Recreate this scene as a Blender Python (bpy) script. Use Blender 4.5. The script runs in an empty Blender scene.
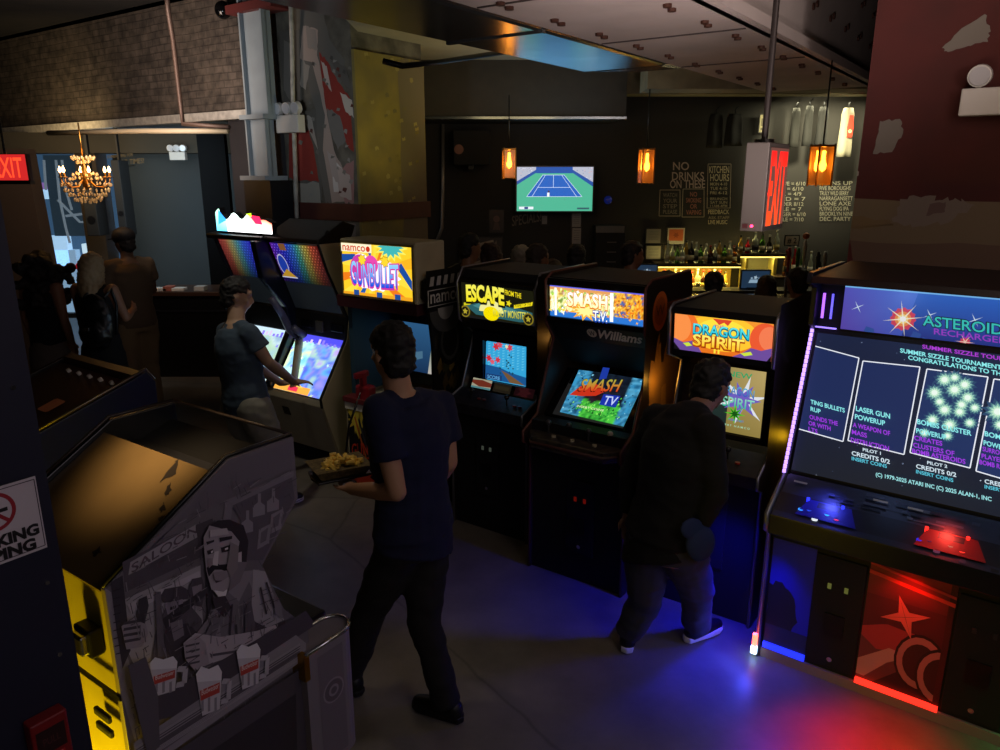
import bpy, bmesh, math, random
from mathutils import Vector, Matrix, noise
random.seed(7)
R = math.radians
V = Vector
scene = bpy.context.scene
COL = scene.collection
TH = R(15); FPX = 751.0; CAMH = 2.34

# ------------------------------------------------------------------ camera
cam = bpy.data.cameras.new('camera'); camo = bpy.data.objects.new('camera', cam); COL.objects.link(camo)
camo.location = (0, 0, CAMH); camo.rotation_euler = (R(90) - TH, 0, 0)
cam.sensor_width = 36; cam.lens = FPX / 1000 * 36; cam.clip_start = .05; cam.clip_end = 100
scene.camera = camo
scene.view_settings.view_transform = 'Standard'; scene.view_settings.look = 'None'
scene.view_settings.gamma = 1; scene.view_settings.exposure = 0
scene.view_settings.use_curve_mapping = False

def ray(u, v):
    x = (u - 500) / FPX; y = -(v - 375) / FPX
    return V((x, math.cos(TH) + y * math.sin(TH), -math.sin(TH) + y * math.cos(TH)))
def at(u, v, Y):                      # point at forward distance Y
    r = ray(u, v); return V((0, 0, CAMH)) + r * (Y / r.y)
def hit(u, v, o, n):                  # point of a plane
    r = ray(u, v); c = V((0, 0, CAMH)); return c + r * ((o - c).dot(n) / r.dot(n))

# ------------------------------------------------------------------ colour and materials
def lin(h):
    if not isinstance(h, str): return tuple(h)[:3]
    h = h.lstrip('#'); h = ''.join(c * 2 for c in h) if len(h) == 3 else h; o = []
    for i in (0, 2, 4):
        c = int(h[i:i + 2], 16) / 255
        o.append(c / 12.92 if c <= .04045 else ((c + .055) / 1.055) ** 2.4)
    return tuple(o)
MATS = {}
def mat(name, col='#808080', rough=.6, metal=0.0, emit=None, es=1.0, noise_amt=0, nscale=8, bump=0, trans=0, alpha=1, col2=None, spec=.5, coat=0):
    if name in MATS: return MATS[name]
    m = bpy.data.materials.new(name); m.use_nodes = True; nt = m.node_tree; b = nt.nodes['Principled BSDF']
    b.inputs['Base Color'].default_value = (*lin(col), 1); b.inputs['Roughness'].default_value = rough
    b.inputs['Metallic'].default_value = metal; b.inputs['Specular IOR Level'].default_value = spec
    b.inputs['Transmission Weight'].default_value = trans; b.inputs['Alpha'].default_value = alpha
    b.inputs['Coat Weight'].default_value = coat
    if emit: b.inputs['Emission Color'].default_value = (*lin(emit), 1); b.inputs['Emission Strength'].default_value = es
    if noise_amt or bump:
        tc = nt.nodes.new('ShaderNodeTexCoord'); nz = nt.nodes.new('ShaderNodeTexNoise')
        nz.inputs['Scale'].default_value = nscale; nz.inputs['Detail'].default_value = 6
        nt.links.new(tc.outputs['Object'], nz.inputs['Vector'])
        if noise_amt:
            mx = nt.nodes.new('ShaderNodeMix'); mx.data_type = 'RGBA'
            c = lin(col); d = lin(col2) if col2 else tuple(x * (1 - noise_amt) for x in c)
            mx.inputs['A'].default_value = (*c, 1); mx.inputs['B'].default_value = (*d, 1)
            rp = nt.nodes.new('ShaderNodeValToRGB'); rp.color_ramp.elements[0].position = .38; rp.color_ramp.elements[1].position = .62
            nt.links.new(nz.outputs['Fac'], rp.inputs['Fac']); nt.links.new(rp.outputs['Color'], mx.inputs['Factor'])
            nt.links.new(mx.outputs['Result'], b.inputs['Base Color'])
        if bump:
            bp = nt.nodes.new('ShaderNodeBump'); bp.inputs['Strength'].default_value = bump; bp.inputs['Distance'].default_value = .02
            nt.links.new(nz.outputs['Fac'], bp.inputs['Height']); nt.links.new(bp.outputs['Normal'], b.inputs['Normal'])
    MATS[name] = m; return m
def artmat(name, es=0.0, rough=.5, metal=0):
    """printed or backlit artwork: colours come from the artwork's own colour attribute"""
    key = 'art_' + name
    if key in MATS: return MATS[key]
    m = bpy.data.materials.new(key); m.use_nodes = True; nt = m.node_tree; b = nt.nodes['Principled BSDF']
    a = nt.nodes.new('ShaderNodeAttribute'); a.attribute_name = 'Col'
    b.inputs['Roughness'].default_value = rough; b.inputs['Metallic'].default_value = metal
    if es:
        nt.links.new(a.outputs['Color'], b.inputs['Emission Color']); b.inputs['Emission Strength'].default_value = es
        b.inputs['Base Color'].default_value = (.01, .01, .01, 1)
    else: nt.links.new(a.outputs['Color'], b.inputs['Base Color'])
    MATS[key] = m; return m

# ------------------------------------------------------------------ objects
def tag(o, label=None, cat=None, group=None, kind=None):
    if label: o['label'] = label
    if cat: o['category'] = cat
    if group: o['group'] = group
    if kind: o['kind'] = kind
    return o
def thing(name, label, cat, loc=(0, 0, 0), phi=0, group=None):
    o = bpy.data.objects.new(name, None); COL.objects.link(o); o.empty_display_size = .1
    o.location = loc; o.rotation_euler = (0, 0, R(phi)); return tag(o, label, cat, group)
def link(name, me, parent=None):
    o = bpy.data.objects.new(name, me); COL.objects.link(o)
    if parent: o.parent = parent
    return o

class MB:
    def __init__(s): s.bm = bmesh.new()
    def face(s, pts, mi=0):
        f = s.bm.faces.new([s.bm.verts.new(p) for p in pts]); f.material_index = mi; return f
    def hull(s, a, b, mi=0):      # prism between two matching loops
        n = len(a); va = [s.bm.verts.new(p) for p in a]; vb = [s.bm.verts.new(p) for p in b]
        fs = [s.bm.faces.new(va[::-1]), s.bm.faces.new(vb)]
        for i in range(n): fs.append(s.bm.faces.new((va[i], va[(i + 1) % n], vb[(i + 1) % n], vb[i])))
        for f in fs: f.material_index = mi
        return s
    def box(s, x0, x1, y0, y1, z0, z1, mi=0):
        return s.hull([(x0, y0, z0), (x1, y0, z0), (x1, y1, z0), (x0, y1, z0)], [(x0, y0, z1), (x1, y0, z1), (x1, y1, z1), (x0, y1, z1)], mi)
    def prx(s, prof, x0, x1, mi=0): return s.hull([(x0, y, z) for y, z in prof], [(x1, y, z) for y, z in prof], mi)
    def pry(s, prof, y0, y1, mi=0): return s.hull([(x, y0, z) for x, z in prof], [(x, y1, z) for x, z in prof], mi)
    def prz(s, prof, z0, z1, mi=0): return s.hull([(x, y, z0) for x, y in prof], [(x, y, z1) for x, y in prof], mi)
    def slab(s, quad, t, mi=0):   # quad in 3-D given thickness along its normal
        q = [V(p) for p in quad]; n = (q[1] - q[0]).cross(q[2] - q[0]).normalized() * t
        return s.hull(q, [p + n for p in q], mi)
    def cyl(s, p0, p1, r0, r1=None, n=16, mi=0):
        p0, p1 = V(p0), V(p1); r1 = r0 if r1 is None else r1; d = (p1 - p0).normalized()
        a = d.orthogonal().normalized(); b = d.cross(a)
        f = lambda p, r: [p + (a * math.cos(t) + b * math.sin(t)) * r for t in [2 * math.pi * i / n for i in range(n)]]
        return s.hull(f(p0, max(r0, 1e-4)), f(p1, max(r1, 1e-4)), mi)
    def tube(s, pts, r, n=8, mi=0):
        pts = [V(p) for p in pts]; rings = []
        a = None
        for i, p in enumerate(pts):
            d = (pts[min(i + 1, len(pts) - 1)] - pts[max(i - 1, 0)]).normalized()
            if a is None: a = d.orthogonal().normalized()
            a = (a - d * a.dot(d)).normalized(); b = d.cross(a)
            rr = r[i] if isinstance(r, (list, tuple)) else r
            rings.append([s.bm.verts.new(p + (a * math.cos(t) + b * math.sin(t)) * rr) for t in [2 * math.pi * k / n for k in range(n)]])
        fs = [s.bm.faces.new(rings[0][::-1]), s.bm.faces.new(rings[-1])]
        for A, B in zip(rings, rings[1:]):
            for k in range(n): fs.append(s.bm.faces.new((A[k], A[(k + 1) % n], B[(k + 1) % n], B[k])))
        for f in fs: f.material_index = mi; f.smooth = True
        return s
    def ball(s, c, r, n=12, mi=0, M=None):
        r = (r, r, r) if not isinstance(r, (tuple, list)) else r
        T = Matrix.Translation(V(c)) @ (M.to_4x4() if M else Matrix.Identity(4)) @ Matrix.Diagonal((*r, 1))
        m_ = n * 2; nv = s.bm.verts.new; nf = s.bm.faces.new
        top = nv(T @ V((0, 0, 1))); bot = nv(T @ V((0, 0, -1)))
        rings = [[nv(T @ V((math.sin(math.pi * i / n) * math.cos(2 * math.pi * k / m_), math.sin(math.pi * i / n) * math.sin(2 * math.pi * k / m_), math.cos(math.pi * i / n)))) for k in range(m_)] for i in range(1, n)]
        fs = [nf((top, rings[0][k], rings[0][(k + 1) % m_])) for k in range(m_)] + [nf((bot, rings[-1][(k + 1) % m_], rings[-1][k])) for k in range(m_)]
        for A, B in zip(rings, rings[1:]):
            for k in range(m_): fs.append(nf((A[k], B[k], B[(k + 1) % m_], A[(k + 1) % m_])))
        for f in fs: f.material_index = mi; f.smooth = True
        return s
    def lathe(s, prof, c=(0, 0, 0), n=20, mi=0, ax=None):
        c = V(c); rings = []
        for r, z in prof: rings.append([s.bm.verts.new(c + V((max(r, 1e-4) * math.cos(2 * math.pi * i / n), max(r, 1e-4) * math.sin(2 * math.pi * i / n), z))) for i in range(n)])
        fs = [s.bm.faces.new(rings[0][::-1]), s.bm.faces.new(rings[-1])]
        for A, B in zip(rings, rings[1:]):
            for k in range(n): fs.append(s.bm.faces.new((A[k], A[(k + 1) % n], B[(k + 1) % n], B[k])))
        for f in fs: f.material_index = mi; f.smooth = True
        return s
    def loft(s, secs, n=18, mi=0):   # secs: (centre, lateral vector*rx, depth vector*ry)
        rings = []
        for c, a, b in secs: rings.append([s.bm.verts.new(V(c) + V(a) * math.cos(2 * math.pi * i / n) + V(b) * math.sin(2 * math.pi * i / n)) for i in range(n)])
        fs = [s.bm.faces.new(rings[0][::-1]), s.bm.faces.new(rings[-1])]
        for A, B in zip(rings, rings[1:]):
            for k in range(n): fs.append(s.bm.faces.new((A[k], A[(k + 1) % n], B[(k + 1) % n], B[k])))
        for f in fs: f.material_index = mi; f.smooth = True
        return s
    def limb(s, pts, rad, n=14):     # tapered chain with round joints
        pts = [V(p) for p in pts]
        for p, r in zip(pts, rad): s.ball(p, r, 8)
        for i in range(len(pts) - 1):
            if (pts[i + 1] - pts[i]).length > 1e-4: s.cyl(pts[i], pts[i + 1], rad[i], rad[i + 1], n)
        return s
    def build(s, name, mats, parent=None, bevel=0, smooth=False):
        bmesh.ops.recalc_face_normals(s.bm, faces=s.bm.faces)
        me = bpy.data.meshes.new(name); s.bm.to_mesh(me); s.bm.free()
        for m in (mats if isinstance(mats, (list, tuple)) else [mats]): me.materials.append(m)
        if smooth:
            for p in me.polygons: p.use_smooth = True
        o = link(name, me, parent)
        if bevel:
            b = o.modifiers.new('bevel', 'BEVEL'); b.width = bevel; b.segments = 2; b.limit_method = 'ANGLE'
        return o

WORK = bpy.data.scenes.new('workbench')
def bake(o):      # apply modifiers without operators, in a scratch scene of its own
    vl = WORK.view_layers[0]; vl.update(); dg = vl.depsgraph; me = bpy.data.meshes.new_from_object(o.evaluated_get(dg)); return me
def blob(mb, name, m, base, parent, voxel=.012, smooth=4, wr=0, wf=9):
    """fuse overlapping volumes into one continuous skin"""
    me = bpy.data.meshes.new('tmp'); bmesh.ops.recalc_face_normals(mb.bm, faces=mb.bm.faces); mb.bm.to_mesh(me); mb.bm.free()
    o = bpy.data.objects.new('tmp', me); WORK.collection.objects.link(o)
    rm = o.modifiers.new('r', 'REMESH'); rm.mode = 'VOXEL'; rm.voxel_size = voxel; rm.use_smooth_shade = True
    sm = o.modifiers.new('s', 'SMOOTH'); sm.iterations = smooth; sm.factor = .5
    nm = bake(o); bpy.data.objects.remove(o)
    nrm = [v.normal.copy() for v in nm.vertices]
    for v in nm.vertices:
        if wr:
            q = V((v.co.x * wf, v.co.y * wf, v.co.z * wf * 1.7)); v.co += nrm[v.index] * (wr * noise.noise(q) + wr * .5 * noise.noise(q * 2.3))
        v.co -= base
    nm.name = name; nm.materials.clear(); nm.materials.append(m)
    for p in nm.polygons: p.use_smooth = True
    nm.update()
    return link(name, nm, parent)

# ------------------------------------------------------------------ flat artwork (signs, screens, marquees, chalk)
_TC = {}
def text_tris(s, shear=0, bold=0.0):
    k = (s, shear, bold)
    if k in _TC: return _TC[k]
    cu = bpy.data.curves.new('t', 'FONT'); cu.body = s; cu.shear = shear; cu.resolution_u = 3; cu.size = 1; cu.offset = bold
    o = bpy.data.objects.new('t', cu); WORK.collection.objects.link(o)
    me = bake(o); bpy.data.objects.remove(o)
    vs = [(v.co.x, v.co.y) for v in me.vertices]; fs = [tuple(p.vertices) for p in me.polygons]
    if vs:
        x0 = min(a for a, b in vs); x1 = max(a for a, b in vs); y0 = 0; y1 = max(b for a, b in vs)
        vs = [((a - x0) / (x1 - x0), (b - y0) / (y1 - y0)) for a, b in vs]
    _TC[k] = (vs, fs); return _TC[k]
def clip01(poly):
    """cut a coloured polygon [(x, y, colour)] to the unit square"""
    for ax, sgn, lim in ((0, 1, 0.0), (0, -1, -1.0), (1, 1, 0.0), (1, -1, -1.0)):
        out = []
        for i, p in enumerate(poly):
            q = poly[i - 1]; dp = sgn * p[ax] - lim; dq = sgn * q[ax] - lim
            if (dp >= 0) != (dq >= 0):
                t = dq / (dq - dp); out.append((q[0] + (p[0] - q[0]) * t, q[1] + (p[1] - q[1]) * t, tuple(a + (b - a) * t for a, b in zip(q[2], p[2]))))
            if dp >= 0: out.append(p)
        poly = out
        if len(poly) < 3: return []
    return poly
class Art:
    """O corner, U and W full-size edge vectors; shapes in 0..1 coordinates, each a hair proud of the last"""
    def __init__(s, O, U, W, step=.00015):
        s.O, s.U, s.W = V(O), V(U), V(W); s.N = s.U.cross(s.W).normalized(); s.k = 0; s.step = step
        s.v = []; s.f = []; s.c = []; s.asp = s.U.length / s.W.length
    def world(s, Mx): s.M = Mx; s.Mi = Mx.inverted(); return s
    def P(s, u, v):      # photo pixel -> artwork coordinates
        Mx = getattr(s, 'M', Matrix.Identity(4)); o = Mx @ s.O; n = (Mx.to_3x3() @ s.N)
        q = (Mx.inverted() @ hit(u, v, o, n)) - s.O
        return (q.dot(s.U) / s.U.length_squared, q.dot(s.W) / s.W.length_squared)
    def poly(s, pts, col, px=False, nl=True):
        if px: pts = [s.P(*p) for p in pts]
        if nl: s.k += 1
        cs = [lin(col)] * len(pts) if not isinstance(col, list) else [lin(q) for q in col]
        return s.emit([(p[0], p[1], c) for p, c in zip(pts, cs)])
    def emit(s, pc):
        if any(not (-1e-6 <= p[0] <= 1.000001 and -1e-6 <= p[1] <= 1.000001) for p in pc): pc = clip01(pc)
        if len(pc) < 3: return s
        b = len(s.v); s.v += [s.O + s.U * a + s.W * c + s.N * s.step * s.k for a, c, _ in pc]
        s.f.append(tuple(range(b, b + len(pc)))); s.c.append([c for _, _, c in pc]); return s
    def field(s, x0, y0, x1, y1, nx, ny, fn, nl=True):
        """soft picture area: fn(a, b) -> colour at each grid point, blended between"""
        if nl: s.k += 1
        g = [[(x0 + (x1 - x0) * i / nx, y0 + (y1 - y0) * j / ny, lin(fn(i / nx, j / ny))) for i in range(nx + 1)] for j in range(ny + 1)]
        for j in range(ny):
            for i in range(nx): s.emit([g[j][i], g[j][i + 1], g[j + 1][i + 1], g[j + 1][i]])
        return s
    def rect(s, x0, y0, x1, y1, col, nl=True): return s.poly([(x0, y0), (x1, y0), (x1, y1), (x0, y1)], col, nl=nl)
    def grad(s, x0, y0, x1, y1, cb, ct, nl=True): return s.poly([(x0, y0), (x1, y0), (x1, y1), (x0, y1)], [cb, cb, ct, ct], nl=nl)
    def disc(s, x, y, r, col, n=24, ry=None, nl=True, a0=0, a1=360):
        ry = ry if ry is not None else r * s.asp
        p = [(x + r * math.cos(R(a0 + (a1 - a0) * i / n)), y + ry * math.sin(R(a0 + (a1 - a0) * i / n))) for i in range(n + (a1 - a0 != 360))]
        return s.poly(p, col, nl=nl)
    def star(s, x, y, r, r2, n, col, rot=0, nl=True, sq=1.0):
        p = []
        for i in range(2 * n):
            q = r if i % 2 == 0 else r2; t = math.pi * i / n + rot; p.append((x + q * math.cos(t), y + q * s.asp * sq * math.sin(t)))
        return s.poly(p, col, nl=nl)
    def line(s, a, b, w, col, px=False, nl=True):
        if px: a, b = s.P(*a), s.P(*b)
        A = V((a[0] * s.asp, a[1])); B = V((b[0] * s.asp, b[1])); d = (B - A)
        if d.length < 1e-6: return s
        n = V((-d.y, d.x)).normalized() * w / 2
        return s.poly([((q.x) / s.asp, q.y) for q in (A - n, B - n, B + n, A + n)], col, nl=nl)
    def loop(s, pts, w, col, px=False, close=True):
        if px: pts = [s.P(*p) for p in pts]
        s.k += 1
        for i in range(len(pts) - (0 if close else 1)): s.line(pts[i], pts[(i + 1) % len(pts)], w, col, nl=False)
        return s
    def text(s, t, x0, y0, x1, h, col, y1=None, shear=0, col2=None, arc=0, px=False, up=None, bold=0.012):
        """baseline from (x0,y0) to (x1,y1), letters h high; px: x0,y0,x1,y1 photo pixels, h pixels"""
        vs, fs = text_tris(t, shear, bold)
        if not vs: return s
        if y1 is None: y1 = y0
        if px:
            a = s.P(x0, y0); b = s.P(x1, y1); c = s.P(x0 + (up or 0), y0 - h); up_ = (c[0] - a[0], c[1] - a[1])
        else: a = (x0, y0); b = (x1, y1); up_ = (0, h)
        s.k += 1; base = len(s.v)
        P = []
        for p, q in vs:
            P.append((a[0] + (b[0] - a[0]) * p + up_[0] * q, a[1] + (b[1] - a[1]) * p + up_[1] * q + arc * 4 * p * (1 - p)))
        c1 = lin(col); c2 = lin(col2) if col2 else c1
        for f in fs:
            s.emit([(P[i][0], P[i][1], tuple(c1[j] * (1 - vs[i][1]) + c2[j] * vs[i][1] for j in range(3))) for i in f])
        return s
    def build(s, name, m, parent=None, back=.004):
        # a thin backing slab gives the panel its thickness
        b = len(s.v); N = s.N
        q = [s.O, s.O + s.U, s.O + s.U + s.W, s.O + s.W]
        if back:
            s.v += q + [p - N * back for p in q]
            for f in [(0, 1, 5, 4), (1, 2, 6, 5), (2, 3, 7, 6), (3, 0, 4, 7), (7, 6, 5, 4)]:
                s.f.append(tuple(b + i for i in f)); s.c.append([(.01, .01, .01)] * 4)
        me = bpy.data.meshes.new(name); me.from_pydata([tuple(p) for p in s.v], [], s.f)
        at_ = me.color_attributes.new('Col', 'FLOAT_COLOR', 'CORNER'); i = 0
        for cs in s.c:
            for c in cs: at_.data[i].color = (*c, 1); i += 1
        me.materials.append(m); me.update(); return link(name, me, parent)
def jag(pts, amp, n=5):       # torn edge for peeled paint
    o = []
    for i, p in enumerate(pts):
        q = pts[(i + 1) % len(pts)]
        for k in range(n):
            t = k / n; a = amp if k else 0
            o.append((p[0] + (q[0] - p[0]) * t + random.uniform(-a, a), p[1] + (q[1] - p[1]) * t + random.uniform(-a, a)))
    return o
def frame_mx(ox, oy, phi): return Matrix.Translation((ox, oy, 0)) @ Matrix.Rotation(R(phi), 4, 'Z')
def lamp(name, kind, loc, power, col, r=.05, tgt=None, size=1, sy=None, spot=60, blend=.6):
    l = bpy.data.lights.new(name, kind); l.energy = power; l.color = lin(col) if isinstance(col, str) else col
    if kind == 'AREA':
        l.size = size
        if sy: l.shape = 'RECTANGLE'; l.size_y = sy
    else: l.shadow_soft_size = r
    if kind == 'SPOT': l.spot_size = R(spot); l.spot_blend = blend
    o = bpy.data.objects.new(name, l); COL.objects.link(o); o.location = loc
    if tgt is not None: o.rotation_euler = (V(tgt) - V(loc)).to_track_quat('-Z', 'Y').to_euler()
    return o
ORD = ['first', 'second', 'third', 'fourth', 'fifth', 'sixth', 'seventh', 'eighth', 'ninth', 'tenth', 'eleventh', 'twelfth', 'thirteenth', 'fourteenth', 'fifteenth', 'sixteenth', 'seventeenth', 'eighteenth', 'nineteenth', 'twentieth']
BLACK = mat('black_laminate', '#0a0a0c', .35); BLK_MATTE = mat('black_matte', '#08080a', .8); CHROME = mat('chrome', '#c8c8cc', .2, 1)
DARKMET = mat('dark_metal', '#1c1c20', .4, .7); GLASSY = mat('smoked_glass', '#06080c', .08, 0, coat=1)
WHITEPL = mat('white_plastic', '#c9c6c0', .5); CREAM = mat('cream_laminate', '#b3a98a', .5, noise_amt=.1); BRASS = mat('brass', '#a8802f', .3, 1)
PAPER = mat('paper', '#d8d4c8', .8)

def palette(cols, seed, sx=3.0, sy=3.0):
    cs = [lin(c) for c in cols]
    def fn(a, b):
        t = (noise.noise(V((a * sx + seed, b * sy - seed, seed))) * .9 + .5); t = min(.999, max(0, t)) * (len(cs) - 1); k = int(t); f = t - k
        return tuple(cs[k][j] * (1 - f) + cs[k + 1][j] * f for j in range(3))
    return fn
# ================================================================== the setting
G1 = -35.2                                   # the row of machines and the left walls share this bearing
def struct(name, mb, m, mx=None, bevel=0):
    o = mb.build(name, m, None, bevel)
    if mx is not None: o.matrix_world = mx
    return tag(o, kind='structure')
def brick_mat():
    m = bpy.data.materials.new('old_brick'); m.use_nodes = True; nt = m.node_tree; b = nt.nodes['Principled BSDF']; L = nt.links
    tc = nt.nodes.new('ShaderNodeTexCoord'); mp = nt.nodes.new('ShaderNodeMapping'); mp.inputs['Rotation'].default_value = (R(90), 0, 0)
    L.new(tc.outputs['Object'], mp.inputs['Vector'])
    br = nt.nodes.new('ShaderNodeTexBrick'); br.inputs['Scale'].default_value = 3.8; br.inputs['Color1'].default_value = (*lin('#4c433c'), 1)
    br.inputs['Color2'].default_value = (*lin('#62574e'), 1); br.inputs['Mortar'].default_value = (*lin('#403831'), 1)
    br.inputs['Mortar Size'].default_value = .022; br.inputs['Bias'].default_value = -.25; br.inputs['Mortar Smooth'].default_value = .5
    L.new(mp.outputs['Vector'], br.inputs['Vector'])
    nz = nt.nodes.new('ShaderNodeTexNoise'); nz.inputs['Scale'].default_value = 1.6; nz.inputs['Detail'].default_value = 8; L.new(tc.outputs['Object'], nz.inputs['Vector'])
    rp = nt.nodes.new('ShaderNodeValToRGB'); rp.color_ramp.elements[0].position = .42; rp.color_ramp.elements[1].position = .66; L.new(nz.outputs['Fac'], rp.inputs['Fac'])
    mx = nt.nodes.new('ShaderNodeMix'); mx.data_type = 'RGBA'; mx.inputs['B'].default_value = (*lin('#5a5046'), 1)
    L.new(br.outputs['Color'], mx.inputs['A']); L.new(rp.outputs['Color'], mx.inputs['Factor']); L.new(mx.outputs['Result'], b.inputs['Base Color'])
    n3 = nt.nodes.new('ShaderNodeTexNoise'); n3.inputs['Scale'].default_value = 9; n3.inputs['Detail'].default_value = 7; L.new(tc.outputs['Object'], n3.inputs['Vector'])
    mr = nt.nodes.new('ShaderNodeMapRange'); mr.inputs['From Min'].default_value = .3; mr.inputs['From Max'].default_value = .75; mr.inputs['To Min'].default_value = .35; mr.inputs['To Max'].default_value = 1.35; L.new(n3.outputs['Fac'], mr.inputs['Value'])
    ml = nt.nodes.new('ShaderNodeMix'); ml.data_type = 'RGBA'; ml.blend_type = 'MULTIPLY'; ml.inputs['Factor'].default_value = 1; L.new(mx.outputs['Result'], ml.inputs['A']); L.new(mr.outputs['Result'], ml.inputs['B']); L.new(ml.outputs['Result'], b.inputs['Base Color'])
    dv = nt.nodes.new('ShaderNodeMix'); dv.data_type = 'VECTOR'; dv.inputs['Factor'].default_value = .035; L.new(mp.outputs['Vector'], dv.inputs['A']); L.new(nz.outputs['Color'], dv.inputs['B']); L.new(dv.outputs['Result'], br.inputs['Vector'])
    bp = nt.nodes.new('ShaderNodeBump'); bp.inputs['Strength'].default_value = .6; bp.inputs['Distance'].default_value = .02
    L.new(br.outputs['Fac'], bp.inputs['Height']); bp.invert = True; L.new(bp.outputs['Normal'], b.inputs['Normal']); b.inputs['Roughness'].default_value = .9
    return m
def floor_mat():
    m = bpy.data.materials.new('sealed_concrete'); m.use_nodes = True; nt = m.node_tree; b = nt.nodes['Principled BSDF']; L = nt.links
    tc = nt.nodes.new('ShaderNodeTexCoord'); nz = nt.nodes.new('ShaderNodeTexNoise'); nz.inputs['Scale'].default_value = 1.3; nz.inputs['Detail'].default_value = 9; nz.inputs['Roughness'].default_value = .65
    L.new(tc.outputs['Object'], nz.inputs['Vector']); rp = nt.nodes.new('ShaderNodeValToRGB')
    rp.color_ramp.elements[0].position = .3; rp.color_ramp.elements[0].color = (*lin('#5a554e'), 1); rp.color_ramp.elements[1].position = .7; rp.color_ramp.elements[1].color = (*lin('#837c72'), 1)
    L.new(nz.outputs['Fac'], rp.inputs['Fac'])
    vo = nt.nodes.new('ShaderNodeTexVoronoi'); vo.feature = 'DISTANCE_TO_EDGE'; vo.inputs['Scale'].default_value = .32
    n2 = nt.nodes.new('ShaderNodeTexNoise'); n2.inputs['Scale'].default_value = 3; L.new(tc.outputs['Object'], n2.inputs['Vector'])
    ad = nt.nodes.new('ShaderNodeMix'); ad.data_type = 'VECTOR'; ad.inputs['Factor'].default_value = .06
    L.new(tc.outputs['Object'], ad.inputs['A']); L.new(n2.outputs['Color'], ad.inputs['B']); L.new(ad.outputs['Result'], vo.inputs['Vector'])
    r2 = nt.nodes.new('ShaderNodeValToRGB'); r2.color_ramp.elements[0].color = (.62, .62, .62, 1); r2.color_ramp.elements[1].position = .004; L.new(vo.outputs['Distance'], r2.inputs['Fac'])
    mu = nt.nodes.new('ShaderNodeMix'); mu.data_type = 'RGBA'; mu.blend_type = 'MULTIPLY'; mu.inputs['Factor'].default_value = 1
    L.new(rp.outputs['Color'], mu.inputs['A']); L.new(r2.outputs['Color'], mu.inputs['B']); L.new(mu.outputs['Result'], b.inputs['Base Color'])
    b.inputs['Roughness'].default_value = .42
    return m
M_floor = floor_mat()
struct('floor', MB().box(-9, 7, -3, 14, -.1, 0), M_floor)
M_dkceil = mat('dark_ceiling', '#16130f', .9, noise_amt=.5, nscale=3, bump=.4)
struct('ceiling', MB().box(-9, 7, -3, 14, 4.0, 4.1), M_dkceil)
M_dk = mat('dark_wall_paint', '#1d1a1a', .8, noise_amt=.2, nscale=2)
struct('wall_near', MB().box(-9, 7, -3.1, -3, 0, 4.1), M_dk)
struct('wall_right', MB().box(7, 7.1, -3, 14, 0, 4.1), M_dk)
struct('wall_left', MB().box(-9.1, -9, -3, 14, 0, 4.1), M_dk)
M_bar = mat('chalkboard_black_paint', '#1c1815', .75, noise_amt=.15, nscale=1.5)
struct('wall_bar', MB().box(-2.2, 7, 9.7, 9.9, 0, 4.0), M_bar)

PL = frame_mx(-1.25, 6.8, G1)                # along the left walls: x to the right, y away
def plp(u, v, y=0):
    n = PL.to_3x3() @ V((0, 1, 0)); o = PL @ V((0, y, 0)); q = PL.inverted() @ hit(u, v, o, n); return q.x, q.z
zb = plp(200, 120)[1]
struct('wall_brick', MB().box(-8, -.9, .02, .32, zb + .03, 4.0), brick_mat(), PL)
M_whitetrim = mat('chipped_white_paint', '#b9b4ab', .6, noise_amt=.35, nscale=14)
struct('trim_1', MB().box(-8, -.92, -.07, .03, zb - .02, zb + .03).box(-8, -.92, -.07, -.05, zb + .03, zb + .06), M_whitetrim, PL)
# pale strip along the head of the brick with the dark bulkhead above it
a = plp(75, 20); b = plp(195, 0)
zt = (a[1] + b[1]) / 2
struct('trim_2', MB().box(-5, -.92, -.14, .02, zt, zt + .05), M_whitetrim, PL)
struct('wall_bulkhead', MB().box(-8, -.92, -.10, .3, zt + .05, 4.0), mat('soot_brown', '#1c110d', .9, noise_amt=.4, nscale=5), PL)
M_conc = mat('bare_concrete', '#6c675c', .9, noise_amt=.45, nscale=5, bump=.6, col2='#4a463e')
struct('wall_pier', MB().box(-.93, 0, 0, .89, 0, 4.0), M_conc, PL)
M_yel = mat('ochre_plaster', '#86783a', .85, noise_amt=.3, nscale=3, bump=.4, col2='#75693c')
struct('wall_pier_plaster', MB().box(-.001, .03, 0, .89, 0, 3.35), M_yel, PL)
M_maroon = mat('maroon_paint', '#4a221c', .6, noise_amt=.2, nscale=6)
zr1 = plp(357, 204)[1]; zr0 = plp(357, 221)[1]
struct('trim_3', MB().box(-.95, .05, -.03, .92, zr0, zr1), M_maroon, PL)
# dark jamb to the left of the pier and the opening's far side
struct('wall_jamb', MB().box(plp(228, 150)[0], -.93, .03, .32, 0, zb), mat('grey_jamb_paint', '#2a282c', .8), PL)
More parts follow.
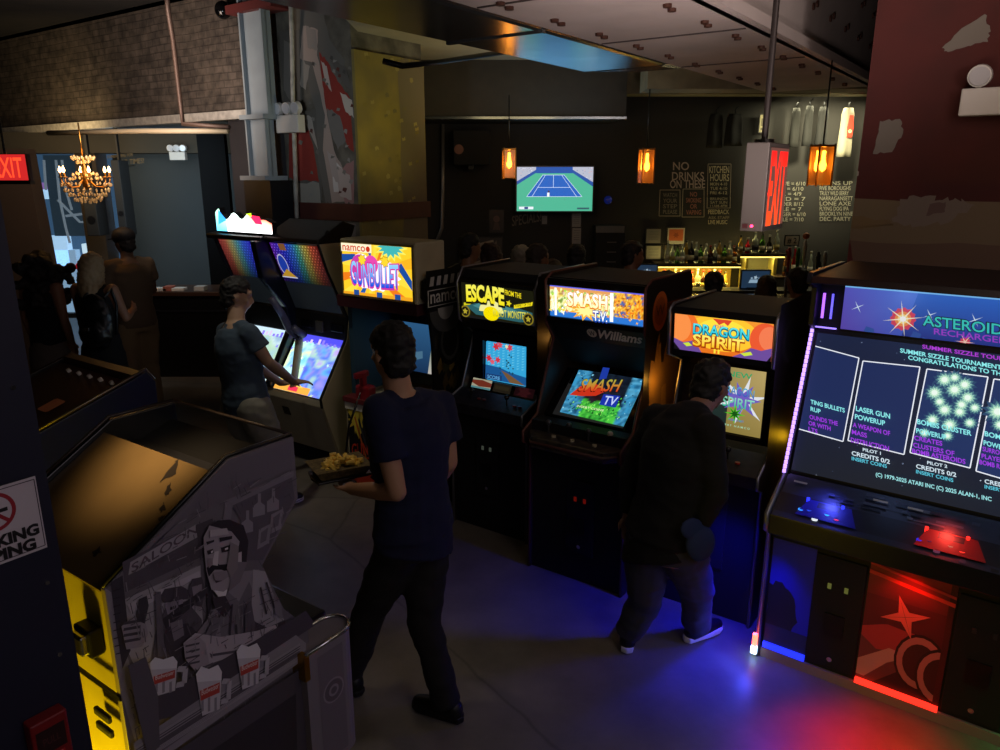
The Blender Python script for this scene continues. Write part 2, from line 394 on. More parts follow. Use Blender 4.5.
# plaster and red-paint layers left on the pier, seen as torn patches
pa = Art((-.93, -.002, 0), (.93, 0, 0), (0, 0, 4)).world(PL)
def P_(pts, col, n=5, amp=.004): pa.poly(jag([pa.P(*p) for p in pts], amp, n), col)
P_([(279, 30), (300, 30), (302, 110), (322, 110), (322, 200), (300, 200), (296, 160), (285, 120)], '#5a5751')
P_([(300, 10), (322, 10), (330, 40), (345, 60), (340, 90), (330, 120), (330, 150), (335, 200), (326, 204), (318, 160), (316, 110), (300, 60)], '#625f5a')
P_([(303, 26), (318, 30), (317, 55), (326, 92), (327, 115), (334, 150), (345, 172), (353, 200), (332, 203), (323, 150), (325, 115), (312, 62), (300, 58)], '#a39288')
P_([(319, 52), (328, 62), (338, 82), (350, 98), (354, 152), (344, 140), (334, 120), (326, 108), (322, 78)], '#8a2f26')
P_([(289, 132), (309, 130), (314, 150), (319, 182), (300, 181), (289, 178)], '#8a2f26')
P_([(289, 182), (319, 183), (321, 203), (290, 203)], '#8f8a80')
P_([(327, 108), (340, 116), (346, 140), (338, 150), (330, 130)], '#6f6c68')
P_([(331, 160), (342, 168), (345, 190), (334, 192)], '#c9c2bc')
P_([(336, 172), (354, 160), (354, 203), (345, 203)], '#9c7470')
P_([(290, 222), (356, 224), (356, 300), (290, 300)], '#77726d')
for pts, c in (([(300, 112), (312, 118), (318, 150), (308, 128)], '#9a948c'), ([(302, 60), (310, 66), (306, 90), (300, 84)], '#8c867e'), ([(340, 92), (352, 100), (354, 118), (346, 112)], '#b8b0a4'), ([(330, 60), (345, 66), (352, 90), (340, 80)], '#585550'), ([(284, 40), (292, 44), (290, 100), (284, 90)], '#74706a'), ([(335, 165), (350, 175), (352, 200), (340, 196)], '#b4a49c'), ([(321, 60), (327, 66), (332, 92), (326, 84)], '#b8aca4'), ([(327, 150), (336, 158), (340, 186), (332, 176)], '#a89c96'), ([(306, 26), (316, 30), (318, 50), (308, 48)], '#8e857e')): P_(pts, c, 4, .003)
for i in range(34): u_, v_ = random.uniform(296, 352), random.uniform(40, 200); P_([(u_, v_), (u_ + random.uniform(1, 4), v_ + 1), (u_ + 2, v_ + random.uniform(2, 6)), (u_ - 1, v_ + 3)], random.choice(['#8a8680', '#4a4642', '#7a7670', '#6a6660', '#5a3028']), 2, .001)
pb_ = Art((.0315, 0, 0), (0, .89, 0), (0, 0, 3.35)).world(PL)
pb_.poly(jag([(.62, 0), (1, 0), (1, 1), (.60, 1)], .012, 24), '#6b6048')
for i in range(40): x, y = random.random(), random.uniform(.55, 1); pb_.poly(jag([(x, y), (x + .05, y + .003), (x + .04, y + .012), (x - .01, y + .009)], .004, 2), random.choice(['#8c8048', '#766a34', '#6e6440', '#94884e']))
tag(pb_.build('wall_pier_stain', artmat('old_paint', 0, .85), None, 0), kind='structure').matrix_world = PL
tag(pa.build('wall_pier_paint', artmat('old_paint', 0, .85), None, 0), kind='structure').matrix_world = PL
# red pier on the right, behind the biggest machine
PR = frame_mx(2.0, 4.35, G1)
M_red = mat('dark_red_paint', '#4a1812', .85, noise_amt=.15, nscale=2.5, col2='#3f1510')
struct('wall_pier_red', MB().box(0, 4, 0, .7, 0, 4.0), M_red, PR)
pr = Art((0, -.002, 0), (4, 0, 0), (0, 0, 4)).world(PR)
def Q_(pts, col, n=5, amp=.0035): pr.poly(jag([pr.P(*p) for p in pts], amp, n), col)
Q_([(849, 198), (1040, 203), (1060, 330), (845, 330)], '#6c5e48')
Q_([(846, 240), (1040, 247), (1060, 330), (845, 330)], '#5d4a3c')
Q_([(900, 199), (925, 196), (940, 200), (955, 198), (975, 205), (950, 222), (920, 226), (893, 222)], '#70655a')
Q_([(930, 204), (946, 202), (945, 212), (926, 216)], '#5d4a44', amp=.001)
Q_([(848, 216), (890, 220), (893, 226), (850, 228)], '#6c5a3c')
Q_([(942, 48), (962, 28), (985, 14), (990, 28), (988, 42), (968, 46), (948, 52)], '#6e675e', amp=.0015)
Q_([(880, 121), (900, 119), (903, 133), (892, 152), (873, 154), (876, 140)], '#6e675e', amp=.0015)
Q_([(855, 168), (859, 172), (857, 178), (853, 176)], '#8d857c', amp=.001)
Q_([(845, 258), (850, 238), (853, 262), (848, 290)], '#4e1a16', amp=.001)
tag(pr.build('wall_pier_red_paint', artmat('old_paint'), None, 0), kind='structure').matrix_world = PR

# ------------------------------------------------------------------ overhead: beam, duct, soffits
GB = frame_mx(0, 0, 54.8)                    # x runs away along the beam, y to the left
M_beam = mat('beam_cladding', '#b3a7a1', .75, noise_amt=.12, nscale=3)
def gl(x, y, z=0): q = GB.inverted() @ V((x, y, z)); return q.x, q.y
yr = gl(.91, 3.72)[1]; yl = gl(-.24, 3.72)[1]
bm_ = MB().box(1.0, 7.8, yr, yl, 3.1, 3.12).box(1.0, 7.8, yr, yr + .02, 3.12, 4.0).box(1.0, 7.8, yl - .02, yl, 3.12, 4.0).box(1.0, 7.8, yr - .05, yr + .04, 3.1, 3.16)
struct('ceiling_beam', bm_, M_beam, GB)
bo = MB(); M_rust = mat('rusty_bolt', '#4b2d22', .7, .4)
for i in range(11):
    x = 2.6 + i * .48
    for yy in (yr + .16, yl - .17): bo.cyl((x, yy, 3.1), (x, yy, 3.085), .022, n=8).cyl((x + .1, yy + .02, 3.1), (x + .1, yy + .02, 3.085), .022, n=8)
    for zz in (3.38, 3.62): bo.cyl((x, yr, zz), (x, yr - .012, zz), .022, n=8).cyl((x + .09, yr, zz + .03), (x + .09, yr - .012, zz + .03), .022, n=8)
bolts = bo.build('bolts', M_rust); bolts.matrix_world = GB; tag(bolts, kind='structure'); bolts.name = 'trim_4'
sm_ = MB()
for x in (3.1, 4.35, 5.6): sm_.box(x, x + .012, yr + .05, yl - .02, 3.094, 3.1)
struct('trim_5', sm_, mat('seam_dark', '#3a3230', .9), GB)
# ventilation duct: galvanised, glossy, left of the beam
M_duct = mat('galvanised_steel', '#9aa0a2', .20, .92, noise_amt=.3, nscale=2.2, bump=.05)
yd = 3.03; yd1 = yl + .02
dt = thing('ventilation_duct', 'shiny galvanised ventilation duct running along the left of the white bolted beam', 'duct', (0, 0, 0), 54.8)
MB().box(1.0, 5.4, yd1, yd, 3.09, 3.6).build('duct_body', M_duct, dt, bevel=.03)
for x in (2.1, 3.75): MB().box(x, x + .03, yd1, yd + .01, 3.08, 3.62).build('duct_seam', M_duct, dt, bevel=.004)
MB().hull([(5.4, yd1, 3.09), (5.4, yd, 3.09), (5.4, yd, 3.6), (5.4, yd1, 3.6)], [(5.8, yd1, 3.11), (5.8, yd - .3, 3.11), (5.8, yd - .3, 3.5), (5.8, yd1, 3.5)]).build('duct_end', M_duct, dt, bevel=.05)
# pale ceiling panels over the bar, and the boxed soffit in front of the bar wall
M_pan = mat('cream_ceiling_board', '#a39b80', .8, noise_amt=.15, nscale=2)
struct('ceiling_panel', MB().box(-1.2, 2.6, 6.2, 8.5, 3.50, 3.54), M_pan)
struct('wall_soffit', MB().box(-1.6, 1.35, 8.5, 9.7, 2.93, 4.0), mat('soffit_brown', '#2c261c', .7, noise_amt=.2))
sf = MB().box(-1.6, 1.35, 8.45, 8.6, 2.905, 2.93)
struct('trim_6', sf, M_duct)
M_wood = mat('pale_painted_timber', '#7c7358', .7, noise_amt=.25, nscale=6)
struct('ceiling_crossbeam', MB().box(1.4, 6, 7.6, 8.0, 3.12, 3.35).box(1.4, 6, 8.9, 9.2, 3.2, 3.45), M_wood)
struct('ceiling_panel_right', MB().box(1.4, 6, 8.0, 9.7, 3.45, 3.5), M_wood)
# pipes
def pipe(name, label, pts, r, m, cat='pipe', group=None):
    base = V(pts[0]); mb = MB().tube([V(p) - base for p in pts], r, 10)
    o = mb.build(name, m); o.location = base; return tag(o, label, cat, group)
p1 = at(165, 0, 6.9); p2 = at(183, 124, 7.55)
pipe('conduit', 'thin brown conduit hanging down over the brick wall', [at(165, -30, 6.9), at(168, 10, 7.0), at(173, 40, 7.2), at(180, 100, 7.5), at(183, 124, 7.5), at(229, 127, 7.2)], .022, mat('brown_pipe', '#4d3c34', .5, .4))
pipe('conduit', 'white conduit running down the concrete pier beside the emergency light', [at(290, -20, 7.05), at(292, 40, 7.12), at(293, 100, 7.14), at(297, 218, 7.16)], .02, M_whitetrim)
pipe('conduit', 'grey conduit on the bar wall left of the hanging speaker', [at(443, 124, 9.6), at(443, 190, 9.6), at(442, 228, 9.6), at(436, 243, 9.6)], .02, mat('grey_pipe', '#8a8480', .4, .5))
pipe('sprinkler_pipe', 'black sprinkler pipe under the cream ceiling boards beside the pier', [at(383, 61, 6.0), at(402, 66, 6.0), at(440, 62, 6.6), at(505, 52, 7.4)], .022, DARKMET)
# white lower pipe under the lintel
pipe('conduit', 'cream pipe slung under the lintel above the chandelier', [at(48, 133, 8.0), at(140, 131, 7.7), at(228, 131, 7.3)], .025, mat('cream_pipe', '#a89a80', .5))

# steel column left of the pier
t = thing('steel_column', 'pale grey painted steel channel column beside the concrete pier', 'column', PL @ V((0, 0, 0)), G1)
M_steel = mat('pale_steel_paint', '#8c979e', .5, noise_amt=.1, nscale=5)
x0, z1 = plp(241, 12, -.2); x1 = plp(270, 18, -.2)[0]; zm = plp(250, 118, -.2)[1]; x2 = plp(274, 118, -.2)[0]; zl = plp(262, 178, -.2)[1]
xa = plp(249, 130, -.2)[0]; xb = plp(274, 130, -.2)[0] - .07; x1 -= .07; MB().box(x0, x1, -.2, -.185, zm, 4.0).box(x0, x0 + .02, -.24, -.14, zm, 4.0).box(x1 - .02, x1, -.24, -.14, zm, 4.0).build('upper_channel', M_steel, t)
MB().box(xa, xb, -.2, -.185, zl, zm).box(xa, xa + .02, -.24, -.14, zl, zm).box(xb - .02, xb, -.24, -.14, zl, zm).build('lower_channel', M_steel, t)
MB().box(x0 - .02, xb + .06, -.3, -.04, zm - .02, zm + .02).build('splice_plate', M_steel, t)
MB().box(xa - .06, xb + .02, -.3, -.04, zl - .02, zl + .02).build('base_plate', M_steel, t)
MB().box(xa - .04, xb + .06, -.28, -.03, 0, zl - .02).build('plinth', mat('black_post', '#0c0d14', .5), t)
MB().box(plp(230, 0, -.2)[0], plp(276, 0, -.2)[0], -.26, -.04, plp(250, 12, -.2)[1], plp(250, 3, -.2)[1]).build('red_lead_band', mat('red_lead', '#5a1f1d', .6), t)

# ------------------------------------------------------------------ back-left room beyond the brick lintel
BY = 10.6
M_bl = mat('slate_blue_wall', '#3c464c', .8, noise_amt=.1, nscale=1)
M_ol = mat('olive_grey_wall', '#3b352a', .8, noise_amt=.15, nscale=1.2)
w0 = at(120, 155, BY); w1 = at(236, 155, BY)
struct('wall_far_left', MB().box(w0.x, -2.3, BY, BY + .2, 0, at(120, 153, BY).z), M_bl)
struct('wall_far_upper', MB().box(-9, -2.3, BY - .5, BY + .2, at(100, 153, BY - .5).z, at(10, 132, BY - .5).z), M_ol)
pL0 = at(-20, 200, 8.4); pL1 = at(34, 200, 8.4)
struct('wall_far_panel', MB().hull([(pL0.x - 1, 8.4, 0), (pL1.x + .08, 8.4, 0), (pL1.x + .08, 8.6, 0), (pL0.x - 1, 8.6, 0)], [(pL0.x - 1, 8.4, 2.6), (pL1.x - .02, 8.4, 2.6), (pL1.x - .02, 8.6, 2.6), (pL0.x - 1, 8.6, 2.6)]), mat('umber_wall', '#4a3a2c', .8))
struct('wall_far_post', MB().box(at(92, 200, BY).x, at(112, 200, BY).x, BY - .3, BY, 0, 2.6), mat('brown_post', '#3f3328', .7))
struct('ceiling_left', MB().box(-8, -.93, .3, 5, zb + .06, zb + .1), M_ol, PL)
# black slab standing in for the dark opening right of the blue wall
q0 = at(196, 134, 9.4); q1 = at(230, 205, 9.4)
struct('dark_opening', MB().box(q0.x, q1.x, 9.4, 9.5, 0, q0.z), mat('opening_black', '#020203', .9, spec=.1))
# window onto the street
wx0 = at(36, 200, BY).x; wx1 = at(122, 200, BY).x; wzb = at(60, 318, BY).z; wzt = at(60, 155, BY).z
fr = MB()
for x in (wx0, wx1 - .06): fr.box(x, x + .06, BY, BY + .08, wzb, wzt)
fr.box(wx0, wx1, BY, BY + .08, wzb, wzb + .06); tag(fr.build('window_1', BLK_MATTE), kind='structure')
gl_ = MB().box(wx0, wx1, BY + .03, BY + .04, wzb, wzt).build('window_2', mat('window_glass', '#ffffff', .02, trans=1.0)); tag(gl_, kind='structure')
# street outside: pale blue billboard wall, dark scaffold frame with conduits, red awning
SY = 13  # daylight on the street things is put into their materials as emission
def bxat(mb, u0, v0, u1, v1, Y, d): a = at(u0, v1, Y); b = at(u1, v0, Y); mb.box(a.x, b.x, Y, Y + d, a.z, b.z); return mb
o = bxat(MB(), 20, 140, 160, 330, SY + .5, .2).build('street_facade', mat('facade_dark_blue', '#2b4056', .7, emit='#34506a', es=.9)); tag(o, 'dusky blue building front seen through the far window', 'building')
o = bxat(MB(), 44, 236, 66, 272, SY, .15).build('billboard', mat('billboard_lit', '#a8c8e8', .5, emit='#a5cdee', es=1.0)); tag(o, 'pale blue lit panel in the street left of the scaffold', 'billboard')
o = bxat(MB(), 37, 184, 54, 199, SY, .15).build('street_sign', mat('street_sign_lit', '#b0d0f0', .5, emit='#a8d2f2', es=1.0)); tag(o, 'small bright sign high in the far window', 'sign')
a_ = at(39, 188, SY); MB().box(a_.x, at(50, 188, SY).x, SY - .03, SY, a_.z - .02, a_.z + .09).build('sign_band', mat('sign_purple', '#8c5aa0', .5, emit='#8a6ab0', es=.8), None).parent = None
sb = bpy.data.objects['sign_band']; sg = bpy.data.objects['street_sign']; sb.parent = sg
o = bxat(MB(), 84, 244, 96, 262, SY, .15).build('billboard', mat('billboard_white', '#c8dcf0', .5, emit='#c4e4f4', es=1.0)); tag(o, 'small white lit panel right of the red awning outside', 'billboard')
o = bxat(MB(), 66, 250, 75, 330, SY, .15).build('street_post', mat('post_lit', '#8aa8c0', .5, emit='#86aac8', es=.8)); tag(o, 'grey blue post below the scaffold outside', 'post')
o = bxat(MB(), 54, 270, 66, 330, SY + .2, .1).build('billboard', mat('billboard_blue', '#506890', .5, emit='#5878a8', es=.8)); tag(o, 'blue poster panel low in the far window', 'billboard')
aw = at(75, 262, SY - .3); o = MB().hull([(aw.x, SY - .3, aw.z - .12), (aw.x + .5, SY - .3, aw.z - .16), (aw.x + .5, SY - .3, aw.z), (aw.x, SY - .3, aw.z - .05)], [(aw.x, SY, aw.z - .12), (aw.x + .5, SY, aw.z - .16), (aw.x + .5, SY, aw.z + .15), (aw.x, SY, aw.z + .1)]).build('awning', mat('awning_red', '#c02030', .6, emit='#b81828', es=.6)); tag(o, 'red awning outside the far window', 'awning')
sc_ = MB()
bxat(sc_, 55, 155, 82, 236, SY - .1, .05)
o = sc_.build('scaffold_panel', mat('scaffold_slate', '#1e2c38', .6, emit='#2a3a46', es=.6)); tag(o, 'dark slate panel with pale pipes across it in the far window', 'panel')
pp = MB()
for pts in ([(56, 160), (60, 200), (66, 228), (70, 243)], [(62, 160), (66, 190), (72, 210)], [(58, 200), (80, 222), (84, 222)], [(66, 216), (82, 214)], [(44, 160), (46, 190)]): pp.tube([at(u, v, SY - .16) for u, v in pts], .02, 6)
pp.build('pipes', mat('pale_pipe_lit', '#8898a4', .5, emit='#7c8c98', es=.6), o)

# ------------------------------------------------------------------ lights
lamp('daylight_spill', 'AREA', (-5.0, 12.3, 2.2), 30, '#9cc8f0', size=1.4, tgt=(-4.6, 9, 1.2))
lamp('blue_wall_fill', 'AREA', (-3.9, 8.9, 2.3), 26, '#a8c0cc', size=1.2, tgt=(-4.1, 10.6, 1.7))  # added lamp to brighten the slate wall, facing away from view
# ================================================================== machines
T_TRIM = mat('silver_trim', '#8c8c92', .35, .7); ORTRIM = mat('orange_trim', '#5a2c22', .5)
def edge_strip(t, prof, x, r, m, name='edge_trim'):
    MB().tube([(x, y, z) for y, z in prof], r, 6).build(name, m, t)
def coin_door(t, x0, x1, z0, z1, y, lit='#ffb030', es=2.0):
    d = MB().box(x0, x1, y - .012, y, z0, z1).build('coin_door', BLK_MATTE, t, bevel=.003)
    w = (x1 - x0)
    for k, xx in enumerate((x0 + w * .28, x0 + w * .62)):
        c = MB().box(xx, xx + .016, y - .018, y - .012, z0 + (z1 - z0) * .72, z0 + (z1 - z0) * .72 + .026).build('coin_slot', mat('coin_reject_%s' % lit, '#201008', .4, emit=lit, es=es if k else es * .25), d)
    MB().cyl((x0 + w * .5, y - .012, z0 + .05), (x0 + w * .5, y - .02, z0 + .05), .012).build('lock', CHROME, d)
    MB().box(x0 + w * .3, x0 + w * .7, y - .018, y - .012, z0 + (z1 - z0) * .3, z0 + (z1 - z0) * .5).build('coin_return', DARKMET, d)
    return d
def joystick(t, x, y, z, col='#1a1a1c'):
    s = MB().cyl((x, y, z), (x, y, z + .055), .005).ball((x, y, z + .065), .017, 8).build('joystick', mat('stick_' + col, col, .3), t); return s
def button(t, x, y, z, col, e=0): return MB().cyl((x, y, z), (x, y, z + .009), .013, n=12).build('button', mat('button_%s_%s' % (col, e), col, .35, emit=col if e else None, es=e), t)

# ---------------------------------------------------------------- A: big four-player machine on the right
AF = (1.29, 3.25, -37.6); AM = frame_mx(*AF); AW = 1.75
A = thing('arcade_cabinet', 'large wide arcade cabinet with a blue space marquee and glowing violet light strip', 'arcade cabinet', (AF[0], AF[1], 0), AF[2], 'arcade cabinets in the row')
sp = [(.03, 0), (.03, .68), (-.03, .72), (-.03, .80), (.20, .93), (.42, 1.60), (.36, 1.64), (.36, 1.82), (.26, 1.85), (.27, 1.90), (.85, 1.90), (.95, 1.7), (.95, 0)]
M_aside = mat('dark_blue_side', '#101426', .4)
MB().prx(sp, -.035, -.01).build('side_panel', M_aside, A, bevel=.003)
MB().prx(sp, AW + .01, AW + .035).build('side_panel', M_aside, A, bevel=.003)
edge_strip(A, sp[:4] + [sp[4]], -.022, .013, T_TRIM); edge_strip(A, [(.05, .012), (.05, .012)], 0, .001, T_TRIM) if 0 else None
MB().box(-.01, AW + .01, .035, .05, 0, .05).build('kick_strip', mat('scuffed_kick', '#8a7672', .5), A)
M_ab = mat('machine_black', '#07070b', .7)
MB().prx([(.05, .02), (.05, .70), (.95, .70), (.95, .02)], -.01, AW + .01).build('base_box', M_ab, A)
def deck_tex(): return mat('console_navy_print', '#1a2238', .35, noise_amt=.6, nscale=24, col2='#2d3a56')
MB().prx([(-.03, .70), (-.03, .80), (.20, .93), (.20, .70)], -.01, AW + .01).build('control_panel', mat('console_black', '#0c0f18', .3), A, bevel=.004)
dk = Art((0, -.031, .8005), (AW, 0, 0), V((0, .231, .13)), .0002).world(AM)
dk.rect(0, 0, 1, 1, '#10141f'); dk.rect(0, .55, 1, 1, '#26304a'); dk.rect(0, 0, 1, .12, '#1d2740')
for i in range(46):
    x = random.random(); y = random.choice([.02, .6, .68, .8, .88]); dk.rect(x, y, x + random.uniform(.01, .06), y + random.uniform(.02, .08), random.choice(['#34405e', '#1a2136', '#4a5674', '#0c1018']))
for k, (x, col) in enumerate(((.055, '#14188a'), (.335, '#8a1a14'), (.615, '#0c5a28'), (.88, '#6a5c18'))):
    dk.poly([(x, .12), (x + .15, .12), (x + .125, .5), (x + .02, .5)], col); dk.rect(x + .045, .36, x + .10, .48, '#14161e')
for x in (.02, .22, .3, .5, .58, .78): dk.rect(x, .8, x + .035, .84, '#9aa2b0')
dk.build('deck_overlay', artmat('printed_gloss', 0, .3), A, 0)
lit = [('#2a34ff', .045, .19), ('#ff2a20', .325, .47), ('#20d060', .61, .75)]
for (col, a, b), bc in zip(lit, (['#3aa0ff', '#2050c0', '#e8f4ff', '#40c8ff', '#ff3050'], ['#2028e0', '#301040', '#603048', '#806a58', '#ff4030'], ['#3aa0ff'] * 5)):
    for j, (dx, dy) in enumerate(((.02, .24), (.04, .27), (.06, .12), (.085, .27), (.11, .22))):
        x = (a + dx) * AW; y = -.03 + .23 * dy; z = .80 + .13 * dy; button(A, x, y, z, bc[j], .9)
    for dx in (.028, .115):
        x = (a + dx) * AW; y = -.03 + .23 * .46; z = .80 + .13 * .46
        MB().cyl((x, y, z), (x, y, z + .022), .007, n=8).build('post_light', mat('post_' + col, col, .4, emit=col, es=2.0), A)
# screen, tilted back
so = V((.0, .215, .945)); su = V((AW, 0, 0)); sw = V((0, .207, .648))
MB().slab([so + V((-.01, .006, -.02)), so + su + V((.01, .006, -.02)), so + su + sw + V((.01, .006, .02)), so + sw + V((-.01, .006, .02))], -.05).build('screen_bezel', M_ab, A)
S = Art(so, su, sw, .00025).world(AM)
S.grad(0, 0, 1, 1, '#141b2a', '#15203e')
for i in range(130): x, y = random.random(), random.random(); r = random.uniform(.0009, .0022); S.disc(x, y, r, random.choice(['#c8d4e8', '#8090b0', '#5a6a8a']), 5, nl=False)
def box4(px, fill):
    S.poly(px, fill, px=True); S.loop(px, .007, '#f0f4ff', px=True)
box4([(778, 336), (859, 358), (843, 441.5), (757, 417)], '#1a2a58')
box4([(863, 361), (920, 367), (904, 454.5), (848, 440.5)], '#1a2a58')
box4([(927, 369), (988, 377), (970, 468), (910, 452.5)], '#1c3060')
box4([(994, 379), (1060, 388), (1040, 490), (976, 471)], '#1c3060')
bombs = []
for (u, v, r) in ((945, 380, 9), (965, 385, 9), (935, 393, 9), (955, 390, 10), (968, 398, 9), (945, 410, 9), (960, 412, 8), (933, 420, 8), (950, 425, 9), (970, 423, 7), (940, 402, 7), (962, 405, 8), (925, 433, 6), (955, 378, 7), (975, 408, 7), (948, 436, 6), (998, 412, 12), (1000, 425, 8)):
    x, y = S.P(u, v); rr = abs(S.P(u + r, v)[0] - x) * 1.12
    bombs.append((x, y, rr))
for k_, c_ in ((1.3, '#28466a'), (1.0, '#4c7a88'), (.78, '#8fc4b4'), (.55, '#c8f0d0')):
    for x, y, rr in bombs: S.star(x, y, rr * k_, rr * k_ * .68, 12, c_, random.random())
for x, y, rr in bombs: S.disc(x, y, rr * .3, '#f0fff4', 12)
for s_, u0, v0, u1, v1, h, col in (
    ('SUMMER SIZZLE TOURNAMENT', 923, 351, 1040, 369, 5.5, '#b03ad8'), ('SUMMER SIZZLE TOURNAMENT IS COMPLETE!', 901, 355, 1052, 381, 6, '#8ff2f4'), ('CONGRATULATIONS TO THE WINNERS!', 909, 362, 1044, 386, 6, '#8ff2f4'),
    ('LASER GUN', 857, 413, 891, 421, 7, '#8ff2f4'), ('POWERUP', 856, 421, 886, 428, 7, '#8ff2f4'), ('A WEAPON OF', 854, 429, 891, 438, 6.5, '#a03ae8'), ('MASS', 853, 436, 868, 440, 6.5, '#a03ae8'), ('DISTRUCTION', 852, 444, 890, 453, 6.5, '#a03ae8'),
    ('BOMBS CLUSTER', 918, 426, 972, 438, 7, '#8ff2f4'), ('POWERUP', 917, 435, 947, 442, 7, '#8ff2f4'), ('CREATES', 915, 442, 943, 448, 6.5, '#a03ae8'), ('CLUSTERS OF', 914, 449, 955, 458, 6.5, '#a03ae8'), ('BOMB ASTEROIDS', 913, 455, 966, 466, 6.5, '#a03ae8'),
    ('TING BULLETS', 812, 406, 846, 415, 6, '#8ff2f4'), ('RUP', 812, 413, 822, 416, 6, '#8ff2f4'), ('OUNDS THE', 811, 421, 839, 428, 6, '#a03ae8'), ('OR WITH', 810, 427, 832, 433, 6, '#a03ae8'), ('LTS', 810, 433, 819, 436, 6, '#a03ae8'),
    ('BOMB', 985, 438, 1006, 443, 7, '#8ff2f4'), ('POWERUP', 984, 447, 1014, 455, 7, '#8ff2f4'), ('SURROUND', 983, 453, 1012, 460, 6.5, '#a03ae8'), ('PLAYER', 982, 460, 1004, 465, 6.5, '#a03ae8'), ('BOMB RING', 980, 466, 1010, 473, 6.5, '#a03ae8'),
    ('PILOT 1', 864, 453, 882, 457, 4.5, '#d8ecf8'), ('CREDITS 0/2', 853, 457, 891, 466, 6, '#d8ecf8'), ('INSERT COINS', 853, 462, 888, 470, 5, '#58c8e0'),
    ('PILOT 2', 928, 466, 948, 470, 4.5, '#d8ecf8'), ('CREDITS 0/2', 917, 470, 957, 479, 6, '#d8ecf8'), ('INSERT COINS', 917, 475, 954, 484, 5, '#58c8e0'),
    ('CREDITS 0/2', 985, 485, 1026, 494, 6, '#d8ecf8'), ('INSERT COINS', 985, 490, 1022, 498, 5, '#58c8e0'),
    ('(C) 1979-2025 ATARI INC (C) 2025 ALAN-1, INC', 877, 478, 992, 503, 5.5, '#9fe8ec')):
    S.text(s_, u0, v0 - 2, u1, h * .70, col, y1=v1 - 2, px=True, bold=.022)
S.build('screen', artmat('screen_space', .95), A, .003)
# marquee
mo = V((.10, .42, 1.625)); mu_ = V((AW - .2, 0, 0)); mw = V((0, 0, .215))
MB().box(-.01, AW + .01, .43, .95, 1.60, 1.84).build('marquee_box', M_ab, A)
Mq = Art(mo, mu_, mw).world(AM)
Mq.grad(0, 0, 1, 1, '#20348c', '#2f6ad0'); Mq.poly([(0, 0), (.17, 0), (.2, 1), (0, 1)], ['#5a46b0', '#4058c0', '#4a78dc', '#5a5ac8'])
Mq.rect(0, .93, 1, 1.0, '#7ec4ff')
def mp(u, v): return Mq.P(u, v)
x, y = mp(903, 319); Mq.star(x, y, .035, .03, 12, '#d84460'); Mq.disc(x, y, .022, '#f09050'); Mq.disc(x, y, .014, '#ffe080'); Mq.star(x, y, .055, .006, 8, '#fff4d8', .2); Mq.disc(x, y, .008, '#ffffff')
x, y = mp(965, 342); Mq.star(x, y, .015, .011, 10, '#d84460'); Mq.star(x, y, .025, .003, 6, '#ffd0c0')
for (u, v) in ((858, 307), (975, 320), (930, 315)): x, y = mp(u, v); Mq.star(x, y, .02, .002, 4, '#d8ecff', .5)
for (u, v) in ((868, 330), (915, 335), (925, 341)): x, y = mp(u, v); Mq.poly(jag([(x - .012, y - .05), (x + .012, y - .08), (x + .016, y + .04), (x - .006, y + .08)], .004, 2), '#2a50a0')
Mq.text('ASTEROIDS', 922, 325, 1012, 11, '#0e2440', y1=336, px=True, bold=.06); Mq.text('ASTEROIDS', 923, 325, 1012, 10, '#38d0c8', y1=336, px=True)
Mq.text('RECHARGED', 934, 334, 1008, 6, '#a040d0', y1=344, px=True)
Mq.build('marquee', artmat('marquee_space', .75), A)
MB().prx([(.24, 1.855), (.26, 1.885), (.95, 1.895), (.95, 1.85), (.44, 1.845)], -.01, AW + .01).build('hood', mat('hood_maroon', '#0e0507', .5), A, bevel=.004)
# light strips, and glowing bars drawn for reflections
ls = MB()
for i in range(34):
    t_ = (i + .5) / 34; y = .19 + .235 * t_ - .012; z = .935 + .70 * t_; ls.box(-.03, -.016, y - .006, y + .004, z - .0085, z + .0085)
ls.build('light_strip', mat('led_violet_white', '#ffffff', .5, emit='#a880ff', es=2.2), A)
MB().box(.01, .02, .40, .41, 1.67, 1.79).build('glow_bar', mat('reflection_purple', '#ffffff', .5, emit='#a050ff', es=1.8), A)  # emissive bar standing in for a reflection
MB().box(.05, .058, .40, .41, 1.67, 1.79).build('glow_bar', mat('reflection_blue', '#ffffff', .5, emit='#5040f0', es=1.4), A)  # second reflection, also drawn as a glowing bar
MB().box(-.01, .085, .40, .41, 1.622, 1.628).build('glow_bar', mat('led_lilac', '#ffffff', .5, emit='#9070ff', es=1.6), A)
MB().box(.10, AW - .1, .40, .415, 1.838, 1.85).build('glow_bar', mat('led_sky', '#fff', .5, emit='#6ab8ff', es=1.5), A)
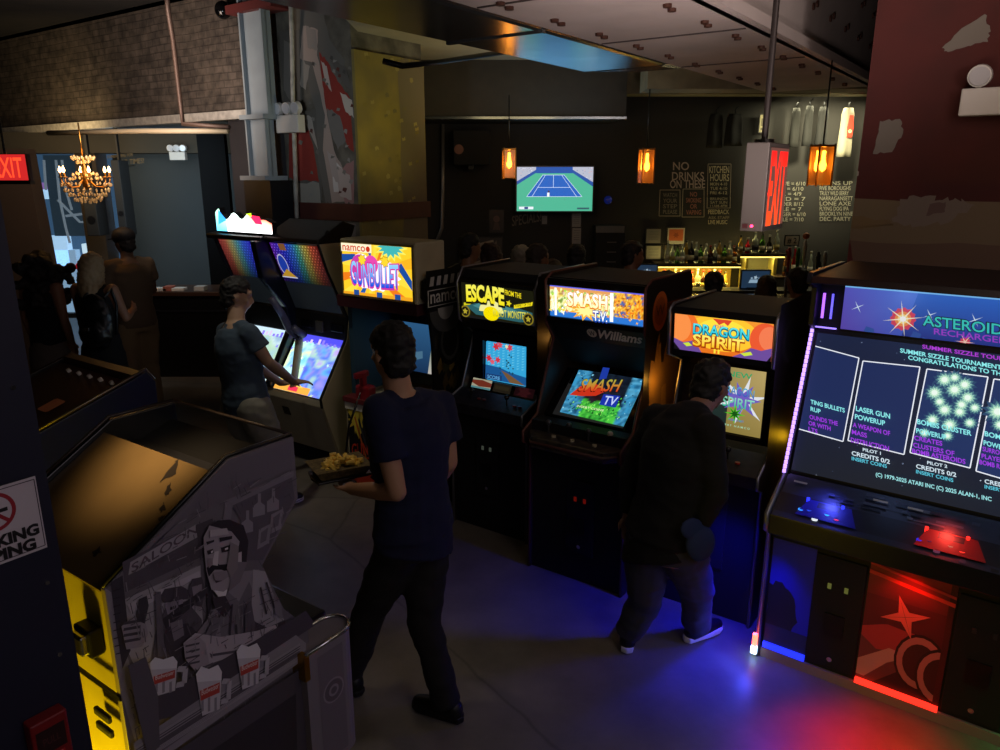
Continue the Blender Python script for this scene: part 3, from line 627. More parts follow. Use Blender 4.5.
# lower front: art panels, doors, accent lights
bl = Art((.0, .049, .07), (.20, 0, 0), (0, 0, .58), .0004).world(AM); bl.rect(0, 0, 1, 1, '#1a22b8'); bl.poly(jag([(0, .1), (.55, .18), (.75, .3), (.62, .5), (.3, .62), (0, .58)], .02, 4), '#0a0c30'); bl.grad(0, 0, 1, .2, '#282a50', '#20245e')
bl.build('blue_art_panel', artmat('printed_satin', 0, .45), A)
rd = Art((.43, .049, .06), (.34, 0, 0), (0, 0, .63), .0004).world(AM)
rd.rect(0, 0, 1, 1, '#5a1420'); rd.grad(0, .72, 1, 1, '#6a1c24', '#a02824')
rd.poly(jag([(0, .45), (.3, .52), (.7, .5), (1, .4), (1, 0), (0, 0)], .01, 4), '#a83438')
rd.poly([(.0, .38), (.2, .3), (.45, .33), (.6, .2), (1, .22), (1, 0), (0, 0)], '#6e3236'); rd.poly([(0, .18), (.35, .34), (.62, .33), (.35, .22), (.1, .05), (0, .05)], '#c08480'); rd.poly([(.2, .02), (.6, .24), (.95, .1), (1, 0), (.2, 0)], '#32121a')
for i, (x, y) in enumerate(((.72, .3), (.98, .24))):
    for rr, cc in ((.30, '#2a0c12'), (.27, '#b86a68'), (.2, '#40141a')): rd.disc(x, y, rr, cc, 20, ry=rr * .75)
rd.rect(.93, 0, 1, 1, '#4a1016')
rd.star(.48, .62, .30, .09, 4, '#e8685c', .35); rd.star(.48, .62, .31, .003, 4, '#3a0a10', .35)
rd.poly([(.0, .88), (1, .8), (1, .83), (0, .91)], '#d83a2c'); rd.poly([(.0, .95), (1, .86), (1, .88), (0, .97)], '#c43428')
rd.build('red_art_panel', artmat('printed_satin'), A)
coin_door(A, .205, .42, .07, .64, .05, '#d8e070', .5); coin_door(A, .78, 1.0, .07, .64, .05, '#303030', .2)
MB().box(.0, .20, .034, .048, .055, .085).build('accent_light', mat('led_deep_blue', '#222', .5, emit='#2030ff', es=1.6), A)
MB().box(.43, .77, .03, .048, .05, .075).build('accent_light', mat('led_red', '#222', .5, emit='#ff2a1c', es=2.2), A)
MB().box(1.02, 1.3, .034, .048, .055, .08).build('accent_light', mat('led_green', '#222', .5, emit='#20e060', es=2.2), A)
MB().box(-.045, -.018, .0, .02, .02, .06).build('corner_light', mat('led_white_blue', '#fff', .5, emit='#b8e0ff', es=6), A)
MB().box(-.042, -.02, .003, .018, .06, .13).build('corner_light', mat('led_orange_red', '#fff', .5, emit='#ff4a20', es=7), A)

# ---------------------------------------------------------------- generic upright cabinet
def upright(label, F, W, prof, sidecol, art_side=None, trim=T_TRIM, group='arcade cabinets in the row'):
    t = thing('arcade_cabinet', label, 'arcade cabinet', (F[0], F[1], 0), F[2], group); ms = mat('side_' + sidecol, sidecol, .45)
    MB().prx(prof, -.02, 0).build('side_panel', ms, t, bevel=.002); s = MB().prx(prof, W, W + .02).build('side_panel', ms, t, bevel=.002)
    for x in (-.01, W + .01): edge_strip(t, prof, x, .009, trim)
    return t, s
def side_art(t, M, x, y0, y1, z0, z1): return Art((x, y0, z0), (0, y1 - y0, 0), (0, 0, z1 - z0), .0003).world(M)

# ---------------------------------------------------------------- B: second machine, orange marquee
DF = (.855, 3.78, G1); DM = frame_mx(*DF); DW = .52
prof = [(.06, 0), (.06, .78), (-.02, .82), (-.02, .88), (.16, .96), (.26, 1.36), (.06, 1.43), (.05, 1.665), (.10, 1.69), (.72, 1.68), (.76, 1.5), (.76, 0)]
D, ds = upright('dark arcade cabinet with a fiery orange marquee, left of the big wide machine', DF, DW, prof, '#1a1210')
MB().prx([(.08, 0), (.08, .80), (.74, .80), (.74, 0)], 0, DW).build('base_box', M_ab, D)
MB().prx([(-.01, .81), (-.01, .875), (.16, .95), (.16, .81)], 0, DW).build('control_panel', mat('panel_brown_print', '#2a201c', .4, noise_amt=.5, nscale=30), D, bevel=.003)
MB().box(0, DW, .30, .74, .94, 1.46).build('monitor_box', M_ab, D)
sc2 = Art((.15, .285, .985), (.29, 0, 0), (0, .012, .36), .0003).world(DM)
sc2.poly([(0, 0), (1, 0), (1, 1), (0, 1)], ['#8a7a3a', '#a08a4a', '#c8b070', '#9a8a50']); sc2.grad(.0, 0, .35, 1, '#1c2a2a', '#30443c'); sc2.text('NEW', .3, .86, .75, .08, '#30b070')
sc2.star(.62, .52, .48, .12, 6, '#f4f8ff', .3); sc2.star(.6, .52, .36, .14, 7, '#7a66d0', .1); sc2.text('DRAGON', .2, .57, .82, .13, '#3060c8', arc=.02, col2='#60c0e0'); sc2.text('SPIRIT', .25, .4, .84, .15, '#38c8a8', col2='#a0f0d0')
sc2.star(.5, .3, .2, .06, 8, '#58d828'); sc2.star(.5, .3, .13, .04, 8, '#1a5a18'); sc2.text('PUSH START', .4, .19, .68, .03, '#4a8ae0'); sc2.text('1 9 8 7   N A M C O', .3, .1, .8, .03, '#b0e8c0')
sc2.build('screen', artmat('screen_warm', .8), D, .004)
bz = MB(); bz.box(0, .145, .27, .30, .96, 1.4).box(.445, DW, .27, .30, .96, 1.4).box(.14, .45, .27, .30, .955, .98).box(.14, .45, .27, .30, 1.352, 1.4); bz.build('screen_bezel', mat('bezel_dark_print', '#171312', .3, noise_amt=.6, nscale=18, col2='#3a2a22'), D)
MB().prx([(.095, 1.42), (.075, 1.68), (.72, 1.675), (.72, 1.42)], 0, DW).build('marquee_box', M_ab, D)
mq = Art((.012, .082, 1.455), (.50, 0, 0), (0, -.013, .188), .0003).world(DM)
mq.poly([(0, 0), (1, 0), (1, 1), (0, 1)], ['#e8781c', '#e0641c', '#f09030', '#f8b030']); mq.disc(.5, .6, .36, '#ffc430', 32, ry=.5); mq.disc(.5, .62, .26, '#ffe040', 32, ry=.36)
mq.disc(.1, .62, .16, '#f07028', 24, ry=.5); mq.disc(.06, .66, .12, '#f89048', 24, ry=.42); mq.disc(.93, .55, .15, '#e85830', 24, ry=.45); mq.disc(.97, .6, .1, '#f07a50', 24, ry=.32)
mq.poly([(0, .32), (.1, .22), (.2, .3), (.27, .12), (.3, 0), (0, 0)], '#6a4a98'); mq.poly([(1, .36), (.9, .26), (.8, .3), (.72, .14), (.62, 0), (1, 0)], '#6a4a98'); mq.poly([(0, 0), (.07, 0), (0, .2)], '#100c14'); mq.poly([(1, 0), (.96, 0), (1, .16)], '#100c14')
mq.poly([(.1, .2), (.16, .24), (.2, .16), (.14, .12)], '#c8e040'); mq.poly([(.7, .12), (.8, .2), (.82, .12), (.74, .06)], '#c8e040')
mq.poly([(.4, .98), (.6, .98), (.56, .82), (.52, .9), (.47, .82), (.44, .9)], '#d8442a'); mq.text('THE', .42, .72, .52, .1, '#c04090')
mq.text('DRAGON', .2, .5, .78, .3, '#0a5a78', bold=.07); mq.text('DRAGON', .205, .515, .775, .28, '#10c0d8', col2='#60e8f0'); mq.text('SPIRIT', .2, .17, .74, .34, '#a83c08', bold=.08); mq.text('SPIRIT', .205, .19, .735, .31, '#f8c020', col2='#fff070', bold=.02); mq.text('II', .43, .03, .49, .12, '#ffe040')
mq.build('marquee', artmat('marquee_orange', 1.05), D)
coin_door(D, .16, .36, .28, .72, .08, '#ffb040', 1.8)
for x, y in ((.15, .06), (.34, .08)): joystick(D, x, y, .9)
for x in (.22, .26, .40): button(D, x, .06, .905, '#a03020')
sa = side_art(D, DM, DW + .0205, .06, .74, .0, 1.74)
sa.rect(0, 0, 1, 1, '#15100f'); sa.poly(jag([(.1, .3), (.5, .2), (.9, .4), (.8, .8), (.3, .7)], .03, 4), '#3a2818'); sa.disc(.35, .88, .2, '#2c2a2a', 20, ry=.07); sa.disc(.35, .88, .15, '#191717', 20, ry=.05); sa.build('side_art', artmat('printed_satin'), D, 0)

# ---------------------------------------------------------------- C: tall machine with the bright game-show marquee
WF = (.17, 4.15, G1); WM = frame_mx(*WF); WW = .60
prof = [(.03, 0), (.03, .79), (-.05, .84), (-.05, .90), (.10, .97), (.27, 1.40), (.19, 1.50), (.17, 1.75), (.24, 1.79), (.78, 1.79), (.82, 1.7), (.82, 0)]
W_, ws = upright('tall black arcade cabinet with a bright white and blue marquee', WF, WW, prof, '#241a14', trim=ORTRIM)
MB().prx([(.05, 0), (.05, .80), (.80, .80), (.80, 0)], 0, WW).build('base_box', M_ab, W_)
cpp = [(-.03, .12), (-.03, .04), (.07, -.09), (WW - .07, -.09), (WW + .03, .04), (WW + .03, .12)]
MB().prz(cpp, .83, .895).build('control_panel', mat('panel_dark_print', '#1c1a22', .35, noise_amt=.6, nscale=28, col2='#4a4238'), W_, bevel=.006)
MB().tube([(a, b, .862) for a, b in cpp], .012, 6).build('edge_trim', mat('panel_trim_rust', '#4a2c28', .5), W_)
for x in (.12, .24, .38, .50): joystick(W_, x, .02 if x in (.12, .38) else .045, .895, random.choice(['#3a3a40', '#b8b0a8']))
for x in (.18, .3, .44): button(W_, x, -.02, .895, '#b0a890')
MB().box(0, WW, .03, .13, .89, .955).build('panel_riser', M_ab, W_)
so = V((.06, .16, .965)); su = V((.46, 0, 0)); sw = V((0, .27, .22))
MB().slab([so + V((-.06, .0, -.012)), so + su + V((.08, .0, -.012)), so + su + sw + V((.08, .0, .0)), so + sw + V((-.06, .0, .0))], -.03).build('screen_bezel', mat('bezel_black_gloss', '#050608', .15), W_)
s3 = Art(so, su, sw, .0004).world(WM)
q = [s3.P(*p) for p in ((560, 412), (625, 427), (646, 378), (579, 370))]
s3 = Art(so, su, sw, .0004).world(WM)
def s3f(a, b): # map unit square on the traced quad
    x = q[0][0] * (1 - a) * (1 - b) + q[1][0] * a * (1 - b) + q[2][0] * a * b + q[3][0] * (1 - a) * b; y = q[0][1] * (1 - a) * (1 - b) + q[1][1] * a * (1 - b) + q[2][1] * a * b + q[3][1] * (1 - a) * b; return (x, y)
def s3p(pts, col): s3.poly([s3f(*p) for p in pts], col)
s3p([(0, 0), (1, 0), (1, 1), (0, 1)], ['#2a9a34', '#2a9a34', '#0c1420', '#0c1420']); s3p([(0, .0), (.28, .0), (.22, 1), (0, 1)], ['#2c8cc0', '#1a5a88', '#16405c', '#58a8d0']); s3p([(.82, 0), (1, 0), (1, 1), (.85, 1)], ['#2c8cc0', '#2c7cb0', '#88c0dc', '#1a4a6a'])
_pb = palette(['#103450', '#2c80b0', '#5ab0d8', '#1c587c', '#3a98c8'], 4.4, 9, 7); _pg = palette(['#0c5a1c', '#2aa034', '#58d848', '#1c7a28', '#3cc040'], 8.1, 14, 12); _pd = palette(['#080c14', '#142030', '#0a101a', '#1c2c3a'], 1.3, 8, 8)
_f3 = lambda a, b: _pb(a, b) if (a < .22 + .06 * (1 - b) or a > .84) else (_pg(a, b) if b < .36 + .08 * noise.noise(V((a * 9, 1, 2))) else _pd(a, b))
s3.k += 1
for j in range(22):
    for i in range(26):
        qd = [(i / 26, j / 22), ((i + 1) / 26, j / 22), ((i + 1) / 26, (j + 1) / 22), (i / 26, (j + 1) / 22)]
        s3.emit([(*s3f(*p_), _f3(*p_)) for p_ in qd])
for i in range(40):
    x, y = random.choice([random.uniform(.02, .24), random.uniform(.84, .96)]), random.uniform(.02, .9); d = random.uniform(.01, .03); s3p([(x, y), (x + d, y), (x + d, y + d * 1.6), (x, y + d * 1.4)], random.choice(['#7cc4e0', '#123a58', '#3a98c8', '#a8e0f0']))
for i in range(120):
    x, y = random.uniform(.14, .9), abs(random.gauss(0, .17)); d = random.uniform(.015, .035)
    if y < .42: s3p([(x, y), (x + d, y + .01), (x + d * .6, y + d * 1.6)], random.choice(['#58e048', '#1a7a28', '#90f060', '#38c040', '#104a1c']))
s3p([(.42, .98), (.52, .98), (.54, .75), (.44, .7)], '#1c38a0')
a = s3f(.2, .42); b = s3f(.8, .60); s3.poly([s3f(*p) for p in ((.12, .28), (.22, .5), (.4, .62), (.62, .5), (.5, .36), (.3, .3))], '#c83018')
s3.text('SMASH', *s3f(.20, .38), s3f(.78, .5)[0], .28, '#40100a', y1=s3f(.78, .5)[1]); s3.text('SMASH', *s3f(.21, .40), s3f(.77, .52)[0], .25, '#d84018', y1=s3f(.77, .52)[1], col2='#a8b040')
s3.poly([s3f(*p) for p in ((.6, .2), (.84, .2), (.84, .44), (.6, .42))], '#1830a8'); s3.text('TV', *s3f(.64, .22), s3f(.82, .24)[0], .17, '#c8d8ff', y1=s3f(.82, .24)[1]); s3.text('INSERT COINS', *s3f(.3, .06), s3f(.7, .08)[0], .04, '#e8f8c0', y1=s3f(.7, .08)[1])
s3.build('screen', artmat('screen_green', 1.0), W_, .003)
MB().prx([(.30, 1.40), (.45, 1.22), (.80, 1.20), (.80, 1.52), (.22, 1.52)], 0, WW).build('speaker_panel', M_ab, W_)
wa = Art((.03, .268, 1.41), (.56, 0, 0), V((0, -.06, .10)), .0004).world(WM); wa.rect(0, 0, 1, 1, '#0a0a0c'); wa.disc(.42, .55, .055, '#d8ccbc', 24); wa.text('W', .385, .38, .455, .3, '#15120f'); wa.text('Williams', .50, .3, .98, .55, '#ece0d0', shear=.45, bold=.03); wa.build('lettered_panel', artmat('printed_satin'), W_)
MB().box(0, WW, .205, .78, 1.52, 1.77).build('marquee_box', M_ab, W_)
MB().box(0, WW, .178, .205, 1.515, 1.545).box(0, WW, .178, .205, 1.725, 1.765).build('marquee_frame', DARKMET, W_)
m3 = Art((.008, .202, 1.545), (WW - .016, 0, 0), (0, -.01, .18), .0003).world(WM)
m3.poly([(0, 0), (1, 0), (1, 1), (0, 1)], ['#f4f8d8', '#e89028', '#e07818', '#f8f8e0']); m3.poly([(0, 0), (.7, 0), (.66, 1), (0, 1)], ['#f0f4c8', '#f8c050', '#f8d880', '#f8f8e0']); m3.rect(0, 0, 1, .2, '#2870c8'); m3.rect(0, .95, 1, 1, '#6060d8')
m3.field(0, .2, .70, .95, 44, 14, palette(['#6a8a30', '#e8f0a0', '#fff8d0', '#f0c040', '#d8e878', '#a85020', '#fffbe8'], 5.5, 16, 5)); m3.field(.70, .2, 1, .95, 26, 14, palette(['#8a3c10', '#f0b020', '#e87818', '#f8d850', '#b85818', '#3860a0'], 6.6, 9, 6)); m3.rect(0, .86, .7, .95, '#d89858')
for i in range(90):
    x, y = random.uniform(0, .72), random.uniform(.15, .9); m3.star(x, y, random.uniform(.012, .03), .01, random.choice([3, 4, 5]), random.choice(['#e8f8a0', '#fffbe0', '#a8d840', '#f0d040', '#e09040', '#ffffff', '#90b858', '#f8f8c0']), random.random() * 3)
for i in range(60):
    x, y = random.uniform(.72, 1), random.uniform(.12, .92); m3.star(x, y, random.uniform(.008, .02), .006, 4, random.choice(['#f0b020', '#e07018', '#a05018', '#f8d860', '#3868a8']), random.random() * 3)
m3.rect(.10, .1, .125, .98, '#fffef0'); m3.rect(.70, .1, .735, .98, '#fffdf4')
m3.star(.44, .34, .2, .1, 11, '#f0a828', sq=.5); m3.star(.44, .34, .13, .07, 11, '#ffe890', sq=.5); m3.text('SMASH', .24, .44, .68, .46, '#d87010', arc=.02, bold=.06); m3.text('SMASH', .245, .46, .675, .42, '#fff4b0', col2='#ffffff', arc=.02, bold=.03); m3.text('T.V.', .52, .06, .68, .34, '#1038a0', bold=.08); m3.text('T.V.', .525, .08, .675, .3, '#f8fcff', bold=.01)
m3.build('marquee', artmat('marquee_bright', 1.2), W_)
coin_door(W_, .24, .42, .18, .64, .05, '#ff3018', .35)
sa = side_art(W_, WM, WW + .0205, .18, .80, .0, 1.77)
sa.rect(0, 0, 1, 1, '#1c1410'); sa.disc(.28, .91, .16, '#c06020', 24, ry=.062); sa.disc(.28, .91, .12, '#a04c18', 24, ry=.045); sa.text('W', .18, .895, .38, .035, '#5a2a10'); sa.rect(.42, .9, .75, .93, '#6a3414'); sa.text('SMASH', .45, .903, .72, .022, '#2a140c')
sa.poly(jag([(.12, .1), (.16, .5), (.1, .7), (.3, .84), (.36, .74), (.5, .82), (.58, .74), (.72, .82), (.78, .7), (.9, .8), (.95, .1)], .03, 4), '#8a6a38'); sa.poly(jag([(.3, .1), (.34, .6), (.5, .66), (.6, .1)], .03, 4), '#b08a4a'); sa.poly(jag([(.66, .1), (.7, .55), (.84, .6), (.85, .1)], .02, 4), '#a07c40')
sa.build('side_art', artmat('printed_satin'), W_, 0)
si = Art((.001, .25, .95), (0, .0001, .0001), (0, 0, 1)) if 0 else None
ia = Art((WW - .0005, .10, .97), (0, .3, 0), (0, 0, .5)) if 0 else None

# ---------------------------------------------------------------- D: machine with the yellow comic marquee
EF = (-.33, 4.78, G1); EM = frame_mx(*EF); EW = .58
prof = [(.03, 0), (.03, .78), (-.03, .83), (-.03, .89), (.14, .95), (.28, 1.30), (.12, 1.42), (.10, 1.66), (.16, 1.75), (.70, 1.76), (.74, 0)]
E_, es_ = upright('black arcade cabinet with a yellow comic-lettered marquee', EF, EW, prof, '#1e1812')
MB().prx([(.05, 0), (.05, .80), (.72, .80), (.72, 0)], 0, EW).build('base_box', M_ab, E_)
MB().prx([(-.02, .82), (-.02, .885), (.14, .945), (.14, .82)], 0, EW).build('control_panel', mat('panel_slate_print', '#2a2630', .4, noise_amt=.6, nscale=25, col2='#14121a'), E_, bevel=.003)
for x in (.14, .42): joystick(E_, x, .05, .90)
for x in (.2, .24, .48, .52): button(E_, x, .05, .915, '#601818')
MB().box(0, EW, .29, .72, .94, 1.45).build('monitor_box', M_ab, E_)
so = V((.09, .272, .985)); su = V((.34, 0, 0)); sw = V((0, .012, .27))
s4 = Art(so, su, sw, .0003).world(EM)
s4.poly([(.04, 0), (.96, 0), (1, .04), (1, .96), (.96, 1), (.04, 1), (0, .96), (0, .04)], '#38b0e8')
for i in range(8):
    for j in range(9): s4.poly([(.06 + i * .115, .38 + j * .066), (.1 + i * .115, .4 + j * .066), (.06 + i * .115 + .06, .425 + j * .066), (.02 + i * .115 + .03, .41 + j * .066)], '#68d0f8', nl=(i + j == 0))
s4.poly([(.0, .38), (.35, .36), (.6, .28), (1, .22), (1, .02), (0, .02)], '#1c5a98'); s4.poly([(.38, .3), (.55, .24), (.95, .02), (.6, .02)], '#7a5a3a'); s4.rect(.02, .02, .4, .16, '#1a3a70'); s4.text('SCORE', .05, .04, .36, .09, '#68b8f0')
for (x, y, rr, c) in ((.25, .88, .1, '#d83040'), (.34, .93, .08, '#e85060'), (.57, .9, .09, '#e04050'), (.5, .92, .05, '#f8f0c0'), (.08, .56, .09, '#d82838'), (.17, .48, .07, '#f06070'), (.3, .55, .08, '#e03848')): s4.star(x, y, rr, rr * .5, 6, c, x)
for i in range(16): s4.star(random.uniform(.35, .7), random.uniform(.2, .72), .03, .012, 4, '#18485e', random.random())
s4.build('screen', artmat('screen_blue', .85), E_, .004)
MB().box(0, .085, .25, .29, .95, 1.32).box(.435, EW, .25, .29, .95, 1.32).box(.08, .44, .25, .29, .95, .982).box(.08, .44, .25, .29, 1.26, 1.32).build('screen_bezel', mat('bezel_violet_dark', '#0c0910', .25), E_)
ic = Art((.02, .20, .935), (.16, 0, 0), (0, .03, .06), .0003).world(EM); ic.rect(0, 0, 1, 1, '#c8c4a8'); ic.poly([(.0, .8), (.5, .9), (1, .7), (1, .3), (.4, .2), (0, .5)], '#8a3a28'); ic.rect(0, 0, 1, .18, '#60a0a8'); ic.build('instruction_card', artmat('card_lit', .55), E_)
ic = Art((.20, .20, .935), (.14, 0, 0), (0, .03, .055), .0003).world(EM); ic.rect(0, 0, 1, 1, '#4a4030'); ic.rect(.1, .3, .9, .7, '#5e5238'); ic.build('instruction_card', artmat('card_dim', .18), E_)
ic = Art((.37, .20, .935), (.15, 0, 0), (0, .03, .055), .0003).world(EM); ic.rect(0, 0, 1, 1, '#401a20'); ic.star(.5, .5, .4, .2, 7, '#6a2a30'); ic.build('instruction_card', artmat('card_dim'), E_)
MB().prx([(.14, 1.42), (.12, 1.66), (.18, 1.74), (.70, 1.74), (.70, 1.42)], 0, EW).build('marquee_box', M_ab, E_)
mf = Art((0, .139, 1.365), (EW, 0, 0), (0, -.012, .33), .0003).world(EM)
mf.rect(0, 0, 1, 1, '#0d0b08'); mf.poly(jag([(0, .95), (1, .95), (1, .1), (.93, .06), (.8, .25), (.2, .27), (.06, .1), (0, .15)], .008, 3), '#30280f')
mf.build('marquee_surround', artmat('printed_satin'), E_, 0)
m4 = Art((.01, .131, 1.43), (EW - .02, 0, 0), (0, -.012, .23), .0003).world(EM)
m4.poly([(.0, .3), (.06, .08), (.94, -.02), (1, .2), (1, .95), (.0, 1)], '#1a1a0c')
m4.poly([(.06, .34), (.2, .44), (.8, .44), (.98, .36), (.98, .1), (.8, .06), (.2, .12)], '#2c6268'); m4.poly([(.16, .36), (.34, .56), (.42, .2)], '#48888c'); m4.poly([(.5, .2), (.55, .5), (.78, .36)], '#48888c')
m4.disc(.42, .24, .17, '#f8f4a0', 24, ry=.34, a0=0, a1=180); m4.disc(.42, .2, .11, '#ffe800', 24, ry=.2)
m4.poly([(.03, .42), (.16, .46), (.12, .38), (.03, .34)], '#d8d020')
m4.text('ESCAPE', .06, .46, .62, .5, '#1a1a08', arc=.03, bold=.1); m4.text('ESCAPE', .07, .49, .61, .46, '#ffee20', arc=.03, col2='#fff860', bold=.045); m4.text('FROM THE', .62, .78, .84, .14, '#ffe820', y1=.72); m4.poly([(.74, .42), (.98, .56), (.99, .66), (.74, .52)], '#ffe820'); m4.text('PLANET OF THE', .755, .46, .97, .08, '#605800', y1=.57); m4.star(.67, .55, .04, .02, 5, '#f0e020')
m4.text('ROBOT MONSTERS', .45, .14, .93, .2, '#b8b010', y1=.16, col2='#f0f060')
for x in (.05, .93): m4.disc(x, .18, .07, '#8a7a20', 20); m4.disc(x, .18, .055, '#1c1a10', 20); m4.star(x, .18, .04, .02, 5, '#b8a830', .3)
m4.build('marquee', artmat('marquee_yellow', .95), E_)
sa = side_art(E_, EM, EW + .0205, .12, .70, .0, 1.74); sa.rect(0, 0, 1, 1, '#16110e')
for i in range(26): x, y = random.random(), random.uniform(.3, 1); sa.poly(jag([(x, y), (x + .15, y + .03), (x + .1, y + .12), (x - .05, y + .06)], .02, 2), random.choice(['#4a3a20', '#5a4a24', '#2c2014', '#3a1c14', '#20201c']))
sa.build('side_art', artmat('printed_satin'), E_, 0)
coin_door(E_, .18, .36, .26, .70, .05, '#c8d8c0', .25)

# ---------------------------------------------------------------- E: shooting game with the big cream marquee box
GF = (-1.20, 5.39, G1); GM = frame_mx(*GF); GW = .79
g = thing('arcade_cabinet', 'cream shooting-game cabinet with a sunburst marquee and two red guns', 'arcade cabinet', (GF[0], GF[1], 0), GF[2], 'arcade cabinets in the row')
MB().box(.03, GW, .03, .60, .0, .70).build('base_box', CREAM, g, bevel=.004)
MB().box(.03, GW, .0, .12, .70, .74).build('holster_shelf', mat('maroon_shelf', '#6a2226', .5), g, bevel=.004)
MB().box(.03, .07, .10, .85, .74, 1.50).build('side_panel', mat('teal_inside', '#28485a', .5), g); MB().box(GW - .03, GW, .30, .85, .74, 1.50).build('side_panel', bpy.data.materials['teal_inside'], g)
MB().box(.07, GW, .82, .85, .74, 1.5).build('back_panel', bpy.data.materials['teal_inside'], g)
MB().box(.10, .66, .52, .80, .76, 1.32).build('monitor', BLACK, g, bevel=.01)
s5 = Art((.14, .515, .86), (.48, 0, 0), (0, .005, .38), .0003).world(GM); s5.grad(0, 0, 1, 1, '#20406a', '#386ea0'); s5.poly([(.6, 0), (1, 0), (1, 1), (.75, 1)], ['#e0d8d0', '#f0e8d8', '#60c878', '#2a8a50']); s5.poly([(0, .1), (.5, .3), (.5, .45), (0, .3)], '#5a88a8'); s5.star(.85, .3, .08, .04, 5, '#e89090'); s5.build('screen', artmat('screen_teal', .6), g)
MB().prx([(.0, 1.42), (.0, 1.50), (.30, 1.55), (.45, 1.42)], .03, GW).build('marquee_chin', mat('maroon_chin', '#3c1418', .5), g)
MB().box(.09, GW + .005, .0, .30, 1.495, 1.905).build('marquee_box', CREAM, g, bevel=.012)
MB().box(.03, GW, .3, .85, 1.5, 1.55).build('top_panel', CREAM, g)
m5 = Art((.115, -.004, 1.520), (.65, 0, 0), (0, 0, .355), .0003).world(GM)
m5.rect(0, 0, 1, 1, '#f8c828')
for i in range(16):
    a0 = math.pi * 2 * i / 16 + .1; a1 = a0 + .2; cx, cy = .45, .5
    def edge(a):
        dx, dy = math.cos(a), math.sin(a) * m5.asp; t_ = min(((1 - cx) if dx > 0 else cx) / max(abs(dx), 1e-6), ((1 - cy) if dy > 0 else cy) / max(abs(dy), 1e-6)); return (cx + dx * t_, cy + dy * t_)
    m5.poly([(cx, cy), edge(a0), edge(a1)], ['#f8b020', '#1c58a8', '#e87818'][i % 3] if i % 2 == 0 else '#ffd840')
m5.poly([(0, .62), (.22, .72), (.2, .8), (0, .78)], '#184a98'); m5.poly([(.8, .6), (1, .2), (1, .38), (.86, .7)], '#184a98'); m5.star(.72, .97, .24, .15, 14, '#f0e860', sq=.6); m5.star(.72, .98, .19, .12, 14, '#40b0b0', sq=.6)
m5.poly([(0, 0), (1, 0), (1, .07), (0, .05)], '#e8a020')
for x in (.16, .5, .76): m5.rect(x, .0, x + .08, .1, '#1c4a90')
m5.rect(0, .84, .45, 1, '#f8ecc8'); m5.text('namco', .02, .86, .36, .10, '#c83418', shear=0); m5.disc(.4, .91, .03, '#c83418', 16)
m5.star(.48, .40, .38, .33, 15, '#fff4ff', sq=.42); m5.disc(.29, .55, .15, '#fff4ff', 24, ry=.27); m5.disc(.62, .5, .2, '#fff4ff', 24, ry=.22)
m5.disc(.27, .56, .13, '#c838a0', 24, ry=.24); m5.disc(.44, .62, .1, '#e048a8', 24, ry=.18)
m5.text('GUNBULLET', .12, .22, .84, .48, '#c83098', arc=-.03, bold=.055); m5.text('GUNBULLET', .135, .235, .825, .44, '#0c48d8', arc=-.03, col2='#90d0ff', bold=.02)
for x in (.31, .64): m5.star(x, .7, .07, .045, 7, '#8a5a10'); m5.star(x, .7, .06, .04, 7, '#f8d030')
m5.build('marquee', artmat('marquee_sun', 1.15), g)
MB().box(.10, .78, -.008, .0, 1.505, 1.52).box(.10, .115, -.008, 0, 1.505, 1.89).box(.765, .78, -.008, 0, 1.505, 1.89).box(.10, .78, -.008, 0, 1.875, 1.89).build('marquee_frame', mat('frame_gold', '#8a7a4a', .4), g)
lp = Art((.05, .026, .04), (.66, 0, 0), (0, 0, .60), .0003).world(GM); lp.rect(0, 0, 1, 1, '#141216'); lp.star(.12, .86, .17, .06, 9, '#d8c040', .4); lp.poly([(0, 1), (.3, 1), (.16, .62)], '#e0c844')
for i in range(14): x = .1 + i * .06; lp.poly([(x, .9 - i * .02), (x + .02, .92), (x + .2, .3), (x + .18, .28)], random.choice(['#9aa0a8', '#3a3c44', '#c8682c', '#24262c']))
lp.text('GUN', .04, .38, .30, .16, '#d84020', y1=.46); lp.text('BULLET', .06, .22, .38, .14, '#c83818', y1=.3); lp.star(.2, .12, .2, .12, 11, '#c03a1c'); lp.star(.7, .5, .3, .12, 9, '#a8842c'); lp.build('front_art', artmat('printed_satin'), g)
MB().box(.03, .72, .018, .03, .64, .70).build('front_rail', PAPER, g)
M_gun = mat('gun_red', '#8c1a24', .35)
for x in (.14, .46):
    h = MB().box(x, x + .14, .02, .11, .72, .84).build('holster', M_gun, g, bevel=.02)
    MB().box(x + .04, x + .085, .03, .07, .82, .94).box(x + .045, x + .08, -.03, .1, .90, .945).build('light_gun', M_gun, h, bevel=.008)
    MB().tube([(x + .06, .03, .80), (x + .0, -.05, .55), (x - .06, -.06, .25), (x - .02, -.01, .1)], .008, 6).build('gun_cable', BLACK, h)
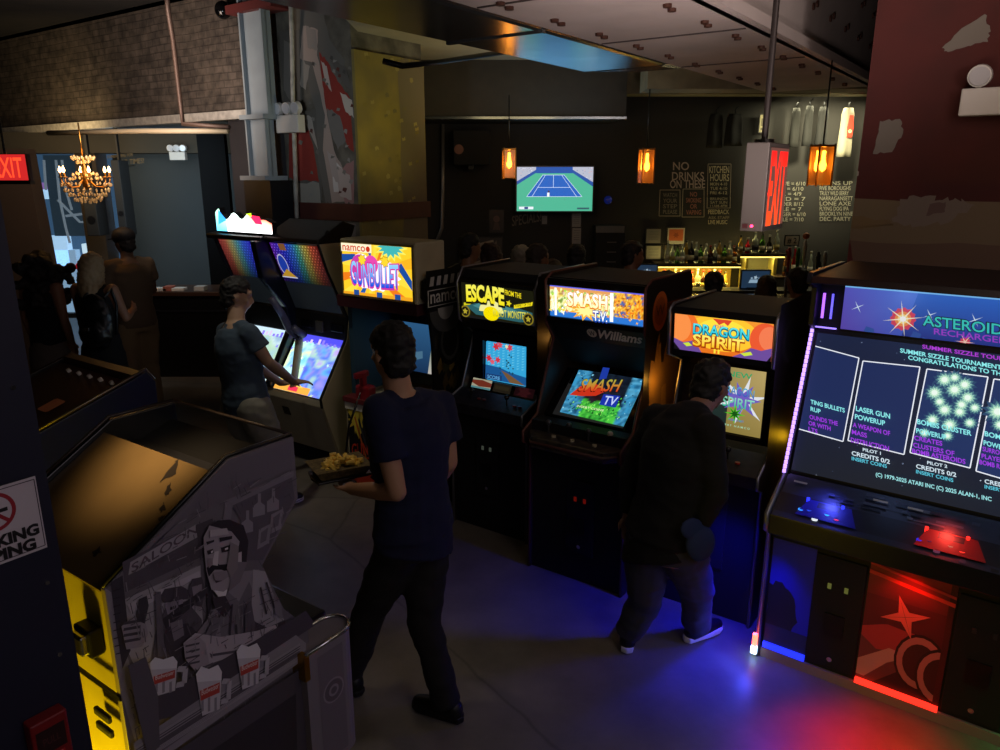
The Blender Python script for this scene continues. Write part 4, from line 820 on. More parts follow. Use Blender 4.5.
# crest-shaped side wing with the maker's name
crest = [(.10, 0), (.10, 1.20), (.06, 1.50), (.02, 1.54), (.02, 1.66), (.40, 1.74), (.44, 1.5), (.44, 0)]
MB().prx(crest, .82, .84).build('side_wing', mat('wing_dark', '#15120f', .4), g)
cr = Art((.8405, .02, 0), (0, .42, 0), (0, 0, 1.74), .0003).world(GM)
cr.poly([(.2, 0), (.2, .69), (.1, .86), (.02, .885), (.02, .95), (.9, .995), (.98, .86), (.98, 0)], '#1b1714')
for i in range(30): x, y = random.uniform(.22, .9), random.uniform(.05, .8); cr.poly(jag([(x, y), (x + .12, y + .02), (x + .06, y + .07), (x - .05, y + .03)], .01, 2), random.choice(['#6a5420', '#4a3a18', '#2c2416', '#7a6428', '#3a3c20']))
cr.disc(.6, .7, .3, '#0e0d0d', 24, ry=.1); cr.disc(.6, .7, .24, '#3a3a36', 24, ry=.08); cr.disc(.6, .7, .19, '#141312', 24, ry=.063)
cr.disc(.52, .83, .42, '#4a4844', 28, ry=.09, a0=180, a1=360); cr.disc(.5, .84, .2, '#a8a49c', 24, ry=.05, a0=180, a1=360)
cr.rect(.03, .845, .97, .99, '#0c0c0e'); cr.rect(.06, .85, .94, .915, '#c8c4bc'); cr.rect(.08, .853, .92, .912, '#121214'); cr.text('namco', .12, .864, .9, .035, '#c8c4bc')
for i in range(5): cr.poly([(.1 + i * .17, .93), (.2 + i * .17, .93), (.23 + i * .17, .965), (.14 + i * .17, .965)], '#b8b4ac', nl=(i == 0))
cr.build('wing_art', artmat('printed_satin'), g, 0)
MB().prx([(a, b) for a, b in crest], .74, .80).build('side_body', mat('wing_teal', '#0e1a22', .4), g) if 0 else None

# ---------------------------------------------------------------- F: twin-bay table-screen machine at the left end
MF = (-1.28, 5.45, G1); MM = frame_mx(*MF)
m = thing('arcade_cabinet', 'white-bodied twin-bay game machine with rainbow-lit glass and a glowing topper', 'arcade cabinet', (MF[0], MF[1], 0), MF[2], 'arcade cabinets in the row')
XR, XL = -.09, -1.36
M_beige = mat('beige_body', '#a39a84', .5, noise_amt=.08, nscale=3)
body = [(.14, .17), (.0, .60), (.01, .66), (.30, 1.07), (.34, 1.07), (.80, 1.07), (.80, .17)]
MB().prx([(.14, .17), (.0, .60), (.012, .645), (.30, 1.055), (.80, 1.055), (.80, .17)], XL, XR - .03).build('body', M_beige, m, bevel=.006)
MB().box(XL + .05, XR - .08, .22, .75, 0, .17).build('kick_base', BLK_MATTE, m)
sidep = [(.14, .17), (.0, .60), (-.01, .67), (.28, 1.09), (.31, 1.26), (.13, 1.64), (.06, 1.84), (.16, 1.93), (.30, 1.86), (.36, 1.45), (.80, 1.2), (.80, .17)]
MB().prx(sidep, XR - .03, XR).build('side_panel', mat('beige_side', '#b0a480', .5), m, bevel=.004)
MB().prx(sidep, XL - .03, XL).build('side_panel', mat('indigo_side', '#12101c', .4), m, bevel=.004)
edge_strip(m, sidep[1:8], XR - .015, .014, BLACK)
sdiv = [(.0, .66), (-.02, .7), (.24, 1.12), (.2, 1.3), (.0, 1.55), (-.05, 1.84), (.3, 1.86), (.45, 1.5), (.45, .9)]
MB().prx(sdiv, -.76, -.70).build('divider', mat('divider_navy', '#101520', .3), m, bevel=.01)
MB().prx([(.30, 1.055), (.30, 1.26), (.8, 1.26), (.8, 1.055)], XL, XR - .03).build('speaker_shelf', mat('shelf_charcoal', '#1c1b1a', .4), m)
for x in (-.64, -.28): MB().box(x, x + .14, .285, .30, 1.13, 1.2).build('card_reader', BLACK, m, bevel=.01)
MB().box(-.45, -.37, .28, .30, 1.11, 1.2).build('card_slot', mat('slot_grey', '#4a4640', .5), m, bevel=.004)
for (bx0, bx1, key) in ((-.69, XR - .035, 'right'), (XL + .01, -.77, 'left')):
    w = bx1 - bx0
    t5 = Art((bx0 + .01, .008, .665), (w - .02, 0, 0), V((0, .288, .405)), .0004).world(MM)
    t5.poly([(0, 0), (1, 0), (1, 1), (0, 1)], ['#9ad8e0', '#8878d8', '#5a50c8', '#9ac4d8']); 
    t5.field(0, 0, 1, 1, 22, 20, (lambda q1, q2: (lambda a_, b_: q1(a_, b_) if a_ < .45 else q2(a_, b_)))(palette(['#78c8e8', '#a8e8d8', '#e8f4b0', '#6ab8e8', '#c8f0f0', '#88d0c0'], 3.1, 4, 5), palette(['#5060e0', '#58a8e8', '#9088e0', '#4a70e0', '#a8d0b8', '#b098e8'], 7.7, 4, 5)) if key == 'right' else palette(['#88a8c0', '#b8d0d8', '#a8c8a8', '#90b8d0'], 2.2, 4, 4))
    for i in range(9): x, y = random.random(), random.random() * .8; t5.star(x, y, random.uniform(.02, .06), .012, 5, random.choice(['#f0fff0', '#d8f0a0', '#b8e8f8', '#7a70e8']), random.random())
    t5.rect(0, .88, 1, 1, '#4a48d8' if key == 'right' else '#b8d0e0')
    for i in range(12): x = i / 12; t5.rect(x, .86, x + .05, .86 + random.uniform(.03, .1), random.choice(['#8070e8', '#6058d0', '#c8b8f8']), nl=(i == 0))
    t5.rect(0, 0, .75, .12, '#e8a040'); t5.rect(.3, .02, .5, .1, '#e03050'); t5.poly([(0, .1), (.6, .1), (.4, .2), (0, .18)], '#f0c858')
    t5.build('table_screen', artmat('table_screen', 1.45), m)
    rn = Art((bx0 + .01, .285, 1.285), (w - .02, 0, 0), V((0, -.21, .54)), .0004).world(MM)
    rb = ['#7a2ad0', '#4a2ae0', '#2038f0', '#2a68e0', '#3aa088', '#b8a840', '#c04a28', '#7a1818']
    if key == 'left': rb = ['#8a1c20', '#b04a38', '#a8a060', '#4a9aa0', '#2a5ae8', '#3030f0', '#5a2ae0', '#8030c8']
    n = len(rb) - 1
    rn.rect(0, 0, 1, 1, '#0a0d12'); z0 = .42
    rn.grad(0, 0, 1, z0, '#0d1013', '#14181c')
    for i in range(n): rn.poly([(i / n, z0), ((i + 1) / n, z0), ((i + 1) / n, 1), (i / n, 1)], [tuple(.04 * c for c in lin(rb[i])), tuple(.04 * c for c in lin(rb[i + 1])), tuple(.5 * c for c in lin(rb[i + 1])), tuple(.5 * c for c in lin(rb[i]))], nl=(i == 0))
    for j in range(14):
        for i in range(17):
            x = (i + .5 * (j % 2) + .3) / 17; y = z0 + .02 + j * .041
            if x > .98: continue
            k = x * n; a, b = lin(rb[int(k)]), lin(rb[min(int(k) + 1, n)]); f = k - int(k); c = tuple(min(1, ((a[q_] * (1 - f) + b[q_] * f) * 1.5 + .10) * (.12 + 1.1 * (y - z0) / (1 - z0))) for q_ in range(3)); rn.disc(x, y, .011, c, 6, nl=(i + j == 0))
    if key == 'right':
        rn.disc(.12, .68, .1, '#c8c8e8', 20, ry=.16); rn.disc(.12, .68, .085, '#2040b0', 20, ry=.14); rn.poly([(.0, .50), (.16, .62), (.32, .5)], '#c8982c'); rn.rect(0, .485, .33, .5, '#d8dcf0'); rn.rect(.18, .9, .32, 1, '#8a5a30')
    else: rn.disc(.88, .5, .07, '#3a3a70', 18); rn.disc(.88, .5, .055, '#181838', 18)
    rn.build('display_glass', artmat('rainbow_glass', .75), m)
# beige bar and curved grey tube across the right bay
MB().tube([(-.46, .03, .70), (-.53, .13, .86), (-.57, .2, 1.0), (-.57, .22, 1.12)], .032, 8).build('beige_bar', M_beige, m)
MB().tube([(-.53, .12, 1.16), (-.50, .2, 1.09), (-.56, .2, 1.06), (-.62, .16, 1.12), (-.62, .1, 1.26), (-.64, .02, 1.40)], .03, 8).build('curved_tube', mat('grey_violet_plastic', '#50506a', .4), m)
hood = [(.03, 1.84), (.04, 1.87), (.30, 2.0), (.42, 1.96), (.36, 1.84)]
MB().prx(hood, -.70, XR + .01).build('hood', BLACK, m, bevel=.01); MB().prx([(.0, 1.83), (.0, 1.87), (.36, 1.9), (.36, 1.83)], XL - .03, -.70).build('hood', BLACK, m, bevel=.01)
# topper
pts = []
n = 40
for i in range(n + 1):
    x = i / n; pts.append((x, .55 + .3 * math.sin(x * 3.0 + .3) * .6 + .12 * math.sin(x * 23) * (1 if x < .7 else .3) + (.22 if x < .08 else 0)))
TX0, TX1 = -1.30, -.60
tp = MB().pry([(TX0 + (TX1 - TX0) * x, 1.88 + .2 * y) for x, y in pts] + [(TX1 - .02, 1.88), (TX0 + .05, 1.88)], .05, .10).build('topper_body', mat('topper_back', '#101018', .4), m)
ta = Art((TX0, .049, 1.88), (TX1 - TX0, 0, 0), (0, 0, .2), .0004).world(MM)
for i in range(n):
    x = i / n; c0 = '#58c0f0' if x < .18 else ('#ffffff' if x < .6 else ('#e83048' if x < .82 else '#f8fcff')); c1 = '#a8f0c8' if x < .3 else '#c0f8f8' if x < .6 else '#ff8060'
    if c0 == '#ffffff': cl = ['#ffffff', '#ffffff', '#e8fff8', '#e8fff8']
    else: cl = [c0 if x < .18 else '#ffffff', c0 if x < .18 else '#ffffff', c1, c1]
    ta.poly([(pts[i][0], .06), (pts[i + 1][0], .06), (pts[i + 1][0], pts[i + 1][1] - .04), (pts[i][0], pts[i][1] - .04)], cl, nl=(i == 0))
ta.poly([(.62, .75), (.8, .7), (.84, .4), (.72, .42)], '#e02048'); ta.poly([(.56, .78), (.66, .82), (.66, .68)], '#a8d820'); ta.poly([(.04, .3), (.06, .9), (.2, .5)], '#3088e0'); ta.build('topper_art', artmat('topper_glow', 3.0), m, 0)
# small plates on the front
MB().box(-.62, -.53, -.002, .01, .47, .53).build('cash_plate', BLACK, m) if 0 else MB().slab([(-.62, .045, .45), (-.54, .045, .45), (-.54, .025, .52), (-.62, .025, .52)], -.02).build('cash_plate', BLACK, m)

# ---------------------------------------------------------------- G: saloon-art cabinet in the left foreground
TF = (-.549, 1.881, 54.8); TM = frame_mx(*TF)       # x towards its front, y towards its far side, near side at y = 0
tpz = thing('arcade_cabinet', 'arcade cabinet with saloon side art and a scuffed brown top, left foreground', 'arcade cabinet', (TF[0], TF[1], 0), TF[2])
DY = .56
sprof = [(-.53, .0), (-.53, 1.47), (-.20, 1.665), (0, 1.666), (0, 1.491), (-.131, 1.348), (-.075, 1.19), (-.02, 1.12), (.0, 1.085), (.0, 0)]
M_lav = mat('side_print_base', '#7a727c', .5)
MB().pry(sprof, 0, .02).build('side_panel', M_lav, tpz, bevel=.003); MB().pry(sprof, DY - .02, DY).build('side_panel', BLACK, tpz, bevel=.003)
MB().pry([(-.51, .02), (-.51, 1.44), (-.35, 1.44), (-.35, .02)], .02, DY - .02).build('back_panel', mat('pale_yellow_board', '#a89c50', .5, noise_amt=.15, nscale=6), tpz)
MB().pry([(-.35, .02), (-.35, 1.3), (-.13, 1.3), (-.02, 1.05), (-.02, .02)], .02, DY - .02).build('body', BLACK, tpz)
M_brown = mat('worn_brown_top', '#5e4c30', .3, noise_amt=.12, nscale=7, bump=.04)
tq = [(-.525, .022, 1.455), (-.225, .022, 1.635), (-.225, DY - .022, 1.635), (-.525, DY - .022, 1.455)]
top = MB().slab(tq, -.02).build('top_board', M_brown, tpz)
MB().pry([(-.225, 1.635), (-.215, 1.60), (-.12, 1.585), (-.02, 1.62), (-.01, 1.60), (-.02, 1.49), (-.13, 1.36), (-.3, 1.36), (-.3, 1.55)], .02, DY - .02).build('marquee_box', BLACK, tpz)
MB().tube([(-.53, .01, 1.475), (-.2, .01, 1.672), (0, .01, 1.672)], .006, 6).build('edge_trim', BLACK, tpz)
MB().tube([(-.53, DY - .01, 1.475), (-.2, DY - .01, 1.672), (0, DY - .01, 1.672), (0, .01, 1.672)], .005, 6).build('edge_trim', mat('rim_brown', '#2a1e18', .4), tpz)
wn = Art(V((-.525, .022, 1.4555)), V((.30, 0, .18)), V((0, DY - .044, 0)), .0004).world(TM)
for pts in ([(160, 482), (176, 462), (179, 458), (176, 474), (163, 480)], [(165, 492), (170, 482), (172, 490), (166, 497)], [(160, 508), (164, 502), (166, 510), (160, 513)], [(158, 518), (166, 514), (163, 524)], [(92, 552), (100, 546), (102, 552), (95, 557)]):
    wn = Art(V((-.525, .022, 1.4555)), V((.30, 0, .18)), V((0, DY - .044, 0)), .0004).world(TM); wn.poly(jag([wn.P(*p) for p in pts], .009, 4), '#1a1410'); wn.build('scuff_mark', artmat('printed_satin'), tpz, 0)
MB().box(-.536, -.52, .06, .30, .62, .63).build('panel_gap', BLACK, tpz) if 0 else MB().box(-.534, -.528, .0, DY, 1.19, 1.2).build('panel_seam', BLACK, tpz)
lt = MB().box(-.545, -.51, .08, .15, 1.27, 1.34).build('latch', DARKMET, tpz, bevel=.006); MB().box(-.56, -.53, .09, .14, 1.28, 1.33).build('latch_pull', CHROME, lt, bevel=.006)
for z in (1.06, 1.10): MB().box(-.54, -.528, .06, .13, z, z + .022).build('vent_slot', BLK_MATTE, tpz, bevel=.006)
# side picture
sx = Art((-.53, -.0005, 0), (.53, 0, 0), (0, 0, 1.666), .0003).world(TM)
def s_(pts, col): sx.poly(pts, col, px=True)
lav = '#6e6670'; dkk = '#3a3440'; lt1 = '#a098a4'; mid = '#8a828e'
sx.poly([((a + .53) / .53, b / 1.666) for a, b in sprof], lav)
def ins(q):      # inside the panel's outline?
    x, z = q[0] * .53 - .53, q[1] * 1.666; c = False
    for i in range(len(sprof)):
        (x1_, z1_), (x2_, z2_) = sprof[i], sprof[i - 1]
        if (z1_ > z) != (z2_ > z) and x < (x2_ - x1_) * (z - z1_) / (z2_ - z1_) + x1_: c = not c
    return c
s_([(109, 592), (229, 463), (291, 441), (292, 470), (180, 520), (130, 565)], '#6a626e')
s_([(100, 585), (111, 592), (150, 745), (140, 760), (120, 690)], '#8d8591')
s_([(122, 562), (195, 525), (215, 520), (220, 545), (205, 555), (125, 592)], '#544c58'); s_([(130, 562), (196, 524), (199, 536), (128, 575)], '#9c94a0')
sx.text('SALOON', 131, 573, 197, 9, '#5a4a58', y1=532, px=True)
s_([(122, 600), (200, 565), (203, 640), (175, 660), (140, 680), (127, 650)], '#a79fab')
s_([(110, 582), (122, 575), (130, 650), (122, 668), (116, 630)], '#3c3642')
s_([(195, 525), (212, 518), (214, 545), (200, 560)], '#4c444e'); s_([(228, 500), (290, 470), (294, 498), (262, 560), (245, 560), (240, 520)], '#5d5561'); s_([(218, 545), (225, 500), (293, 470), (293, 476), (232, 505), (226, 545)], '#7c7480')
for (u, v) in ((258, 505), (272, 500), (246, 522)): s_([(u - 6, v + 12), (u + 6, v + 9), (u + 6, v), (u + 2, v - 3), (u + 2, v - 12), (u - 1, v - 12), (u - 1, v - 3), (u - 6, v + 1)], '#8b8390')
for (u, v) in ((262, 535), (274, 520)): s_([(u - 6, v + 14), (u + 6, v + 8), (u + 8, v - 12), (u - 4, v - 6)], '#8b8390'); s_([(u - 3, v + 8), (u + 3, v + 5), (u + 5, v - 8), (u - 2, v - 3)], '#6a626e')
for k in range(9): sx.line((112, 590 + k * 8), (119, 588 + k * 8), .0015, '#2c2632', px=True, nl=(k == 0))
s_([(126, 604), (198, 570), (199, 576), (130, 612)], '#bcb2c0'); s_([(204, 560), (209, 558), (212, 600), (206, 618)], '#342e3a')
# two onlookers
s_([(150, 660), (155, 625), (165, 605), (185, 600), (200, 618), (203, 650), (180, 670)], '#5a525e'); s_([(158, 596), (163, 588), (180, 585), (188, 590), (186, 598), (162, 602)], '#48404c'); s_([(163, 603), (181, 598), (182, 612), (174, 620), (166, 614)], '#93879a'); s_([(186, 590), (190, 578), (200, 576), (204, 590), (200, 606), (190, 604)], '#4e4652'); s_([(190, 586), (200, 583), (200, 596), (192, 598)], '#8e8290')
s_([(160, 618), (205, 585), (206, 592), (164, 628)], '#3a343e')
s_([(158, 640), (166, 625), (186, 622), (198, 634), (196, 660), (176, 668)], '#443c48'); s_([(168, 622), (180, 618), (182, 634), (172, 640)], '#7e7482'); s_([(168, 606), (174, 604), (174, 607), (168, 609)], '#2a242e'); s_([(176, 604), (181, 602), (181, 605), (176, 607)], '#2a242e'); s_([(170, 613), (180, 610), (178, 614), (171, 615)], '#2e2832')
# hand with a pistol, left
s_([(119, 625), (130, 615), (142, 618), (146, 632), (140, 645), (124, 648)], '#968c98')
for k in range(4): sx.line((121, 622 + k * 6), (138, 619 + k * 6), .004, '#4a424e', px=True)
s_([(134, 618), (136, 598), (144, 594), (146, 604), (142, 622)], '#3c3640'); s_([(152, 590), (158, 590), (162, 655), (155, 655)], '#665e6a')
# barkeeper
s_([(196, 668), (182, 650), (195, 630), (213, 606), (216, 590), (240, 570), (256, 568), (266, 590), (278, 610), (283, 630), (262, 652), (250, 665)], '#89808c')
s_([(214, 606), (225, 590), (236, 600), (238, 655), (222, 660)], '#756d79'); s_([(236, 600), (246, 580), (254, 600), (252, 652), (238, 656)], '#6c6470')
s_([(250, 568), (262, 570), (275, 606), (283, 622), (264, 630), (248, 616)], '#a29aa6'); s_([(244, 616), (264, 626), (282, 618), (283, 626), (262, 636), (246, 628)], '#4a424e')
s_([(208, 586), (216, 596), (222, 596), (224, 588), (214, 584)], '#e0dae0'); s_([(209, 596), (222, 594), (228, 606), (221, 616), (211, 606)], '#3c343e')
s_([(201, 552), (200, 536), (206, 524), (218, 518), (234, 522), (243, 534), (243, 560), (232, 582), (220, 590), (208, 588), (203, 570)], '#9f939f')
s_([(206, 524), (214, 519), (226, 518), (240, 524), (245, 540), (243, 560), (238, 566), (234, 552), (236, 540), (228, 530), (214, 526)], '#2e2730')
s_([(232, 552), (238, 550), (238, 562), (233, 568)], '#c0b4be'); s_([(203, 566), (211, 560), (216, 563), (226, 562), (228, 572), (218, 568), (211, 568), (205, 575)], '#1f1a22'); s_([(211, 550), (215, 549), (214, 564), (208, 563)], '#c8bcc4')
s_([(203, 549), (209, 547), (210, 551), (204, 553)], '#2a242c'); s_([(217, 546), (226, 543), (226, 549), (218, 551)], '#2a242c'); s_([(211, 578), (219, 576), (218, 579), (212, 581)], '#4a3a44'); s_([(202, 540), (210, 538), (210, 540), (203, 543)], '#2a242c'); s_([(215, 536), (228, 534), (228, 537), (216, 540)], '#2a242c')
s_([(230, 560), (243, 560), (236, 580), (224, 590)], '#7a6f7a')
for (a_, b_) in (((228, 602), (224, 655)), ((232, 622), (234, 655)), ((216, 612), (205, 640)), ((262, 580), (270, 606)), ((256, 585), (262, 612)), ((198, 640), (190, 655))): sx.line(a_, b_, .003, '#3e3642', px=True)
s_([(226, 540), (234, 544), (233, 566), (226, 576), (222, 566)], '#84787f'); s_([(203, 556), (208, 556), (208, 562), (204, 566)], '#8a7e88'); s_([(205, 528), (222, 526), (224, 532), (205, 535)], '#b4a8b2'); s_([(206, 549), (208, 548), (208, 550), (206, 551)], '#ded6de'); s_([(220, 546), (223, 545), (223, 547), (220, 548)], '#ded6de')
s_([(208, 570), (222, 568), (224, 574), (218, 578), (210, 578)], '#8c7f8a'); s_([(240, 604), (246, 598), (250, 622), (246, 650), (240, 652)], '#5a525e'); s_([(198, 636), (210, 612), (216, 616), (208, 640)], '#6c6470'); s_([(268, 590), (276, 602), (278, 616), (270, 612)], '#7c7480')
# crossed forearms
s_([(184, 655), (178, 640), (190, 630), (215, 634), (252, 628), (270, 622), (276, 634), (262, 648), (225, 654), (200, 662)], '#b0a4b0')
s_([(178, 640), (192, 632), (200, 640), (204, 660), (190, 668), (180, 656)], '#a0949f')
for k in range(4): sx.line((180, 643 + k * 6), (194, 640 + k * 6), .003, '#574e5a', px=True)
sx.line((205, 652), (258, 644), .004, '#5a525e', px=True)
for i in range(620):     # engraved hatching
    u_, v_ = random.uniform(118, 290), random.uniform(470, 745); L_ = random.uniform(4, 14); a_ = random.choice([-.5, -.5, 1.2, 1.5]) + random.uniform(-.15, .15)
    if 196 < u_ < 250 and 508 < v_ < 592: continue
    if not (ins(sx.P(u_, v_)) and ins(sx.P(u_ + L_ * math.cos(a_), v_ + L_ * math.sin(a_)))): continue
    sx.line((u_, v_), (u_ + L_ * math.cos(a_), v_ + L_ * math.sin(a_)), .0012, random.choice(['#4e4652', '#585058', '#8a828c', '#5e5662']), px=True, nl=(i == 0))
# counter and mugs
s_([(128, 700), (150, 690), (165, 686), (300, 608), (310, 622), (170, 712), (133, 720)], '#4a424e'); s_([(118, 745), (290, 632), (300, 640), (300, 655), (140, 765), (128, 765)], '#8e8692'); s_([(125, 750), (292, 644), (294, 650), (135, 762)], '#6c6470'); s_([(150, 760), (300, 662), (305, 750), (310, 790), (150, 790)], '#4b4450'); s_([(170, 770), (290, 690), (292, 780), (170, 790)], '#332d38')
for k in range(14):
    o_ = k * 3.4; sx.line((124 + random.uniform(0, 30), 750 + o_ * .3 - 3 - random.uniform(0, 20)), (290 - random.uniform(0, 60), 640 + o_ * .3 + random.uniform(0, 34)), .0016, random.choice(['#5a525e', '#a098a4', '#48404c']), px=True, nl=(k == 0)) if 0 else sx.line((128, 756 - k * 1.4 + 6), (294, 650 - k * 1.2 + 6), .0014, random.choice(['#5a525e', '#a098a4', '#544c58']), px=True, nl=(k == 0))
for (u, v, w, h) in ((157, 672, 28, 36), (202, 686, 26, 46), (241, 662, 24, 42)):
    s_([(u - w * .5, v - h * .35), (u - w * .3, v - h * .52), (u, v - h * .46), (u + w * .35, v - h * .55), (u + w * .5, v - h * .4), (u + w * .42, v + h * .40), (u - w * .25, v + h * .55)], '#c4bcc8')
    s_([(u - w * .5, v - h * .35), (u - w * .3, v - h * .52), (u, v - h * .46), (u + w * .35, v - h * .55), (u + w * .5, v - h * .4), (u + w * .48, v - h * .22), (u - w * .46, v - h * .18)], '#dcd6e0')
    for k in (-.25, 0, .25): sx.line((u + w * k, v + h * .45), (u + w * k, v + h * .15), .004, '#8c8490', px=True)
    sx.loop([(u + w * .5, v - h * .2), (u + w * .78, v - h * .2), (u + w * .74, v + h * .2), (u + w * .45, v + h * .25)], .008, '#b4acb8', px=True, close=False)
    s_([(u - w * .36, v), (u + w * .40, v - h * .18), (u + w * .40, v + h * .04), (u - w * .33, v + h * .22)], '#b44038'); sx.text('Budweiser', u - w * .3, v + h * .1, u + w * .36, h * .12, '#e0c8c8', y1=v - h * .06, px=True)
s_([(120, 660), (138, 652), (150, 690), (152, 740), (140, 752), (128, 700)], '#5c5460')
sx.build('side_art', artmat('printed_lavender', 0, .55), tpz, 0)
# control deck with the rounded chrome-rimmed end
ring = [(-.055, -.05), (.085, -.05)] + [(.085 + .055 * math.sin(R(a)) , .0 - .05 * math.cos(R(a))) for a in range(10, 180, 17)] + [(.085, .05), (-.055, .05)]
MB().prz(ring, .64, 1.045).build('control_deck_end', M_lav, tpz)
MB().tube([(a, b, 1.05) for a, b in ring], .006, 6).build('chrome_rim', CHROME, tpz)
MB().box(-.062, -.045, -.054, .0, .97, 1.05).build('brass_strap', BRASS, tpz)
MB().prz([(0, .09), (.15, .09), (.15, DY), (0, DY)], .80, 1.04).build('control_deck', BLACK, tpz, bevel=.01)
ba = Art((-.015, -.0505, .66), (.095, 0, 0), (0, 0, .36), .0003).world(TM); ba.rect(0, 0, 1, 1, '#6c6470'); ba.disc(.55, .62, .42, '#8a828e', 24); ba.disc(.55, .62, .36, '#5c5460', 24); ba.disc(.55, .62, .2, '#8a828e', 20); ba.disc(.55, .62, .12, '#5c5460', 20); ba.build('deck_art', artmat('printed_lavender'), tpz, 0)

# ---------------------------------------------------------------- H: dark blue machine behind it
HF = (-1.80, 3.30, 54.8); HM = frame_mx(*HF)
h = thing('arcade_cabinet', 'navy-sided machine with a plain brown top, orange sticker and five pale screws', 'arcade cabinet', (HF[0], HF[1], 0), HF[2])
def hz(u, v, z): r = ray(u, v); t_ = (z - CAMH) / r.z; return HM.inverted() @ (V((0, 0, CAMH)) + r * t_)
c0 = hz(60, 455, 1.25); c1 = hz(130, 378, 1.34); c2 = hz(56, 352, 1.34)
hp = [(-.75, 0), (-.75, 1.10), (0, 1.34), (.06, 1.36), (.10, 1.3), (.10, 0)]
o1 = hz(136, 378, 1.34)
h.location = HM @ V((o1.x, o1.y, 0)); h.location.z = 0; HM = frame_mx(h.location.x, h.location.y, 54.8)
MB().pry(hp, 0, .03).build('side_panel', mat('navy_side', '#141c3c', .4), h, bevel=.004); MB().pry(hp, .75, .78).build('side_panel', BLACK, h, bevel=.004)
MB().pry([(-.73, 0), (-.73, 1.09), (-.02, 1.315), (.04, 1.30), (.04, 0)], .03, .75).build('body', mat('umber_top', '#40281a', .45, noise_amt=.1), h)
MB().pry([(.0, 1.30), (.0, 1.35), (.05, 1.36), (.08, 1.3)], .03, .75).build('head_rail', mat('umber_rail', '#3a2416', .4), h)
for k in range(5): MB().cyl((-.06, .12 + k * .11, 1.30), (-.07, .12 + k * .11, 1.318), .011, n=10).build('screw_cap', mat('pale_cap', '#e0d8cc', .4), h)
MB().tube([(-.75, .015, 1.11), (0, .015, 1.35), (.06, .015, 1.37), (.10, .015, 1.31)], .01, 6).build('edge_trim', mat('metal_edge', '#6a6058', .3, .8), h)
st = Art(V((-.36, .20, 1.2135)), V((.10, 0, .0317)), V((0, .10, 0)), .0003); st.poly([(.1, 0), (.9, 0), (1, .1), (1, .9), (.9, 1), (.1, 1), (0, .9), (0, .1)], '#e89060'); st.build('sticker', artmat('printed_satin'), h, 0)
# ================================================================== things on the walls, the bar, signs and lamps
# near partition on the left, with its sign and fire alarm
NF = frame_mx(-.81, 1.25, 54.8)
struct('wall_partition', MB().box(-1.6, 0, 0, .10, 0, 2.325), mat('navy_partition', '#1c1c30', .5, noise_amt=.1), NF)
sgn = Art((-.168, -.008, 1.690), (.146, 0, 0), (0, 0, .138), .0003).world(NF)
sgn.rect(0, 0, 1, 1, '#c8bcc4'); sgn.loop([(.02, .04), (.98, .04), (.98, .96), (.02, .96)], .012, '#4a4048')
cx, cy = .5, .69; sgn.disc(cx, cy, .24, '#9c2430', 32); sgn.disc(cx, cy, .195, '#c8bcc4', 32)
sgn.poly([(cx - .15, cy - .02), (cx + .15, cy - .02), (cx + .15, cy + .03), (cx - .15, cy + .03)], '#1c181c'); sgn.line((cx - .15, cy + .16), (cx + .15, cy - .16), .045, '#9c2430')
sgn.text('SMOKING', .06, .235, .94, .15, '#1c181c', bold=.05); sgn.text('VAPING', .12, .055, .88, .15, '#1c181c', bold=.05)
o = sgn.build('no_smoking_sign', artmat('printed_satin'), None, .003); o.matrix_world = NF; tag(o, 'white no smoking or vaping sign with a red barred circle on the navy partition', 'sign')
o = MB().box(-.30, -.101, -.006, -.001, 1.90, 1.955).build('wall_plate', WHITEPL, None, bevel=.002); o.matrix_world = NF; tag(o, 'white plate at the left edge of the navy partition, above the no smoking sign', 'plate')
fa = thing('fire_alarm_box', 'red fire alarm box low on the navy partition', 'fire alarm', NF @ V((-.075, -.001, 1.25)), 54.8)
MB().box(-.035, .03, -.03, 0, -.02, .125).build('housing', mat('alarm_red', '#7a1416', .4), fa, bevel=.004)
af = Art((-.028, -.0305, .055), (.05, 0, 0), (0, 0, .05)); af.rect(0, 0, 1, 1, '#2a0c0e'); af.text('PULL', .2, .35, .8, .3, '#4a2224'); af.build('handle_plate', artmat('printed_satin'), fa, .001)
af = Art((-.02, -.0305, .035), (.036, 0, 0), (0, 0, .014)); af.rect(0, 0, 1, 1, '#a81c1c'); af.text('FIRE', .1, .2, .9, .6, '#e8c8c0'); af.build('lettering', artmat('printed_satin'), fa, .001)
for z in (1.99, 1.62, 1.47): tag(MB().cyl((0, 0, 0), (0, -.004, 0), .004).build('rivet', CHROME), 'small metal rivet on the edge of the navy partition, %s' % {1.99: 'highest of three', 1.62: 'middle of three', 1.47: 'lowest of three'}[z], 'rivet').matrix_world = NF @ Matrix.Translation((-.03, 0, z))

M_grey = mat('sign_grey', '#4a4440', .5); 
e = thing('exit_sign', 'box exit sign with glowing red letters hanging on a pole in front of the bar', 'exit sign', (1.10, 3.2, 2.105), 54.8)
EM_ = frame_mx(1.10, 3.2, 54.8)
MB().box(0, .30, 0, .095, 0, .36).build('housing', M_grey, e, bevel=.004)
f = Art((.02, -.001, .02), (.27, 0, 0), (0, 0, .32), .0004); f.rect(0, 0, 1, 1, '#5c3830'); f.text('EXIT', .05, .04, .95, .92, '#ff4a18', col2='#ff1414', bold=.03); f.poly([(-.0, .42), (.08, .5), (.08, .34)], '#ff2a1a'); f.build('face', artmat('exit_red', 1.5), e, .002)
MB().box(-.003, 0, .062, .085, .012, .03).build('test_button', mat('dark_red_button', '#401014', .4), e); MB().ball((-.004, .045, .022), .006, 8).build('indicator', mat('indicator_red', '#ff2040', .4, emit='#ff3060', es=6), e)
